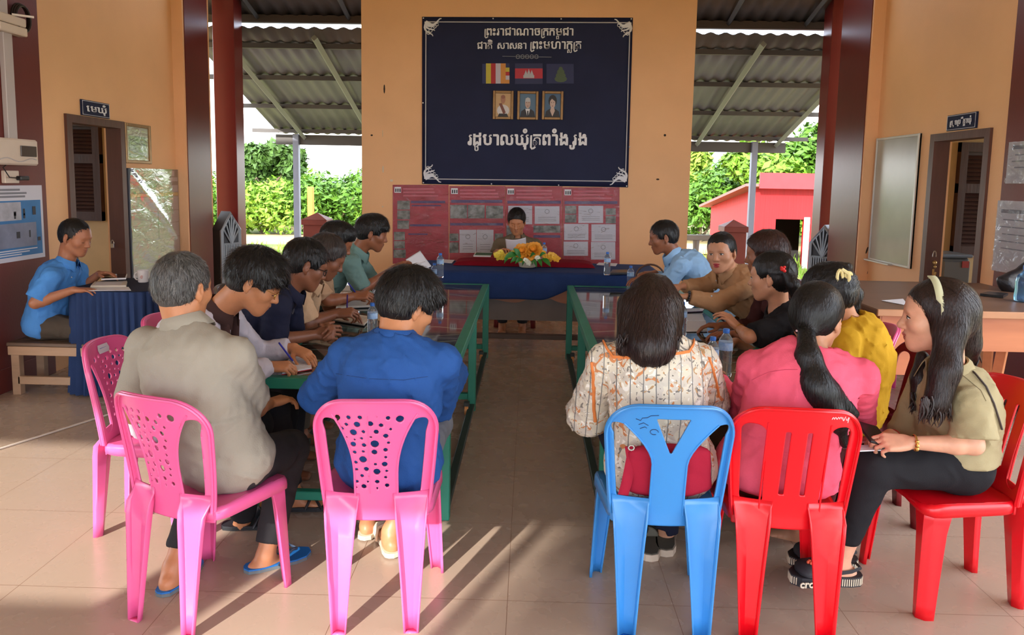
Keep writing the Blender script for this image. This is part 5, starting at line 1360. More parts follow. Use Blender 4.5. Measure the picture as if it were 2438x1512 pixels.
def strands(fld, V, H, flow, n, steps, ds, wid, lift, seed, ok=None, live=None):
    r = np.random.RandomState(seed); V = np.asarray(V, np.float32)
    P = V[r.choice(len(V), n)] + r.normal(size=(n, 3)).astype(np.float32) * .002
    if ok is not None: P = P[ok(P)]
    n = len(P); path = []; rnd = r.normal(size=(n, 3)).astype(np.float32); lf = lift * r.rand(n).astype(np.float32) ** 2; ln = (.5 + .7 * r.rand(n)).astype(np.float32)
    def grad(Q):
        e = .003; g = [fld(Q[:, 0] + e * (i == 0), Q[:, 1] + e * (i == 1), Q[:, 2] + e * (i == 2)) - fld(Q[:, 0] - e * (i == 0), Q[:, 1] - e * (i == 1), Q[:, 2] - e * (i == 2)) for i in range(3)]
        g = np.stack(g, 1); return g / (np.linalg.norm(g, axis=1)[:, None] + 1e-9)
    for j in range(steps + 1):
        g = grad(P); d0 = fld(P[:, 0], P[:, 1], P[:, 2])
        P = P - g * (d0 - lf * j / steps - .0006)[:, None]
        f = flow(P) + rnd * .22; f = f - g * (f * g).sum(1)[:, None] * .9; f /= np.linalg.norm(f, axis=1)[:, None] + 1e-9
        w = np.cross(f, g); w /= np.linalg.norm(w, axis=1)[:, None] + 1e-9; t = wid * (1 - .85 * (j / steps) ** 2)
        if live is not None: alive = live(P) if j == 0 else alive & live(P); t = t * alive[:, None]
        path.append((P - w * t, P + w * t)); P = P + f * (ds * ln * (alive if live is not None else 1))[:, None]
    A = np.stack([np.stack(p, 1) for p in path], 1).reshape(n, -1, 3); m = (steps + 1) * 2
    base = (np.arange(n) * m)[:, None, None] + (np.arange(steps) * 2)[None, :, None] + np.array([0, 1, 3, 2])[None, None, :]
    return A.reshape(-1, 3), base.reshape(-1, 4)
def join(parts):
    V = []; Q = []; n = 0
    for v, q in parts: V.append(np.asarray(v)); Q.append(np.asarray(q) + n); n += len(v)
    return np.concatenate(V), np.concatenate(Q)

def person(S):
    """S holds joints in metres; returns the Empty with body, hair and clothes as parts"""
    fem = S.get('fem'); k = S.get('hs', .955 if fem else 1.); pel = S['pel']
    root = thing('person', S['label'], 'person', (pel[0], pel[1], 0), 0, S.get('group'))
    H = Head(S['head'], S['hy'], S.get('hp', 0), S.get('hr', 0), k); nk = vec(S['neck']); sh = shoulders(S); a_ = S.get('arm', .88 if fem else 1.)
    sp, ax, bk = spine(S); f0 = hdir(S['hd']); lat = hdir(S['hd'] - 90)
    B = Field(); torso(B, S, -.012)
    head_skin(B, H, nk - ax * .02, fem, S.get('jaw', 1.), nr=S.get('nr'))
    fine = [(H.P(0, 0, 0) - .15 * k, H.P(0, 0, 0) + .15 * k, S.get('hres', .0048))]
    arms = {}
    for i, sd in enumerate('LR'):
        A = S.get(sd)
        if A is None: A = dict(w=vec(sp[1]) + f0 * .30 + lat * (.12 if sd == 'L' else -.12), d=f0, n=(0, 0, -1))
        w = vec(A['w']); pole = A.get('pole', tuple(lat * (.5 if sd == 'L' else -.5) + A3((0, 0, -1)) - f0 * .2)); e = vec(A['e']) if 'e' in A else ik(sh[i], w, .285 * S.get('al', 1), .255 * S.get('al', 1), pole)
        arms[sd] = (sh[i], e, w); g = a_
        B.cap(sh[i], e, .046 * g, .036 * g, .03); m = e + (w - e) * .28
        B.chain([e, m, w], [.036 * g, .037 * g, .0245 * g], .015)
        d = A.get('d', w - e)
        if not A.get('nohand'):
            hand(B, w, d, A.get('n', (0, 0, -1)), sd, A.get('curl', (.35, .4, .45, .5)), A.get('thumb', .4), .92 if fem else 1., A.get('spread', .5))
            c = w + nrm(d) * .07; fine.append((c - .105, c + .105, S.get('fres', .0052)))
    legs = {}
    for i, sd in enumerate('LR'):
        s = 1 if sd == 'L' else -1; hip = vec(pel) + lat * s * .085
        kn = vec(S['k' + sd]) if 'k' + sd in S else hip + f0 * .40 + lat * s * .05 + A3((0, 0, .0)); an = vec(S['a' + sd]) if 'a' + sd in S else A3((kn[0] - f0[0] * .02, kn[1] - f0[1] * .02, .075)); legs[sd] = (hip, kn, an)
        B.cap(hip, kn, .076, .052, .03); m = kn + (an - kn) * .3 + A3((0, 0, 0)); B.chain([kn, m, an], [.050, .050, .033], .02)
        foot(B, an, S.get('t' + sd, S['hd']), .95 if fem else 1.03, S.get('toes', False))
        if S.get('feetfine'): fine.append((an - .19, an + .19, .0062))
    V, Q = B.mesh(S.get('res', .011), fine); V = relax(V, Q, 1, .5)
    np_mesh('body', V, Q, skin_mat('skin_' + S.get('tone', 'tan'), *SKIN[S.get('tone', 'tan')]), root, {'lip': lip_attr(H, V, S.get('lipk', .5))})
    face_parts(H, root, S.get('eyes', 0), S.get('brow', 1.))
    # shirt
    sl = S.get('sleeve', .8); inf = S.get('inf', .008); C = Field(); torso(C, S, inf); cuts = Field()
    for sd in 'LR':
        s_, e, w = arms[sd]; g = a_; fl = S.get('slr', .014)
        if sl <= 1: end = s_ + (e - s_) * sl; C.cap(s_, end, .050 * g + inf, .040 * g + inf + fl, .022); cutp, cutn = end, nrm(e - s_)
        else:
            end = e + (w - e) * (sl - 1); C.cap(s_, e, .050 * g + inf, .041 * g + inf + fl * .6, .022); C.cap(e, end, .041 * g + inf + fl * .6, .031 * g + inf + fl * .5, .02); cutp, cutn = end, nrm(w - e)
        c0 = cutp - cutn * .0; lim = .11
        cuts.add((lambda X, Y, Z, p=cutp, n=cutn, lim=lim: np.maximum((np.sqrt((X - p[0]) ** 2 + (Y - p[1]) ** 2 + (Z - p[2]) ** 2) - lim), -((X - p[0]) * n[0] + (Y - p[1]) * n[1] + (Z - p[2]) * n[2]))), cutp - lim, cutp + lim, .004, 's')
    hemd = S.get('hem', .10); cuts.plane(sp[0] - A3((0, 0, 1)) * hemd + (A3((0, 0, 0))), S.get('hemn', (0, 0, -1)), .02)
    no = S.get('neckr', .062); cuts.cap(nk - ax * S.get('neckd', .012), nk + ax * .1 - bk * .02, no, no + .01, .012, 's')
    C.disp(folds(S.get('seed', 1), S.get('fold', .0045) * 3.4, S.get('ffreq', 62), tuple(ax), .55)); C.disp(folds(S.get('seed', 1) + 7, S.get('fold', .0045) * 1.6, 140, tuple(ax + bk * .6), .7))
    C.it += cuts.it
    V, Q = C.mesh(S.get('cres', .0085)); V = relax(V, Q, 1, .3); shirt = np_mesh(S.get('shirtname', 'shirt'), V, Q, S['shirt'], root)
    if S.get('collar'):                      # turned-down collar: a band round the neck, open at the throat
        h = S['collar']; m = MB(); fr = -bk; n = 28; side = np.cross(ax, fr)
        V = []
        for j in range(n + 1):
            a = math.radians(S.get('colopen', 22)) + (2 * math.pi - 2 * math.radians(S.get('colopen', 22))) * j / n
            dv = fr * math.cos(a) + side * math.sin(a); ft = .5 + .5 * math.cos(a); c = nk + ax * S.get('colz', .010) + fr * .012
            for rr, z in ((.060, .004 - .012 * ft), (.060, h * .95 - .012 * ft), (.064, h - .012 * ft), (.074, h * .72 - .016 * ft), (.086 + .012 * ft, -.004 - .020 * ft - .012 * (ft > .85))): V.append(c + dv * rr * S.get('colr', 1.) + ax * z)
        m.add(V, [(j * 5 + i, j * 5 + i + 1, (j + 1) * 5 + i + 1, (j + 1) * 5 + i) for j in range(n) for i in range(4)]); m.build('collar', S.get('collarmat', S['shirt']), root, True, solid=.003)
    # trousers or skirt
    T = Field(); W0 = (.172 * S.get('girth', 1.)); T.ell(sp[0] + A3((0, 0, .0)), (W0 - .002, .116 * S.get('girth', 1.), .112), np.stack([nrm(lat), nrm(np.cross(lat, (0, 0, 1))), A3((0, 0, 1))]), .03)
    T.econe(sp[0], sp[0] + ax * .09, lat, W0 - .012, .104 * S.get('girth', 1.), .132 * S.get('girth', 1.), .092 * S.get('girth', 1.), .04)
    tcut = Field(); tl = S.get('trl', .94); tw = S.get('trw', 1.)
    for sd in 'LR':
        hp_, kn, an = legs[sd]; T.cap(hp_, kn, .091, .074, .04); end = kn + (an - kn) * tl; T.cap(kn, end, .073, .052 * tw, .025)
        cn = nrm(an - kn); tcut.add((lambda X, Y, Z, p=end, n=cn: np.maximum(np.sqrt((X - p[0]) ** 2 + (Y - p[1]) ** 2 + (Z - p[2]) ** 2) - .12, -((X - p[0]) * n[0] + (Y - p[1]) * n[1] + (Z - p[2]) * n[2]))), end - .12, end + .12, .003, 's')
    if S.get('skirt'):
        (h1, k1, a1), (h2, k2, a2) = legs['L'], legs['R']
        for q in np.linspace(0, 1, 4): T.cap(h1 + (h2 - h1) * q, k1 + (k2 - k1) * q, .085, .068, .03)
    T.disp(folds(S.get('seed', 1) + 50, .010, 60, tuple(f0), .6)); T.it += tcut.it
    V, Q = T.mesh(S.get('tres', .012)); V = relax(V, Q, 1, .4); np_mesh('trousers' if not S.get('skirt') else 'skirt', V, Q, S['pants'], root)
    S['_H'] = H; S['_arms'] = arms; S['_root'] = root; S['_legs'] = legs; S['_sp'] = sp; S['_ax'] = ax; S['_bk'] = bk; S['_shirt'] = shirt
    hair(S, root, H)
    if S.get('shoes'): S['shoes'](S, root)
    return root

def fem_(S): return S.get('fem')
def hair(S, root, H):
    st = S.get('hair', 'short'); t = S.get('hth', .012); F = Field(); mat = S['hairmat']; k = H.k; r = random.Random(S.get('seed', 1))
    fl = S.get('hline', .070 if fem_(S) else .060)                # hairline height on the brow
    H.ell(F, (0, -.016, .036), (.0775 + t * .9, .0985 + t, .0885 + t), .02)
    tn = t * .2 if st in ('short', 'crop', 'bald', 'fringe') else t
    H.ell(F, (0, -.046, -.002), (.0655 + tn, .0595 + tn, .072 + tn * .6), .03)
    if S.get('top'): H.ell(F, (0, .02, .075), (.066 + S['top'], .075, .05 + S['top']), .03)
    if st in ('short', 'crop', 'bald'):
        H.ell(F, (0, .105, fl - .105), (.115, .085, .105), .012, 's')                    # face
        for s in (-1, 1): H.ell(F, (s * .096, .022, -.045), (.040, .044, .058), .008, 's'); H.ell(F, (s * .088, -.010, -.004), (.018, .022, .034), .004, 's')
        F.plane(H.P(0, -.05, S.get('nape', -.062)), H.R.T @ A3((0, .35, -1)), .008)
        if st == 'bald': H.ell(F, (0, .10, .115), (.062, .085, .085), .01, 's')
    elif st == 'fringe':
        H.ell(F, (0, .105, fl - .115), (.105, .080, .110), .012, 's')
        for s in (-1, 1): H.ell(F, (s * .096, .026, -.048), (.044, .052, .060), .008, 's'); H.ell(F, (s * .09, -.010, -.010), (.018, .021, .032), .004, 's')
        F.plane(H.P(0, -.05, S.get('nape', -.070)), H.R.T @ A3((0, .35, -1)), .008)
        H.cap(F, (-.05, .075, .062), (.05, .075, .062), .022 + t * .3, .022 + t * .3, .02)
    else:                                     # drawn-back or long hair
        H.ell(F, (0, .125, fl - .125), (.15, .12, .125), .010, 's')
        if st == 'long':
            for s in (-1, 1): H.ell(F, (s * .094, .042, -.040), (.034, .045, .060), .008, 's')
        if st != 'long':
            for s in (-1, 1): H.ell(F, (s * .094, .012, -.040), (.034, .045, .058), .008, 's')
            F.plane(H.P(0, -.05, -.075), H.R.T @ A3((0, .5, -1)), .008)
    for a, b, ra, rb, kk in S.get('locks', ()): F.cap(a, b, ra, rb, kk)
    for c_, r_, kk in S.get('lumps', ()): F.ell(c_, r_, None, kk)
    sd = S.get('seed', 1)
    F.disp(folds(sd + 9, S.get('hfold', .006), S.get('hfreq', 130), S.get('hax', tuple(H.R[0])), .35))
    V, Q = F.mesh(S.get('hairres', .0062)); V = relax(V, Q, 1, .4)
    crown = H.P(*S.get('crown', (0, -.045, .12))); fx = H.R[1]; up = H.R[2]; g = S.get('grav', .3)
    def flow(P):
        o = P - crown; d = np.linalg.norm(o, axis=1)[:, None]; o = o / (d + .01)
        lf = H.loc(P); fr = np.clip((lf[:, 1] - .02) / .06, 0, 1)[:, None] * np.clip((lf[:, 2] - .03) / .06, 0, 1)[:, None]
        out = o + np.array([0, 0, -g]) + fr * fx * .6
        if 'tie' in S: q = vec(S['tie']) - P; out = np.where((np.linalg.norm(q, axis=1) < .2)[:, None] & (P[:, 2:3] > S['tie'][2] - .03), q / (np.linalg.norm(q, axis=1)[:, None] + .01) * 2, np.array([0, 0, -1.]) + o * .1)
        if S.get('hang'): out = np.where(lf[:, 2:3] < .06, np.array([0, 0, -1.]) + o * .15, out)
        if S.get('comb'): out = out + fx * S['comb'] * np.clip((lf[:, 2:3] - .02) / .05, 0, 1)
        return out
    sv, sq = strands(lambda X, Y, Z: F.val(X, Y, Z), V, H, flow, int(S.get('ns', 1500) * 1.6), S.get('nst', 6), S.get('ds', .0055 if st in ('short', 'crop') else .0065), S.get('sw', .0011) * .85, S.get('lift', .010) * 1.3, sd, ok=(lambda P: H.loc(P)[:, 2] > (-.035 if st != 'fringe' else -.02)) if st in ('short', 'crop', 'fringe') else ((lambda P: (H.loc(P)[:, 1] < .045) | (H.loc(P)[:, 2] > .085))), live=((lambda P: (lambda q: (q[:, 2] > np.where(q[:, 1] > .055, fl - (.045 if st == 'fringe' else .022), np.where(q[:, 1] > -.03, -.005, S.get('nape', -.062) - .004))))(H.loc(P))) if st in ('short', 'crop', 'fringe') else None))
    rs = np.random.RandomState(sd + 3); per = len(sv) // max(1, (S.get('nst', 6) + 1) * 2); sa = np.repeat(rs.rand(per) ** 1.3, (S.get('nst', 6) + 1) * 2)
    parts = [(V, Q), (sv, sq)]; aa = [np.full(len(V), .35), sa]
    for x0, x1, y0, y1, Y, n in S.get('wisps', ()):   # loose tapering ends
        r = random.Random(sd + int(x0))
        for i in range(n):
            p = at(r.uniform(x0, x1), y0 + r.uniform(-12, 12), Y=Y + r.uniform(-.015, .02));
            ln = r.uniform(.45, 1.) * (y1 - y0) * Y / FPX; dx, dy = r.uniform(-.014, .014), r.uniform(-.012, .012); m = MB()
            m.tube([p + Vector((dx * t_ * t_ + .004 * math.sin(t_ * 5 + i), dy * t_ - .006 * math.sin(t_ * 3), -ln * t_)) for t_ in [j / 8 for j in range(9)]], [.0036 * (1 - (j / 8) ** 2.2) + .0005 for j in range(9)], 6, caps=False)
            parts.append((np.array([tuple(v) for v in m.V]), np.array(m.F))); aa.append(np.full(len(m.V), r.random() * .8))
    V, Q = join(parts); np_mesh('hair', V, Q, mat, root, {'strand': np.concatenate(aa)})

SKIN = {'tan': ((176, 116, 84), (140, 74, 62)), 'brown': ((148, 92, 64), (112, 62, 52)), 'dark': ((134, 84, 60), (96, 54, 46)), 'fair': ((222, 166, 136), (176, 66, 68)), 'olive': ((196, 140, 108), (168, 40, 56)), 'amber': ((196, 132, 92), (150, 86, 70))}

# ------------------------------------------------------------------ the people round the tables
BLACKHAIR = hair_mat('black_hair', (24, 22, 23)); BROWNHAIR = hair_mat('dark_brown_hair', (44, 28, 25)); SALT = hair_mat('salt_and_pepper_hair', (104, 102, 100), c2=(30, 28, 28)); GREYH = hair_mat('greying_hair', (66, 56, 52), c2=(34, 27, 25)); REDH = hair_mat('reddish_brown_hair', (58, 32, 26))
PANTB = cloth_mat('charcoal_trousers', (52, 50, 52)); PANTBR = cloth_mat('brown_grey_trousers', (84, 74, 64)); PANTK = cloth_mat('black_trousers', (34, 33, 36)); PANTN = cloth_mat('navy_trousers', (36, 38, 56))
def A_(x, y, Y): return tuple(at(x, y, Y=Y))
def sole_frame(S, sd):
    A = S['_legs'][sd][2]; h = S.get('t' + sd, S['hd']); f = hdir(h); r = A3((f[1], -f[0], 0)); G = A3((A[0], A[1], 0)); b = max(0, A[2] - .075); k = .95 if S.get('fem') else 1.03
    return lambda x, y, z: G + (r * x + f * y) * k + A3((0, 0, z + b))
PROF = [(-.030, -.062), (-.036, -.03), (-.034, .03), (-.044, .10), (-.040, .145), (-.018, .172), (.012, .168), (.038, .14), (.045, .10), (.037, .03), (.034, -.03), (.022, -.068), (0, -.078), (-.018, -.074)]
def slipper(sole_c, strap_c, kind='thong', name='flip_flop'):
    def fn(S, root):
        for sd in 'LR':
            Q = sole_frame(S, sd); sx = 1 if sd == 'R' else -1
            m = MB(); m.prism([Vector(Q(x * 1.1, y * 1.04, .001)) for x, y in PROF], (0, 0, 1), .012); o = m.build(name, M(name + '_edge', sole_c[1], .6), root)
            m = MB(); m.prism([Vector(Q(x * 1.08, y * 1.03, .0131)) for x, y in PROF], (0, 0, 1), .006); m.build('footbed', M(name + '_bed', sole_c[0], .6), o)
            m = MB()
            if kind == 'thong':
                for s in (-1, 1): m.tube([Q(s * .046, .035, .014), Q(s * .045, .06, .044), Q(s * .027, .095, .055), Q(-.010 * sx, .125, .034)], .0065, 6, flat=.6)
            else:
                for y0, y1 in ((.045, .125), (.115, .055)): m.tube([Q(-.052, y0, .016), Q(-.038, (y0 * 2 + y1) / 3, .060), Q(.0, (y0 + y1) / 2, .070), Q(.038, (y0 + 2 * y1) / 3, .058), Q(.052, y1, .016)], .015, 8, flat=.35)
            m.build('strap', M(name + '_strap', strap_c, .5), o, True)
    return fn
def closed_shoe(name, upper, sole, solz=.024):
    def fn(S, root):
        for sd in 'LR':
            Q = sole_frame(S, sd); F = Field(); f = hdir(S.get('t' + sd, S['hd'])); r = A3((f[1], -f[0], 0))
            F.econe(Q(0, -.03, .045), Q(0, .12, .034), r, .040, .042, .050, .030, .02); F.ell(Q(0, -.035, .05), (.042, .042, .05), None, .02)
            F.plane(Q(0, 0, .085), (0, 0, 1), .01); F.plane(Q(0, 0, .012), (0, 0, -1), .003)
            V, Qd = F.mesh(.0075); o = np_mesh(name, V, Qd, M(name + '_upper', upper, .6), root)
            m = MB(); m.prism([Vector(Q(x * 1.22, y * 1.06, .001)) for x, y in PROF], (0, 0, 1), solz); m.build('sole', M(name + '_sole', sole, .6), o)
    return fn
def surf(o, x, y, lift=.003):
    """point on a garment seen at photo pixel (x, y)"""
    d = (at(x, y, Y=1.) - Vector((0, 0, CAM_H))).normalized(); inv = o.matrix_world.inverted()
    ok, p, n, i = o.ray_cast(Vector((0, 0, CAM_H)), d)
    return (p + n * lift) if ok else at(x, y, Y=2.7)
CAST = {}
# --- nearest row, left: man in grey on the pink chair, boy in blue
CAST['grey'] = dict(label='person in a grey polo shirt with greying hair, back turned, in blue flip-flops', tone='amber', hair='short', hth=.008, hairmat=SALT, seed=3, ns=3600, sw=.0008, lift=.006, ds=.0045, grav=.2, nape=-.072,
    pel=(-1.075, 2.53, .505), hd=22, neck=A_(436, 782, 2.52), head=A_(437, 688, 2.56), hy=16, hp=6, hs=1.02, hunch=.035, girth=1.0, drop=.03, shw=.192, sy=-6, belly=1,
    R=dict(e=A_(600, 975, 2.66), w=A_(640, 960, 3.0), d=(.5, .8, 0), n=(0, 0, -1)), L=dict(e=A_(318, 985, 2.60), w=(-1.16, 2.86, .60), d=(.4, 1, 0)),
    kR=A_(690, 1068, 2.86), aR=A_(632, 1325, 2.70), tR=52, kL=(-1.22, 2.82, .50), aL=A_(412, 1350, 2.55), tL=2, toes=True, feetfine=True, trl=.88,
    shirt=cloth_mat('light_grey_cotton', (160, 152, 138), var=.04), pants=PANTB, sleeve=.78, hem=.15, collar=.042, colopen=10, fold=.0045, inf=.014, slr=.024, shoes=slipper(((30, 110, 186), (104, 112, 116)), (66, 84, 110)))
CAST['boy'] = dict(label='person with thick black hair in a blue shirt, back turned, head bent to the right', tone='amber', hair='fringe', hth=.022, top=.012, hairmat=BLACKHAIR, seed=5, ns=3600, lift=.012, hfold=.005, sw=.0012,
    pel=(-.49, 2.56, .50), hd=8, neck=A_(938, 806, 2.56), head=A_(972, 728, 2.63), hy=48, hp=22, hr=-4, hs=1.02, hunch=.02, girth=1.02, shw=.178, drop=.02,
    R=dict(e=A_(1042, 960, 2.85), w=(-.30, 3.24, .68), d=(-.8, .5, 0)), L=dict(e=A_(756, 940, 2.76), w=(-.66, 3.22, .68), d=(.6, .8, 0)),
    kR=(-.38, 2.98, .50), kL=(-.62, 2.98, .50), aR=A_(930, 1265, 2.86), tR=-20, aL=(-.66, 3.0, .08), tL=0,
    shirt=cloth_mat('deep_blue_cotton', (42, 84, 150), var=.06, rough=.75), pants=cloth_mat('grey_denim', (120, 122, 130)), sleeve=1.85, hem=.13, collar=.03, colopen=14, fold=.0065, inf=.015, slr=.024, shoes=slipper(((214, 200, 178), (206, 190, 168)), (206, 190, 168), 'cross', 'beige_sandal'), trl=.85)
# --- left side of the left table, near to far
CAST['glasses'] = dict(label='person in gold-rimmed glasses and white jacket with brown collar, writing', tone='amber', hair='fringe', hth=.02, top=.012, hairmat=BLACKHAIR, seed=12, ns=3000, lift=.02, sw=.0012, hline=.062,
    pel=(-1.54, 3.03, .505), hd=88, neck=A_(515, 742, 3.03), head=A_(608, 672, 3.02), hy=78, hp=30, hs=1.06, jaw=.92, hunch=.06, shw=.175, brow=.8,
    R=dict(e=A_(560, 900, 2.92), w=A_(636, 872, 3.16), d=(.9, .25, -.05), n=(.1, .3, -1), curl=(.75, .8, .85, .9), thumb=.9), L=dict(e=A_(610, 842, 3.42), w=A_(700, 828, 3.42), d=(.85, -.45, -.25), n=(0, 0, -1), curl=(.3, .35, .4, .4)),
    kR=(-1.12, 2.92, .49), kL=(-1.12, 3.14, .49), aR=A_(575, 1255, 3.02), tR=78, aL=(-1.05, 3.2, .08), tL=80,
    shirt=cloth_mat('lilac_white_jacket', (198, 190, 198), var=.04), pants=PANTK, sleeve=1.88, hem=.10, collar=.045, colopen=24, collarmat=cloth_mat('dark_brown_collar', (74, 52, 48)), fold=.006, inf=.014, shoes=slipper(((38, 40, 46), (28, 30, 34)), (30, 32, 38), 'cross', 'black_sandal'), trl=.9)
CAST['navy'] = dict(label='person in a navy polo and striped lanyard, hands clasped on the table', tone='dark', hair='short', hth=.013, hairmat=BLACKHAIR, seed=13, ns=2200, lift=.010,
    pel=(-1.60, 3.60, .505), hd=82, neck=A_(690, 690, 3.62), head=A_(728, 632, 3.64), hy=60, hp=22, hs=1.02, hunch=.05, shw=.17,
    R=dict(e=A_(650, 812, 3.50), w=A_(752, 797, 3.66), d=(.9, .3, .1), n=(0, .8, -.4), curl=(.6, .65, .7, .75)), L=dict(w=A_(772, 783, 3.78), d=(.6, -.7, .1), n=(-.5, -.5, -.5), curl=(.6, .65, .7, .75)),
    shirt=cloth_mat('navy_polo_knit', (36, 38, 58)), pants=PANTK, sleeve=.88, hem=.08, fold=.004, inf=.012, slr=.02, collar=.035, colopen=20)
CAST['gray2'] = dict(label='person with greying hair in a cream tan shirt, writing, beside the one in navy', tone='dark', hair='short', hth=.010, hairmat=GREYH, seed=14, ns=1500, lift=.008,
    pel=(-1.66, 4.12, .505), hd=86, neck=A_(738, 668, 4.12), head=A_(777, 612, 4.12), hy=74, hp=30, hs=1.02, hunch=.05, shw=.17,
    R=dict(e=A_(730, 772, 3.98), w=A_(800, 748, 4.10), d=(.9, .2, .1), n=(.2, .5, -.8), curl=(.75, .8, .85, .9), thumb=.9), L=dict(w=A_(808, 742, 4.35), d=(1, -.3, 0)),
    shirt=cloth_mat('cream_tan_cotton', (206, 168, 132)), pants=PANTBR, sleeve=.85, hem=.08, fold=.006, inf=.014, slr=.026, collar=.04, colopen=24)
CAST['shaved'] = dict(label='person with shaved sides and short black hair on top, looking down', tone='brown', hair='crop', hth=.006, top=.012, hairmat=BLACKHAIR, seed=15, ns=1400, lift=.004, nape=-.02,
    pel=(-1.68, 4.66, .505), hd=86, neck=A_(764, 632, 4.68), head=A_(800, 575, 4.68), hy=72, hp=30, hs=1.02, hunch=.05,
    R=dict(e=A_(782, 716, 4.52), w=A_(842, 706, 4.62), d=(.9, .2, .1), n=(.2, .5, -.8), curl=(.75, .8, .85, .9), thumb=.9), L=dict(w=A_(850, 700, 4.9), d=(1, -.3, 0)),
    shirt=cloth_mat('sand_cotton', (186, 150, 118)), pants=PANTBR, sleeve=.85, hem=.08)
CAST['teal'] = dict(label='person in a grey teal polo holding sheets of paper at the left table', tone='brown', hair='fringe', hth=.014, top=.014, hairmat=BLACKHAIR, seed=16, ns=1800, lift=.012, hline=.07,
    pel=(-1.60, 5.22, .505), hd=84, neck=A_(852, 600, 5.22), head=A_(886, 556, 5.22), hy=76, hp=14, hs=1.03, hunch=.05, shw=.175,
    R=dict(e=A_(862, 690, 5.08), w=A_(934, 642, 5.25), d=(.9, .1, .3), n=(0, .7, -.5), curl=(.5, .55, .6, .6), thumb=.7), L=dict(w=A_(952, 640, 5.5), d=(.9, -.3, .3), n=(0, -.6, -.5), curl=(.5, .55, .6, .6), thumb=.7),
    shirt=cloth_mat('grey_teal_knit', (112, 142, 136)), pants=PANTB, sleeve=.92, hem=.08, fold=.005, inf=.012, slr=.024, collar=.038, colopen=20)
CAST['desk'] = dict(label='person in a sky blue uniform shirt at the navy skirted side table', tone='tan', hair='short', hth=.006, hline=.082, hairmat=BLACKHAIR, seed=17, ns=1600, lift=.003, hres=.0045,
    pel=A_(112, 770, 5.0), hd=84, neck=A_(157, 628, 5.02), head=A_(180, 566, 5.03), hy=96, hp=16, hr=0, hs=1.03, hunch=.03, shw=.175,
    R=dict(e=A_(84, 722, 4.77), w=A_(176, 690, 4.80), d=(.95, .12, .0), n=(0, 0, -1), curl=(.2, .22, .25, .3)), L=dict(e=A_(190, 692, 5.18), w=A_(236, 652, 5.20), d=(.95, -.2, .10), n=(-.1, -.2, -1), curl=(.25, .35, .4, .45)),
    shirt=cloth_mat('sky_blue_uniform', (84, 148, 220)), pants=PANTBR, sleeve=.86, hem=.08, hemn=(-.35, 0, -1), fold=.005, inf=.012, slr=.030, collar=.042, colopen=26, kR=(-2.98, 4.93, .44), kL=(-2.98, 5.12, .44))
# --- head desk
CAST['chief'] = dict(label='person in a khaki brown shirt behind the head desk, reading a sheet of paper', tone='amber', hair='short', hth=.013, hline=.066, hairmat=BLACKHAIR, seed=18, ns=1400, lift=.006, hres=.0045, brow=1.1,
    pel=(-.13, 7.62, .505), hd=180, neck=A_(1233, 566, 7.60), head=A_(1230, 528, 7.53), hy=182, hp=20, hs=1.06, hunch=.03, shw=.185, jaw=1.06, girth=1.06,
    R=dict(e=A_(1182, 604, 7.52), w=A_(1192, 598, 7.34), d=(.7, -.6, .25), n=(0, -.4, -1), curl=(.5, .55, .6, .6), thumb=.7), L=dict(e=A_(1284, 604, 7.52), w=A_(1268, 598, 7.34), d=(-.7, -.6, .25), n=(0, -.4, -1), curl=(.5, .55, .6, .6), thumb=.7),
    kR=(-.05, 7.25, .48), kL=(-.25, 7.25, .48), shirt=cloth_mat('khaki_brown_cotton', (116, 104, 86)), pants=PANTB, sleeve=.95, hem=.08, fold=.005, inf=.012, slr=.022, collar=.042, colopen=30)
# --- right side of the right table, far to near
CAST['lightblue'] = dict(label='person in a pale blue long-sleeved shirt in profile, far end of the right table', tone='brown', hair='short', hth=.009, hairmat=BLACKHAIR, seed=19, ns=1500, lift=.008,
    pel=(1.52, 5.52, .505), hd=-86, neck=A_(1604, 607, 5.50), head=A_(1579, 566, 5.50), hy=-86, hp=12, hs=1.0, hunch=.05, shw=.17,
    L=dict(e=A_(1590, 672, 5.35), w=A_(1545, 664, 5.4), d=(-1, .1, 0)), R=dict(w=A_(1560, 650, 5.62), d=(-1, -.2, 0)),
    shirt=cloth_mat('pale_blue_cotton', (150, 188, 224)), pants=PANTN, sleeve=1.9, hem=.08, fold=.006, inf=.015, collar=.04, colopen=18)
CAST['tanwoman'] = dict(label='person in a tan uniform with dark red lips, looking at the camera', tone='olive', fem=1, hair='back', hth=.008, hairmat=BLACKHAIR, seed=20, ns=1200, lift=.002, hline=.062, eyes=(.0, 0), lipk=.95, hres=.0036, jaw=1.08, comb=-1.2,
    pel=(1.66, 4.70, .505), hd=-92, neck=A_(1736, 648, 4.72), head=A_(1717, 603, 4.66), hy=214, hp=2, hr=-5, hs=1.04, hunch=.03, girth=1.16, shw=.17, nr=.056, sy=-22,
    L=dict(e=A_(1706, 722, 4.46), w=A_(1636, 706, 4.46), d=(-1, .15, .02)), R=dict(e=A_(1680, 680, 4.86), w=A_(1624, 682, 4.78), d=(-1, -.1, .0)),
    shirt=cloth_mat('tan_uniform_cloth', (178, 134, 96)), pants=cloth_mat('brown_skirt', (82, 58, 46)), skirt=1, sleeve=1.9, hem=.06, fold=.006, inf=.015, collar=.042, colopen=28)
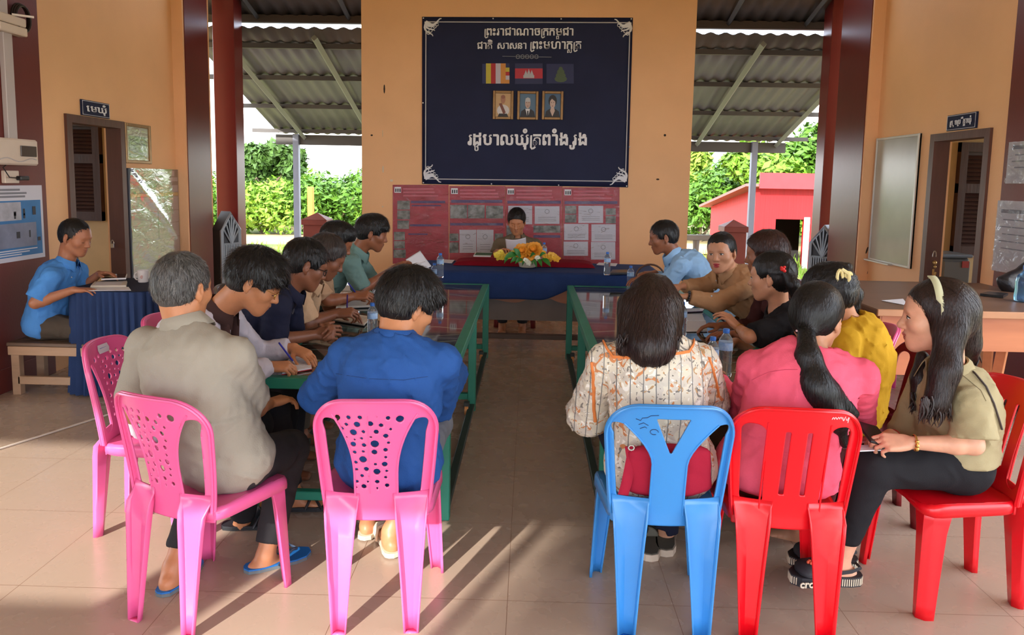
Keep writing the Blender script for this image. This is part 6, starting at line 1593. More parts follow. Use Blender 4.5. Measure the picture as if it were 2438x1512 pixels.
CAST['hidden'] = dict(label='person with reddish brown hair mostly hidden behind the one in black', tone='brown', fem=1, hair='back', hth=.016, hairmat=REDH, seed=21, ns=1600, lift=.01,
    pel=(1.60, 4.22, .50), hd=-90, neck=A_(1846, 660, 4.22), head=A_(1822, 606, 4.22), hy=-66, hp=8, hs=1.04, hunch=.03, L=dict(w=(1.16, 4.1, .68), d=(-1, 0, 0)), R=dict(w=(1.16, 4.35, .68), d=(-1, 0, 0)),
    shirt=cloth_mat('dark_maroon_cotton', (74, 40, 40)), pants=PANTK, sleeve=1.5, hem=.06)
bk_h = A_(1836, 660, 3.76)
CAST['black'] = dict(label='person in a black top with a red hair tie and a bracelet, chin turned left', tone='olive', fem=1, hair='back', hth=.009, hairmat=BLACKHAIR, seed=22, ns=2200, lift=.002, hline=.06, tie=A_(1870, 648, 3.67), hres=.0045, eyes=(0, 0),
    pel=(1.52, 3.78, .505), hd=-80, neck=A_(1850, 728, 3.78), head=bk_h, hy=-58, hp=6, hs=1.04, hunch=.03, shw=.155,
    L=dict(e=A_(1784, 802, 3.58), w=A_(1760, 782, 3.74), d=(-.6, .3, .6), n=(-.2, .3, -1), curl=(.5, .5, .55, .6)), R=dict(w=(1.12, 3.9, .68), d=(-1, -.2, 0)),
    locks=[(A_(1868, 645, 3.67), A_(1888, 678, 3.64), .026, .030, .02), (A_(1888, 678, 3.64), A_(1902, 750, 3.64), .030, .012, .02)],
    shirt=cloth_mat('black_knit', (28, 27, 30)), pants=PANTK, sleeve=.9, hem=.06, fold=.004, inf=.010, slr=.022)
yh = A_(1972, 702, 3.32)
CAST['yellow'] = dict(label='person in a mustard yellow blouse with a cream hair claw, head bowed', tone='olive', fem=1, hair='back', hth=.014, hairmat=BLACKHAIR, seed=23, ns=2600, lift=.006, tie=A_(2012, 668, 3.34),
    pel=(1.50, 3.36, .505), hd=-76, neck=A_(2020, 762, 3.34), head=yh, hy=-62, hp=26, hs=1.06, hunch=.05, girth=1.08, shw=.165, sy=8,
    L=dict(e=A_(1990, 930, 3.14), w=(1.14, 3.28, .68), d=(-1, .3, 0)), R=dict(w=(1.14, 3.5, .68), d=(-1, -.2, 0)), kL=(1.12, 3.22, .5), kR=(1.1, 3.42, .5), aL=A_(1925, 1300, 3.1), aR=(1.12, 3.42, .08), tL=-100, tR=-95,
    locks=[(A_(2004, 662, 3.36), A_(2034, 700, 3.36), .040, .036, .02), (A_(2034, 700, 3.36), A_(2036, 742, 3.36), .034, .016, .02), (A_(2000, 640, 3.34), A_(2018, 636, 3.36), .03, .022, .02)],
    shirt=cloth_mat('mustard_cotton', (208, 160, 38), var=.06), pants=PANTK, sleeve=1.4, hem=.10, fold=.0065, inf=.016)
# --- nearest row, right: three women
CAST['pink'] = dict(label='person in a coral pink tunic with a long black ponytail, back turned', tone='olive', fem=1, hair='back', hth=.010, hairmat=BLACKHAIR, seed=24, ns=3600, lift=.002, nst=9, ds=.02, tie=A_(1918, 782, 2.56), hfold=.003,
    pel=(.905, 2.57, .505), hd=10, neck=A_(1934, 832, 2.56), head=A_(1945, 760, 2.64), hy=42, hp=20, hs=1.01, hunch=.02, girth=1.12, shw=.178, drop=.03, sy=4,
    L=dict(e=A_(1772, 980, 2.80), w=(.80, 3.20, .68), d=(.6, .8, 0)), R=dict(e=A_(2046, 990, 2.80), w=(1.08, 3.16, .68), d=(-.3, 1, 0)),
    kL=(.80, 2.98, .49), kR=(1.02, 2.98, .49), aL=(.80, 3.02, .08), aR=A_(1900, 1255, 3.05), tL=0, tR=-60,
    locks=[(A_(1918, 780, 2.57), A_(1924, 850, 2.47), .026, .040, .02), (A_(1924, 850, 2.47), A_(1955, 935, 2.42), .040, .052, .02), (A_(1945, 920, 2.42), A_(1990, 1000, 2.42), .050, .044, .02), (A_(1990, 1000, 2.43), A_(2010, 1058, 2.45), .036, .010, .02), (A_(1975, 930, 2.43), A_(2034, 985, 2.45), .036, .016, .02), (A_(1935, 900, 2.43), A_(1955, 1000, 2.42), .036, .012, .02)],
    shirt=cloth_mat('coral_pink_cotton', (238, 96, 122), var=.05), pants=cloth_mat('olive_brown_trousers', (98, 76, 58)), sleeve=1.8, hem=.06, fold=.006, inf=.016)
ph = A_(1552, 744, 2.66)
CAST['pattern'] = dict(label='person in a floral blouse with orange piping and shoulder-length hair, back turned', tone='olive', fem=1, hair='long', hth=.016, hairmat=BROWNHAIR, seed=25, ns=4200, lift=.006, hang=1, nst=10, ds=.02, sw=.0014, hfold=.006,
    pel=(.49, 2.57, .505), hd=0, neck=A_(1556, 806, 2.58), head=ph, hy=2, hp=12, hs=1.02, hunch=.02, girth=1.02, shw=.170, drop=.03,
    L=dict(e=A_(1402, 985, 2.78), w=(.34, 3.16, .68), d=(.3, 1, 0)), R=dict(e=A_(1684, 955, 2.78), w=(.72, 3.2, .68), d=(-.3, 1, 0)),
    kL=(.38, 2.98, .49), kR=(.60, 2.98, .49), aL=A_(1520, 1285, 2.98), aR=A_(1585, 1280, 3.0), tL=4, tR=-4,
    locks=[(A_(1550, 740, 2.58), A_(1550, 822, 2.50), .095, .085, .03), (A_(1510, 730, 2.60), A_(1490, 832, 2.52), .06, .030, .02), (A_(1590, 730, 2.60), A_(1600, 840, 2.52), .055, .026, .02), (A_(1540, 780, 2.52), A_(1530, 835, 2.50), .05, .030, .015), (A_(1575, 780, 2.51), A_(1580, 838, 2.50), .045, .026, .015)],
    shirt=None, pants=PANTN, sleeve=1.25, hem=.11, fold=.007, inf=.020, slr=.05, wisps=[(1470, 1622, 806, 856, 2.50, 110), (1500, 1610, 826, 864, 2.49, 70)])
hb = A_(2230, 756, 2.64)
CAST['headband'] = dict(label='person with long straight hair and a pale headband in an olive blouse, seated sideways', tone='fair', fem=1, hair='long', hth=.009, hairmat=BROWNHAIR, seed=8, ns=4600, hang=1, lift=.004, eyes=(-.2, -.1), lipk=.8, hres=.0032, nst=12, ds=.024, hfold=.002, hline=.078, comb=-1.4,
    pel=(1.60, 2.70, .515), hd=-86, neck=A_(2262, 888, 2.66), head=hb, hy=-68, hp=3, hs=1.10, hunch=.03, girth=1.0, shw=.165,
    L=dict(e=A_(2318, 1060, 2.46), w=A_(2168, 1054, 2.50), d=(-1, .2, -.08), n=(.2, .6, -.8), curl=(.6, .68, .74, .8), thumb=.9, spread=.2), R=dict(w=A_(2120, 1035, 2.66), d=(-1, -.3, -.1), n=(.2, -.4, -1), curl=(.6, .65, .7, .75), thumb=.8, spread=.2),
    kL=A_(2075, 1112, 2.58), kR=A_(2060, 1107, 2.78), aL=A_(1998, 1338, 2.60), tL=-92, aR=A_(1990, 1300, 2.78), tR=-88,
    shirt=cloth_mat('olive_linen', (168, 154, 118), var=.06), pants=PANTK, sleeve=.86, hem=-.015, collar=.045, colopen=30, colr=1.1, fold=.005, inf=.014, slr=.03, trl=.78, trw=.92,
    wisps=[(2192, 2262, 955, 1012, 2.475, 150), (2170, 2202, 940, 996, 2.725, 50), (2290, 2330, 830, 885, 2.75, 30)],
    locks=[(A_(2262, 720, 2.575), A_(2262, 790, 2.55), .046, .046, .03), (A_(2262, 790, 2.55), A_(2250, 880, 2.51), .046, .044, .03), (A_(2250, 880, 2.51), A_(2230, 960, 2.49), .044, .040, .03), (A_(2290, 735, 2.68), A_(2302, 820, 2.70), .06, .046, .03), (A_(2302, 820, 2.70), A_(2318, 860, 2.76), .04, .016, .02), (A_(2196, 850, 2.76), A_(2190, 900, 2.74), .024, .030, .02), (A_(2190, 900, 2.74), A_(2182, 965, 2.73), .030, .022, .02)])
def floral_mat():
    m = bpy.data.materials.new('floral_chiffon'); m.use_nodes = True; nt = m.node_tree; N = nt.nodes; L = nt.links; b = N['Principled BSDF']; b.inputs['Roughness'].default_value = .8; b.inputs['Specular IOR Level'].default_value = .2
    tc = N.new('ShaderNodeTexCoord'); base = None
    def layer(prev, col, scale, lo, hi, seed, dist=1.6):
        mp = N.new('ShaderNodeMapping'); mp.inputs['Location'].default_value = (seed, seed * .7, seed * 1.3); L.new(tc.outputs['Object'], mp.inputs[0])
        nz = N.new('ShaderNodeTexNoise'); nz.inputs['Scale'].default_value = scale; nz.inputs['Detail'].default_value = 1.5; nz.inputs['Distortion'].default_value = dist; L.new(mp.outputs[0], nz.inputs['Vector'])
        mr = N.new('ShaderNodeMapRange'); mr.inputs[1].default_value = lo; mr.inputs[2].default_value = hi; L.new(nz.outputs['Fac'], mr.inputs[0])
        mx = N.new('ShaderNodeMix'); mx.data_type = 'RGBA'; mx.inputs[7].default_value = (*lin(col), 1); L.new(mr.outputs[0], mx.inputs[0])
        if prev is None: mx.inputs[6].default_value = (*lin((218, 208, 188)), 1)
        else: L.new(prev, mx.inputs[6])
        return mx.outputs[2]
    c = layer(None, (206, 196, 182), 10, .5, .52, 1.); c = layer(c, (206, 138, 92), 20, .62, .63, 3.); c = layer(c, (128, 122, 114), 26, .655, .663, 7., 2.6); c = layer(c, (184, 148, 108), 30, .66, .67, 11.)
    c = layer(c, (238, 232, 220), 26, .62, .63, 17.)
    w = N.new('ShaderNodeTexWave'); w.inputs['Scale'].default_value = 7.5; w.inputs['Distortion'].default_value = .6; L.new(tc.outputs['Object'], w.inputs['Vector'])
    r = N.new('ShaderNodeMapRange'); r.inputs[1].default_value = .975; r.inputs[2].default_value = .99; L.new(w.outputs['Fac'], r.inputs[0])
    mx = N.new('ShaderNodeMix'); mx.data_type = 'RGBA'; mx.inputs[7].default_value = (*lin((128, 126, 122)), 1); L.new(r.outputs[0], mx.inputs[0]); L.new(c, mx.inputs[6]); L.new(mx.outputs[2], b.inputs['Base Color'])
    creases(m, .5)
    return m
CAST['pattern']['shirt'] = floral_mat()
for _k, _s in CAST.items(): person(_s)

# ------------------------------------------------------------------ worn things: parts of each person
GOLDM = M('gold_metal', (214, 172, 92), .25, metal=.9); BLACKP = M('black_plastic', (24, 24, 26), .35); CREAMP = M('cream_plastic', (238, 222, 156), .35); REDM = M('red_hair_tie', (220, 40, 36), .5)
def glasses(S, mat, w=1., lens=None):
    H = S['_H']; root = S['_root']; m = MB()
    for s in (-1, 1):
        P = [H.P(s * (.034 + .021 * math.cos(a)), .099 - .006 * abs(math.cos(a)), -.002 + .016 * math.sin(a)) for a in [i * .449 for i in range(14)]]
        m.tube(P, .0014 * w, 6, closed=True); m.tube([H.P(s * .055, .094, .004), H.P(s * .070, .06, .006), H.P(s * .079, -.005, .006), H.P(s * .080, -.022, -.012)], .0013 * w, 5)
    m.tube([H.P(-.013, .101, .002), H.P(0, .104, .005), H.P(.013, .101, .002)], .0013 * w, 5)
    o = m.build('glasses', mat, root, True)
    m = MB()
    for s in (-1, 1): m.add([H.P(s * (.034 + .020 * math.cos(a)), .0985, -.002 + .015 * math.sin(a)) for a in [i * .449 for i in range(14)]], [tuple(range(14))])
    m.build('lenses', M('clear_lens', (240, 240, 240), .03, trans=1., alpha=.25), o)
glasses(CAST['glasses'], GOLDM); glasses(CAST['navy'], BLACKP, 1.6)
def ringband(S, sd, f, r, w, mat, name, lumps=0):
    s_, e, wr = S['_arms'][sd]; d = nrm(wr - e); c = e + (wr - e) * f; u = nrm(np.cross(d, (0, 0, 1))); v = np.cross(d, u); m = MB()
    m.tube([c + u * r * math.cos(a) + v * r * math.sin(a) for a in [i * .314 for i in range(20)]], w, 6, closed=True)
    for k in range(lumps): a = 2.6 + k * .5; m.ball(c + u * r * math.cos(a) + v * r * math.sin(a), w * 2.2, 8)
    return m.build(name, mat, S['_root'], True)
ringband(CAST['headband'], 'L', .93, .027, .0035, GOLDM, 'bracelet', 3); ringband(CAST['headband'], 'R', .85, .027, .0016, M('red_thread', (190, 40, 36), .7), 'thread_bracelet')
ringband(CAST['black'], 'L', .90, .026, .0022, GOLDM, 'bracelet'); w = ringband(CAST['tanwoman'], 'L', .97, .030, .004, BLACKP, 'bead_bracelet', 5)
# lanyard on the navy polo
S = CAST['navy']; m = MB(); n0 = vec(S['neck']); ax, bk = S['_ax'], S['_bk']; lt = np.cross(ax, -bk)
for off, mt in ((0, M('striped_lanyard', (206, 190, 168), .7)), (.006, M('dark_lanyard_stripe', (46, 42, 52), .7))):
    m = MB(); m.tube([n0 + ax * (.022 - .1 * max(0, math.cos(a)) * 1.1) + lt * math.sin(a) * (.078 + off * .6) + (-bk) * math.cos(a) * (.082 + off) + ax * off * .5 for a in [math.radians(-175 + 350 * i / 30) for i in range(31)]], .0062, 6, flat=.4); m.build('lanyard', mt, S['_root'], True)
ringb = CAST['navy']; s_, e, wr = ringb['_arms']['R']; d = nrm(e - s_); c = s_ + (e - s_) * .875; u = nrm(np.cross(d, (0, 0, 1))); v = np.cross(d, u)
m = MB(); m.tube([c + u * .062 * math.cos(a) + v * .062 * math.sin(a) for a in [i * .2618 for i in range(24)]], .005, 6, closed=True); m.build('sleeve_trim', M('cream_knit_trim', (206, 190, 164), .8), ringb['_root'], True)
# brown lapels and dark vest of the white jacket
S = CAST['glasses']; H = S['_H']; n0 = vec(S['neck']); ax, bk = S['_ax'], S['_bk']; lt = np.cross(ax, -bk); BRC = cloth_mat('dark_brown_collar', (74, 52, 48))
for s in (-1, 1):
    P = [n0 + lt * s * .070 + ax * .012, n0 + lt * s * .062 - bk * .075 - ax * .02, n0 + lt * s * .045 - bk * .115 - ax * .10, n0 + lt * s * .03 - bk * .13 - ax * .22]
    m = MB(); m.tube(P, [.014, .020, .022, .020], 8, flat=.45); m.build('lapel', BRC, S['_root'], True)
# headband, shoulder strap and clogs
S = CAST['headband']; H = S['_H']; m = MB(); V = []
for i in range(25):
    a = math.radians(-100 + 200 * i / 24); y = .018 - .030 * abs(math.sin(a)) * (1 if abs(a) > 1.2 else .6)
    for dy in (-.011, .011): V.append(H.P(.0965 * math.sin(a), y + dy, .030 + .105 * math.cos(a)))
m.add(V, [(2 * i, 2 * i + 1, 2 * i + 3, 2 * i + 2) for i in range(24)]); m.build('hairband', M('pale_sage_hairband', (206, 206, 168), .5), S['_root'], True, solid=.005)
P = [surf(S['_shirt'], x, y, .006) for x, y in ((2268, 832), (2290, 862), (2318, 890), (2345, 922), (2362, 960), (2375, 1000), (2382, 1022))]
m = MB(); m.tube(P, .0035, 6); m.build('bag_strap', M('dark_strap', (60, 46, 40), .6), S['_root'], True)
def clog(S, root):
    CB = M('black_clog_foam', (44, 43, 48), .6); CR = M('cream_ribs', (222, 208, 182), .6)
    for sd in 'LR':
        Q = sole_frame(S, sd); f = hdir(S.get('t' + sd, S['hd'])); r = A3((f[1], -f[0], 0)); F = Field()
        F.econe(Q(0, .03, .05), Q(0, .13, .042), r, .050, .046, .054, .036, .02); F.plane(Q(0, 0, .035), (0, 0, -1), .003); F.plane(Q(0, .035, .06), -f + A3((0, 0, .7)), .006)
        V, Qd = F.mesh(.007); o = np_mesh('clog', V, Qd, CB, root)
        m = MB(); m.prism([Vector(Q(x * 1.30, y * 1.12, .001)) for x, y in PROF], (0, 0, 1), .036); so = m.build('sole', CB, o)
        m = MB(); m.tube([Q(-.05, .03, .055), Q(-.044, -.03, .06), Q(-.02, -.075, .062), Q(.02, -.075, .062), Q(.044, -.03, .06), Q(.05, .03, .055)], .007, 6, flat=.6); m.build('heel_strap', CB, o, True)
        side = -1 if sd == 'L' else 1            # camera side of each shoe
        P = [Vector(Q(x * 1.31, y * 1.125, 0)) for x, y in PROF]; n = len(P); ribs = []; seg = []
        for i in range(n):
            a, b = P[i], P[(i + 1) % n]; k = max(2, int((b - a).length / .0075))
            for j in range(k): ribs.append((a + (b - a) * (j + .5) / k, (b - a).normalized(), i))
        ci = 0
        m = MB()
        for p, t, i in ribs:
            y = PROF[i][1]; nn = Vector((t.y, -t.x, 0)) * (1)
            mid = (Vector(Q(0, .05, 0)) - p); nn = -mid.normalized() if nn.dot(mid) > 0 else nn
            if sd == 'L' and abs((p - Vector(Q(0, .0, 0))).dot(Vector(tuple(f))) - .118) < .050 and (p - Vector(Q(0, 0, 0))).y < 0: continue
            m.box(p + Vector((0, 0, .019)), (.0034, .004, .026), Matrix.Rotation(math.atan2(t.y, t.x), 3, 'Z'))
        m.build('sole_ribs', CR, so)
        if sd == 'L':
            p = Vector(Q(-.0475 * 1.0, .035, .019)); a, b = Vector(Q(PROF[3][0] * 1.31, PROF[3][1] * 1.125, 0)), Vector(Q(PROF[1][0] * 1.31, PROF[1][1] * 1.125, 0)); ca, cb = (a, b) if a.x < b.x else (b, a)
            dx = (cb - ca).normalized(); nn = Vector((dx.y, -dx.x, 0)); c = (ca + cb) / 2 + nn * .004 - dx * .086; R = Matrix((dx, Vector((0, 0, 1)), nn)).transposed().to_4x4()
            text_mesh('sole_lettering', 'crocs', .040, CR, Matrix.Translation(c + Vector((0, 0, .008))) @ R, so, .0012, .001)
        for x, y, col, rr in ((-.018, .120, (232, 96, 60), .010), (.010, .095, (204, 170, 160), .009), (-.005, .06, (150, 150, 156), .005)):
            m = MB(); z = .088 - (y - .06) * .10; c = Vector(Q(x, y, z))
            if rr == .010:
                for q in range(4): m.ball(c + Vector((.008 * math.cos(q * 1.57), .008 * math.sin(q * 1.57), 0)), .006, 8)
            else: m.ball(c, (rr, rr * .7, rr * .5), 10)
            m.build('shoe_charm', M('charm_%02x%02x%02x' % col, col, .4), o, True)
clog(CAST['headband'], CAST['headband']['_root'])
# hair claw, hair ties
S = CAST['yellow']; c = at(2012, 657, Y=3.235); m = MB()
m.tube([c + Vector((-.024 + .011 * math.cos(a), -.004, -.004 + .030 * math.sin(a))) for a in [i * .4488 for i in range(14)]], .0075, 6, closed=True)
m.tube([c + Vector((-.018, -.006, .03)), c + Vector((.008, -.014, .012)), c + Vector((.014, -.01, -.012)), c + Vector((.006, -.004, -.034))], [.007, .009, .009, .006], 6)
m.tube([c + Vector((.012 + .014 * math.cos(a), -.006, .004 + .013 * math.sin(a))) for a in [i * .5 for i in range(10)]], .006, 6)
for k in range(5): m.tube([c + Vector((-.03 + .011 * k, -.004, -.026)), c + Vector((-.032 + .012 * k, .012, -.052))], [.004, .002], 5)
m.build('hair_claw', CREAMP, S['_root'], True)
m = MB(); m.tube([vec(S['neck']) + S['_ax'] * .03 + A3((.075 * math.cos(a), .075 * math.sin(a), -.02 * math.cos(a))) for a in [i * .314 for i in range(20)]], .0016, 5, closed=True); m.build('necklace', GOLDM, S['_root'], True)
S = CAST['black']; c = at(1863, 641, Y=3.64); m = MB(); m.ball(c, (.012, .012, .011), 10); m.ball(c + Vector((.009, 0, .010)), .008, 8); m.ball(c + Vector((.010, -.003, -.008)), .009, 8); m.ball(c + Vector((-.007, -.003, .009)), .007, 8); m.build('hair_tie', REDM, S['_root'], True)
S = CAST['pink']; c = vec(S['tie']); m = MB(); m.tube([c + A3((.031 * math.cos(a), .008 * math.sin(a), .010 * math.cos(a + .4) + .018 * math.sin(a) * .3)) for a in [i * .314 for i in range(20)]], .0035, 6, closed=True); m.build('hair_tie', M('pale_pink_band', (232, 190, 196), .6), S['_root'], True)
# orange piping on the floral blouse, laid over the cloth
S = CAST['pattern']; PIP = M('orange_piping', (222, 128, 64), .7); ob = S['_shirt']
for P in ([(1436, 812), (1446, 832), (1460, 850), (1500, 852), (1545, 851), (1600, 845), (1640, 838), (1650, 822), (1653, 806)], [(1410, 862), (1413, 890), (1414, 930), (1414, 970), (1418, 1010)], [(1688, 852), (1697, 880), (1706, 915), (1712, 950)]):
    Q = []
    for (a, b), (c, d) in zip(P, P[1:]):
        for k in range(6): Q.append(surf(ob, a + (c - a) * k / 6, b + (d - b) * k / 6, .002))
    m = MB(); m.tube(Q, .0062, 6, flat=.6); m.build('piping', PIP, S['_root'], True)
# stitched yoke seams
for key, P, col in (('pink', [(1790, 905), (1830, 886), (1870, 880), (1905, 880)], (206, 70, 98)), ('boy', [(800, 890), (880, 902), (960, 905), (1030, 895)], (34, 68, 122)), ('headband', [(2275, 880), (2300, 900), (2335, 930), (2350, 960)], (136, 124, 92))):
    S = CAST[key]; Q = []
    for (a, b), (c, d) in zip(P, P[1:]):
        for k in range(6): Q.append(surf(S['_shirt'], a + (c - a) * k / 6, b + (d - b) * k / 6, .0005))
    m = MB(); m.tube(Q, .0014, 5); m.build('seam', M('seam_%s' % key, col, .9), S['_root'], True)
# shirt fronts: button plackets and pockets that face us
for key, pts in (('desk', [(166, 640), (170, 660), (172, 685)]), ('tanwoman', [(1706, 668), (1700, 690), (1694, 705)])):
    S = CAST[key]
    for x, y in pts: MB().ball(surf(S['_shirt'], x, y, .001), .0055, 8).build('button', M('pale_button', (190, 200, 210), .4), S['_root'], True)

# ------------------------------------------------------------------ things lying about
def bottle_mats():
    m = bpy.data.materials.new('clear_bottle_water'); m.use_nodes = True; b = m.node_tree.nodes['Principled BSDF']
    b.inputs['Base Color'].default_value = (.86, .93, .98, 1); b.inputs['Roughness'].default_value = .05; b.inputs['Transmission Weight'].default_value = .92; b.inputs['IOR'].default_value = 1.25; b.inputs['Specular IOR Level'].default_value = .8
    return m
WATER = bottle_mats(); CAPB = M('blue_bottle_cap', (26, 104, 200), .4); LABELB = M('blue_bottle_label', (70, 140, 214), .4, var=.5, vscale=30, c2=(196, 220, 240))
_bt = None
def bottle(p, label, h=.215, grp='water bottles'):
    global _bt
    if _bt is None:
        t = thing('water_bottle', label, 'bottle', (0, 0, 0), 0, grp); prof = [(.012, 0), (.027, .002), (.030, .010)]
        for k in range(7): z = .018 + .014 * k; prof += [(.0305, z), (.0285, z + .006)]
        prof += [(.0305, .120), (.0305, .158), (.027, .172), (.017, .188), (.0125, .194), (.0125, .200)]
        MB().lathe(prof, n=24).build('bottle_body', WATER, t, True)
        MB().lathe([(.0309, .122), (.0309, .156)], n=24).build('label_band', LABELB, t, True)
        MB().lathe([(.0145, .197), (.0145, .213), (.0125, .2155)], n=20).build('cap', CAPB, t, True); _bt = t
    else: t = copy_tree(_bt); t['label'] = label
    t.location = p; k = h / .2155; t.scale = (k, k, k); return t
def on(x, y, Z): return at(x, y, Z=Z)
TT = TZ + .001; DT = HZ + .012
bottle(on(887, 806, TT), 'water bottle on the left table beside the boy in blue', .20)
bottle(on(1034, 684, TT), 'water bottle at the far inner corner of the left table', .20)
q = on(1048, 661, DT); bottle(q, 'water bottle on the left end of the navy cloth', .20)
bottle(on(1445, 655, DT), 'water bottle on the right part of the navy cloth', .20)
bottle(on(1500, 690, TT), 'water bottle at the far end of the right table beside the beige handbag', .20)
bottle(on(1622, 800, TT), 'water bottle just right of the woman in the floral blouse', .20)
bottle(at(1724, 897, Z=TT), 'tall water bottle standing nearest on the right table', .225)
bottle(at(1693, 905, Z=TT), 'water bottle close behind the shoulder of the floral blouse', .20)
bottle((at(1295, 612, Y=7.14).x, 7.14, HZ + .012), 'water bottle behind the flowers on the head desk', .20)
PAPER = M('white_sheet_paper', (226, 226, 232), .55, var=.03); PAGE = M('cream_page', (204, 192, 176), .6); INK = M('pen_blue', (40, 44, 150), .4); REDC = M('red_cover', (168, 36, 44), .5); GREENC = M('green_folder_cover', (28, 92, 52), .5)
def quad(pix, Z, name, label, cat, th, mat, grp=None, cover=None):
    P = [at(x, y, Z=Z) for x, y in pix]; c = sum(P, Vector()) / len(P)
    if cover is None:
        o = MB().prism(P, (0, 0, 1), th).build(name, mat); tag(o, label, cat, grp); return o
    t = thing(name, label, cat, c, 0, grp)
    MB().prism([c + (p - c) * 1.03 for p in P], (0, 0, 1), .004).build('cover', cover, t); MB().prism([p + Vector((0, 0, .004)) for p in P], (0, 0, 1), th).build('pages', mat, t)
    m = MB(); a, b, c_, d = P
    for k in range(7):
        f = .12 + .11 * k; m.tube([a + (d - a) * f + (b - a) * .08 + Vector((0, 0, .0045 + th)), a + (d - a) * f + (b - a) * .85 + Vector((0, 0, .0045 + th))], .0006, 4)
    m.build('ruled_lines', M('faint_rule', (168, 170, 182), .7), t); return t
quad([(672, 893), (742, 880), (738, 848), (688, 856)], TT, 'notebook', 'red-covered notebook under the hands of the one in glasses', 'notebook', .006, PAPER, 'notebooks on the left table', REDC)
quad([(788, 764), (866, 777), (885, 758), (815, 748)], TT, 'notebook', 'open notebook in front of the one in the cream tan shirt', 'notebook', .008, PAGE, 'notebooks on the left table', M('black_cover', (30, 30, 34), .5))
quad([(800, 736), (892, 732), (893, 716), (810, 720)], TT, 'notebook', 'open notebook farther along, in front of the one with shaved sides', 'notebook', .012, PAGE, 'notebooks on the left table', M('black_cover', (30, 30, 34), .5))
def pen(a, b, label, mat=INK):
    t = thing('pen', label, 'pen', a, 0, 'pens'); d = Vector(b) - Vector(a); MB().tube([a, Vector(a) + d * .86], .0042, 8).build('barrel', mat, t, True); MB().tube([Vector(a) + d * .86, b], [.004, .0008], 8).build('tip', M('pen_tip', (200, 200, 206), .3, metal=.6), t, True)
pen(at(664, 816, Y=3.20), at(702, 866, Y=3.26), 'blue pen held by the one in glasses'); pen(at(827, 702, Y=4.12), at(826, 742, Y=4.16), 'purple pen held by the one in the cream tan shirt', M('pen_purple', (56, 30, 110), .4)); pen(at(829, 674, Y=4.62), at(852, 704, Y=4.72), 'dark blue pen held by the one with shaved sides')
def sheet(f, name, label, cat='paper', mat=PAPER, grp=None, n=12):
    m = MB(); m.grid(f, n, n); o = m.build(name, mat, None, True, solid=.0012); return tag(o, label, cat, grp)
def bil(px, Ys, bend=.0, bd=(0, -1, 0)):
    P = [at(x, y, Y=Y) for (x, y), Y in zip(px, Ys)]; bd = Vector(bd)
    return lambda u, v: (P[0] * (1 - u) + P[1] * u) * (1 - v) + (P[3] * (1 - u) + P[2] * u) * v + bd * bend * math.sin(math.pi * u)
sheet(bil([(966, 618), (1000, 597), (1027, 634), (985, 650)], [5.36, 5.50, 5.44, 5.30], .02), 'paper_sheet', 'white sheet of paper held up by the one in teal', grp='papers in hand')
sheet(bil([(976, 632), (1012, 622), (1026, 646), (985, 656)], [5.30, 5.44, 5.40, 5.28], .015), 'paper_sheet', 'second white sheet held lower by the one in teal', grp='papers in hand')
sheet(bil([(1203, 569), (1252, 565), (1253, 592), (1206, 597)], [7.30, 7.30, 7.36, 7.36], .03, (0, -.6, -.5)), 'paper_sheet', 'white sheet read by the man behind the head desk', grp='papers in hand')
t = thing('camera_pouch', 'small black pouch with a white button on the left table', 'pouch', on(876, 716, TT)); q = on(876, 716, TT)
MB().ball(q + Vector((0, 0, .03)), (.075, .05, .03), 14).build('body', M('black_pouch_cloth', (28, 30, 30), .7), t, True); MB().ball(q + Vector((.05, -.01, .07)), .018, 10).build('button', WHITE, t, True)
# side table: cup, notebook, papers, tablet
ST = SZ + .012; q = on(341, 672, ST)
t = thing('mug', 'white mug with a faint pink print on the side table', 'mug', q); MB().lathe([(.030, 0), (.034, .004), (.040, .088), (.036, .088), (.031, .008)], q, 20).build('body', M('white_ceramic', (228, 220, 216), .25), t, True)
MB().tube([q + Vector((-.036 - .022 * math.sin(a), -.01, .045 + .026 * math.cos(a))) for a in [i * .314 for i in range(11)]], .005, 6).build('handle', M('white_ceramic', (228, 220, 216), .25), t, True); MB().ball(q + Vector((.004, -.0335, .046)), (.013, .004, .020), 10).build('print', M('pink_mug_print', (206, 166, 160), .3), t)
quad([(188, 693), (312, 692), (306, 684), (200, 686)], ST, 'document', 'loose white document under the notebook on the side table', 'document', .003, PAPER)
quad([(216, 684), (300, 683), (302, 672), (226, 674)], ST + .004, 'notebook', 'pale notebook under the hand of the man in sky blue', 'notebook', .008, PAGE, 'notebooks on the side table', M('pale_cover', (214, 204, 180), .5))
t = thing('tablet', 'dark tablet with a white edge under the raised hand at the side table', 'tablet', at(270, 662, Y=5.2)); P = [at(241, 667, Y=5.10), at(300, 665, Y=5.12), at(303, 655, Y=5.36), at(250, 656, Y=5.36)]
MB().prism(P, (0, 0, 1), .010).build('body', WHITE, t); c = sum(P, Vector()) / 4; MB().prism([c + (p - c) * .93 + Vector((0, 0, .0102)) for p in P], (0, 0, 1), .001).build('screen', M('dark_screen', (40, 26, 26), .1), t)
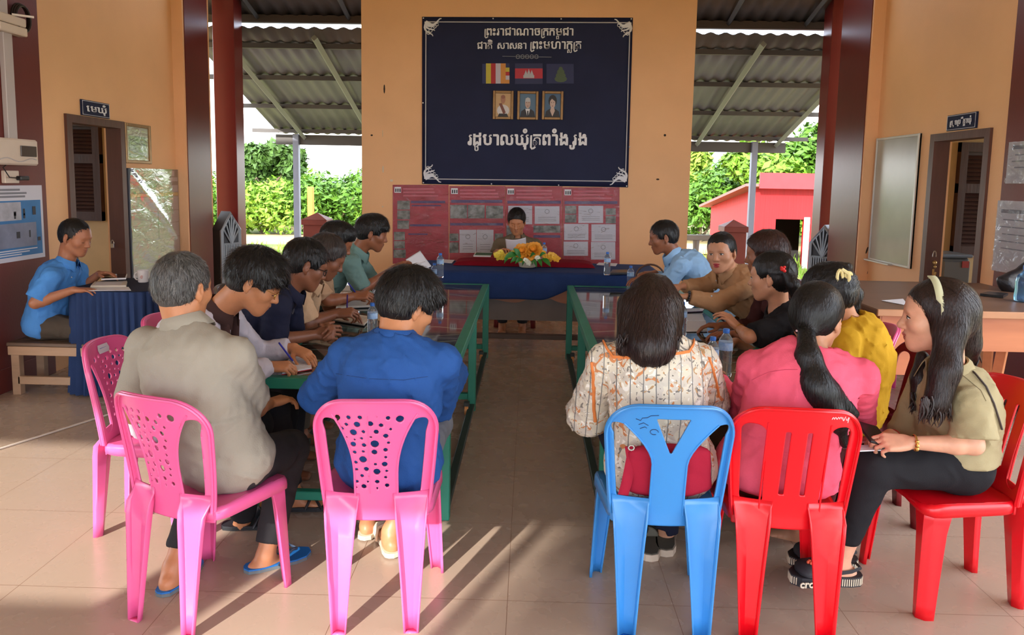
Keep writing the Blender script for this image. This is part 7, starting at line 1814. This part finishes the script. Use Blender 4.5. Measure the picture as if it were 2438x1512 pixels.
# head desk: folder, flowers, papers
quad([(1127, 611), (1168, 612), (1172, 603), (1132, 602)], HZ + .058, 'folder', 'green folder of white pages on the crimson cloth', 'folder', .010, PAPER, None, None)
o = bpy.data.objects['folder']; P = [at(x, y, Z=HZ + .069) for x, y in [(1131, 607), (1170, 608), (1172, 603), (1134, 602)]]; MB().prism(P, (0, 0, 1), .004).build('folder_cover', GREENC, o)
quad([(1040, 624), (1076, 627), (1082, 620), (1048, 618)], DT, 'document', 'white document lying at the left end of the head desk', 'document', .004, PAPER)
quad([(1420, 631), (1466, 634), (1470, 628), (1426, 626)], DT, 'document', 'white document lying at the right end of the head desk', 'document', .004, PAPER)
quad([(1452, 654), (1492, 653), (1494, 646), (1458, 646)], DT, 'wallet', 'black wallet on the navy cloth near the right bottle', 'wallet', .016, BLACKP)
fx = at(1256, 630, Y=6.72); F0 = Vector((fx.x, 6.72, HZ + .012)); t = thing('flower_arrangement', 'low arrangement of orange and yellow flowers on the head desk', 'flowers', F0)
MB().lathe([(.05, 0), (.075, .01), (.085, .05), (.08, .055), (.05, .02)], F0, 16).build('bowl', M('pale_bowl', (188, 176, 156), .4), t, True)
r = random.Random(9)
def bloom(c, R, col, npet, nm):
    m = MB(); T = Matrix.Rotation(math.radians(62), 3, 'X') @ Matrix.Rotation(r.uniform(0, 6), 3, 'Z')
    for ring in range(4 if npet > 6 else 2):
        for k in range(npet):
            a = 6.283 * (k + ring * .5) / npet; tilt = .12 + .42 * ring; d = T @ Vector((math.cos(a) * math.cos(tilt), math.sin(a) * math.cos(tilt), math.sin(tilt))); s = T @ Vector((-math.sin(a), math.cos(a), 0)); u = d.cross(s)
            L_ = R * (1 - .13 * ring) * r.uniform(.9, 1.1); V = []
            for i in range(5):
                w = R * .44 * math.sin(math.pi * (.15 + .72 * i / 4)); p = c + d * L_ * (i / 4) + u * (-.16 * R * (i / 4) ** 2)
                V += [p - s * w + u * .06 * R * math.sin(i * 2), p - u * .05 * R, p + s * w + u * .06 * R * math.cos(i * 2)]
            m.add(V, [(i * 3 + j, i * 3 + j + 1, i * 3 + j + 4, i * 3 + j + 3) for i in range(4) for j in (0, 1)])
    m.ball(c, R * .35, 8)
    return m.build(nm, M('petal_%02x%02x%02x' % col, col, .5, var=.12, vscale=30), t, True)
fp = lambda x, y, d=0.: at(x, y, Y=6.66 + d)
for x, y, R_ in ((1243, 599, .082), (1269, 596, .092), (1254, 609, .07)): bloom(fp(x, y), R_, (244, 168, 56), 9, 'large_bloom')
for x, y in ((1184, 607), (1192, 602), (1200, 612), (1210, 610), (1222, 604), (1188, 612), (1243, 618), (1320, 612), (1312, 608), (1300, 612), (1325, 616), (1292, 604), (1306, 618)): bloom(fp(x, y, r.uniform(-.04, .04)), .036, (240, 214, 78) if x < 1290 else (244, 190, 66), 5, 'small_bloom')
for x, y in ((1252, 620), (1258, 626), (1280, 614)): bloom(fp(x, y, -.05), .028, (232, 234, 214), 5, 'white_bloom')
for x0, y0, x1, y1 in ((1240, 615, 1222, 592), (1236, 616, 1215, 626), (1245, 618, 1226, 628), (1270, 618, 1278, 638), (1280, 616, 1290, 636), (1262, 612, 1275, 606), (1290, 616, 1312, 636), (1232, 606, 1200, 616), (1284, 612, 1300, 604), (1250, 622, 1243, 634), (1266, 622, 1268, 632), (1210, 616, 1200, 628)):
    a, b = fp(x0, y0, -.05), fp(x1, y1, -.08 + r.uniform(-.03, .03)); d = b - a; s = d.cross(Vector((.3, -1, .4))).normalized(); m = MB(); V = []
    for i in range(7):
        w = .20 * d.length * math.sin(math.pi * min(1, .08 + .92 * i / 6)); p = a + d * (i / 6) + Vector((0, -.012, .02)) * math.sin(math.pi * i / 6); V += [p - s * w, p + Vector((0, .004, -.003)), p + s * w]
    m.add(V, [(i * 3 + j, i * 3 + j + 1, i * 3 + j + 4, i * 3 + j + 3) for i in range(6) for j in (0, 1)]); m.build('leaf', M('deep_green_leaf', (44, 122, 44), .4, var=.2, vscale=20), t, True)
# right table: papers, handbag, small things
for i, (pix, lab) in enumerate((([(1630, 765), (1678, 765), (1672, 750), (1632, 750)], 'topmost glossy sheet of the pile on the right table'), ([(1626, 790), (1684, 790), (1680, 764), (1630, 764)], 'lower sheets of the pile on the right table'))):
    t = quad(pix, TT + .002 * (1 - i), 'paper_pile', lab, 'papers', .006 if i == 0 else .004, PAPER, 'papers on the right table')
quad([(1632, 744), (1672, 742), (1676, 738), (1632, 738)], TT, 'notebook', 'thin white notebook by the hand of the woman in the tan uniform', 'notebook', .008, PAPER, 'notebooks on the right table', M('purple_cover', (84, 50, 96), .5))
quad([(1700, 798), (1760, 800), (1762, 790), (1708, 788)], TT, 'notebook', 'maroon notebook under the arm of the woman in black', 'notebook', .008, PAPER, 'notebooks on the right table', M('maroon_cover', (112, 24, 52), .5))
pen(at(1746, 820, Z=TT + .012), at(1800, 826, Z=TT + .006), 'white pen in front of the woman in black', M('pen_white', (226, 222, 216), .4))
t = thing('wrist_watch', 'gold wrist watch lying by the arm of the woman in black', 'watch', at(1753, 760, Z=TT + .01)); q = at(1753, 760, Z=TT + .02); MB().tube([q + Vector((.017 * math.cos(a), -.004, .017 * math.sin(a))) for a in [i * .3927 for i in range(16)]], .004, 6, closed=True).build('case', GOLDM, t, True); MB().ball(q + Vector((0, .002, 0)), (.015, .004, .015), 12).build('dial', M('dark_dial', (70, 62, 50), .3), t)
q = on(1545, 694, TT); t = thing('handbag', 'beige handbag with a brown handle on the far end of the right table', 'handbag', q); BG = M('beige_leather', (196, 160, 128), .5, var=.06)
F = Field(); F.econe(q + Vector((-.0, 0, .05)), q + Vector((0, 0, .13)), (1, 0, 0), .125, .055, .105, .035, .03); V, Q = F.mesh(.009); np_mesh('bag_body', V, Q, BG, t)
MB().tube([q + Vector((-.115 * math.cos(a) * 1., -.03, .12 + .105 * math.sin(a))) for a in [math.pi * i / 14 for i in range(15)]], .008, 8).build('handle', M('brown_handle', (96, 62, 46), .5), t, True)
MB().box(q + Vector((-.06, -.055, .135)), (.05, .008, .022), None, .003).build('clasp', M('dark_clasp', (54, 36, 30), .4), t)
quad([(1768, 822), (1812, 824), (1806, 812), (1786, 812)], TT, 'phone', 'pale phone on the right table edge before the woman in yellow', 'phone', .009, M('pale_phone', (190, 200, 214), .2))
# what the woman with the headband holds
quad([(2038, 1076), (2128, 1072), (2112, 1060), (2050, 1062)], at(2080, 1070, Y=2.55).z, 'document', 'folded white paper on the lap of the woman with the headband', 'document', .004, PAPER)
t = thing('mobile_phone', 'dark phone held over the lap of the woman with the headband', 'phone', at(2084, 1030, Y=2.6)); MB().box(at(2080, 1034, Y=2.60), (.085, .145, .009), Matrix.Rotation(.25, 3, 'Y') @ Matrix.Rotation(.2, 3, 'X'), .003).build('body', BLACKP, t)
# maroon bag squeezed behind the woman on the blue chair
bc = Vector((.49, 2.405, .0)); t = thing('tote_bag', 'crimson cloth bag with a buckled strap behind the floral blouse', 'bag', (.49, 2.42, .41)); CRIM = cloth_mat('crimson_canvas', (164, 30, 54), var=.06)
F = Field(); F.econe((.49, 2.425, .49), (.485, 2.395, .62), (1, 0, 0), .150, .040, .140, .030, .03); F.disp(folds(44, .006, 45, (1, 0, .4), .6)); V, Q = F.mesh(.009); np_mesh('bag_body', V, Q, CRIM, t)
P = [at(1500, 1062, Y=2.40), at(1504, 1090, Y=2.395), at(1492, 1150, Y=2.39), at(1480, 1190, Y=2.395), at(1492, 1212, Y=2.40)]; MB().tube(P, .018, 8, flat=.25).build('strap', CRIM, t, True)
MB().tube([at(1503 + 7 * math.cos(a), 1066 + 6 * math.sin(a), Y=2.375) for a in [i * .785 for i in range(8)]], .003, 6, closed=True).build('buckle', M('steel_bright', (190, 188, 184), .25, metal=.8), t, True)
# mules left on the floor under the table
for i, (x, y, lab) in enumerate(((1582, 1296, 'dark insoled mule with a beige sole under the blue chair, right of the pair'), (1542, 1306, 'dark insoled mule with a beige sole under the blue chair, left of the pair'))):
    q = at(x, y, Z=0); t = thing('mule_shoe', lab, 'shoe', q, 0, 'mules under the blue chair'); k = 1.15; ang = Matrix.Rotation(-.12 + .1 * i, 3, 'Z'); Z = lambda a, b, z: q + ang @ Vector((a * k, (b - .02) * k, z))
    MB().prism([Z(a * 1.1, b, .001) for a, b in PROF], (0, 0, 1), .028).build('sole', M('beige_mule_sole', (206, 186, 164), .6), t); MB().prism([Z(a * .95, b * .95, .0292) for a, b in PROF], (0, 0, 1), .004).build('insole', M('dark_insole', (84, 78, 66), .8), t)
    F = Field(); F.econe(tuple(Z(0, .06, .035)), tuple(Z(0, .13, .028)), tuple(ang @ Vector((1, 0, 0))), .050, .040, .046, .028, .02); F.plane(tuple(Z(0, 0, .03)), (0, 0, -1), .003); F.plane(tuple(Z(0, .055, 0)), tuple(ang @ Vector((0, -1, 0))), .004); V, Q = F.mesh(.007); np_mesh('upper', V, Q, M('mule_upper', (98, 92, 80), .7), t)
# counter desk things
CT_Z = CZ + .002
quad([(2098, 716), (2150, 726), (2158, 722), (2150, 712)], CT_Z, 'document', 'white paper lying on the counter desk', 'document', .002, PAPER)
quad([(2333, 704), (2388, 710), (2400, 703), (2352, 699)], CT_Z, 'wallet', 'slim black wallet on the counter desk by the black bag', 'wallet', .014, BLACKP)
q = at(2412, 694, Z=CT_Z); t = thing('black_bag', 'black bag slumped on the counter desk at the right edge', 'bag', q); F = Field(); F.econe(q + Vector((0, .02, .03)), q + Vector((.1, .05, .14)), (1, 0, 0), .10, .06, .035, .03, .03); F.cap(q + Vector((.09, .05, .14)), q + Vector((.11, .05, .19)), .03, .012, .03); F.disp(folds(71, .012, 50, (0, 0, 1), .8)); V, Q = F.mesh(.01); np_mesh('bag_body', V, Q, M('black_nylon', (26, 26, 30), .35, spec=.6, bump=.2, bscale=60), t)
MB().tube([q + Vector((.085, .0, .19)), q + Vector((.11, -.02, .235)), q + Vector((.14, .0, .19))], .008, 6).build('handle', M('black_nylon', (26, 26, 30), .35), t, True)
q = at(2440, 718, Z=CT_Z); t = thing('water_jug', 'clear blue water jug on the counter desk cut by the right edge', 'jug', q)
MB().lathe([(.03, 0), (.055, .004), (.058, .03), (.055, .07), (.058, .11), (.05, .15), (.022, .18), (.02, .2)], q, 20).build('jug_body', M('blue_clear_plastic', (120, 176, 220), .08, trans=.85, spec=.7), t, True); MB().lathe([(.024, .19), (.024, .21), (.02, .215)], q, 16).build('cap', CAPB, t, True)
# grey fridge in the room on the right
q0, q1 = at(2243, 640, Y=6.75), at(2313, 640, Y=6.75); zt = at(2280, 606, Y=6.75).z; t = thing('mini_fridge', 'grey fridge with a rounded blue-grey top in the right room', 'fridge', ((q0.x + q1.x) / 2, 6.95, 0)); GF = M('grey_fridge', (92, 96, 100), .4)
MB().span((q0.x, 6.78, .02), (q1.x, 7.15, zt - .03), .02).build('body', GF, t); MB().span((q0.x + .01, 6.75, .1), (q1.x - .01, 6.78, zt - .06), .012).build('door', GF, t); MB().span((q0.x - .01, 6.74, zt - .03), (q1.x + .01, 7.16, zt), .014).build('top', M('blue_grey_top', (110, 128, 150), .35), t); MB().span((q1.x - .09, 6.742, zt - .12), (q1.x - .03, 6.749, zt - .06)).build('sticker', M('red_sticker', (150, 50, 48), .5), t)
# chair details
o = chA; st = MB(); V = [Vector(back3(u, v)) + Vector((0, .0075, 0)) for u, v in ((-.035, .352), (.035, .352), (.042, .368), (.034, .388), (-.034, .388), (-.042, .368))]; st.add(V, [(0, 5, 4, 3, 2, 1)])
s_ = st.build('sticker', M('white_sticker', (222, 214, 224), .4)); s_.parent = o; st = MB(); st.box(Vector(back3(0, .37)) + Vector((0, .0085, 0)), (.05, .001, .008)); q = st.build('sticker_print', M('blue_print', (96, 120, 190), .5)); q.parent = s_
m = MB(); x = .095
for k, w in enumerate((.016, .016, .012, .014)):
    P = [Vector(back3(x + w * i / 8, .372 + (.007 * abs(math.sin(i * .785)) if k < 2 else .007 * math.sin(i * .785 + k)) - .02 * (x - .1))) + Vector((0, -.0052, 0)) for i in range(9)]; m.tube(P, .0013, 5); x += w + .002
m.tube([Vector(back3(x - .004, .384)) + Vector((0, -.0055, 0)), Vector(back3(x - .008, .356)) + Vector((0, -.0055, 0))], .0013, 5)
s_ = m.build('handwriting', M('white_marker', (246, 226, 226), .6)); s_.parent = chD
m = MB()
for P in ([(-.12, .352), (-.105, .347), (-.10, .357), (-.085, .360), (-.075, .368), (-.05, .372)], [(-.11, .332), (-.095, .340), (-.08, .332)], [(-.105, .318), (-.09, .326), (-.084, .322)]): m.tube([Vector(back3(u, v)) + Vector((0, -.005, 0)) for u, v in P], .0011, 5)
m.tube([Vector(back3(-.06 + .013 * math.cos(a), .310 + .010 * math.sin(a))) + Vector((0, -.005, 0)) for a in [i * .65 for i in range(9)]], .0011, 5)
s_ = m.build('pen_scribble', M('dark_ink', (40, 52, 92), .6)); s_.parent = chG
# castors by the table feet, cord on the floor
for tb in [o for o in COL.objects if o.name.startswith('meeting_table')]:
    lf = tb.location.x < 0; x = -.38 if lf else .385
    for xx in ((x, x - .82) if lf else (x, x + .80)):
        for y in (3.22, 4.62, 6.05):
            m = MB(); m.tube([(xx - .012, y, .036), (xx + .012, y, .036)], .034, 16); w = m.build('castor', M('orange_castor', (214, 146, 84), .5), tb, True)
            MB().span((xx - .018, y - .02, .05), (xx + .018, y + .02, .09), .003).build('castor_fork', M('dark_fork', (48, 52, 50), .5), w)
m = MB(); a, b = at(-60, 1090, Z=0), at(262, 988, Z=0); m.tube([a + (b - a) * (i / 8) + Vector((0, 0, .006)) for i in range(9)] + [b + Vector((.5, .5, .006))], .006, 6); tag(m.build('floor_cord', M('white_cord', (232, 222, 208), .6), None, True), 'white cord stretched across the floor tiles behind the pink chair', 'cord')
# scuffs and nail holes on the back wall
for x, y, w, h, c in ((915, 212, 2, 11, (52, 36, 28)), (885, 322, 3, 2, (40, 30, 26)), (1583, 322, 3, 3, (46, 34, 28)), (1566, 427, 4, 2, (60, 44, 34)), (912, 403, 2, 9, (232, 206, 176)), (932, 430, 4, 3, (232, 210, 184)), (911, 318, 1, 9, (226, 196, 160)), (1640, 372, 1, 1, (232, 206, 176)), (911, 492, 2, 2, (232, 206, 176))):
    p = at(x, y, Y=YW); k = YW / FPX; m = MB(); m.ball((p.x, YW - .0005, p.z), (w * k, .001, h * k), 8); s_ = m.build('wall_scuff', M('scuff_%02x%02x%02x' % c, c, .8)); s_.parent = bpy.data.objects['wall_back']

for x, y, w, h, c in ((2064, 596, 2, 9, (58, 40, 30)), (2067, 645, 1, 8, (64, 44, 34)), (2069, 690, 2, 10, (52, 36, 28)), (2068, 664, 1, 4, (64, 44, 34))):
    p = at(x, y, Y=7.40); k = 7.4 / FPX; m = MB(); m.ball((p.x, 7.3995, p.z), (w * k, .001, h * k), 8, Matrix.Rotation(.25, 3, 'Y')); s_ = m.build('wall_scuff', M('scuff_%02x%02x%02x' % c, c, .8)); s_.parent = bpy.data.objects['trim_4']
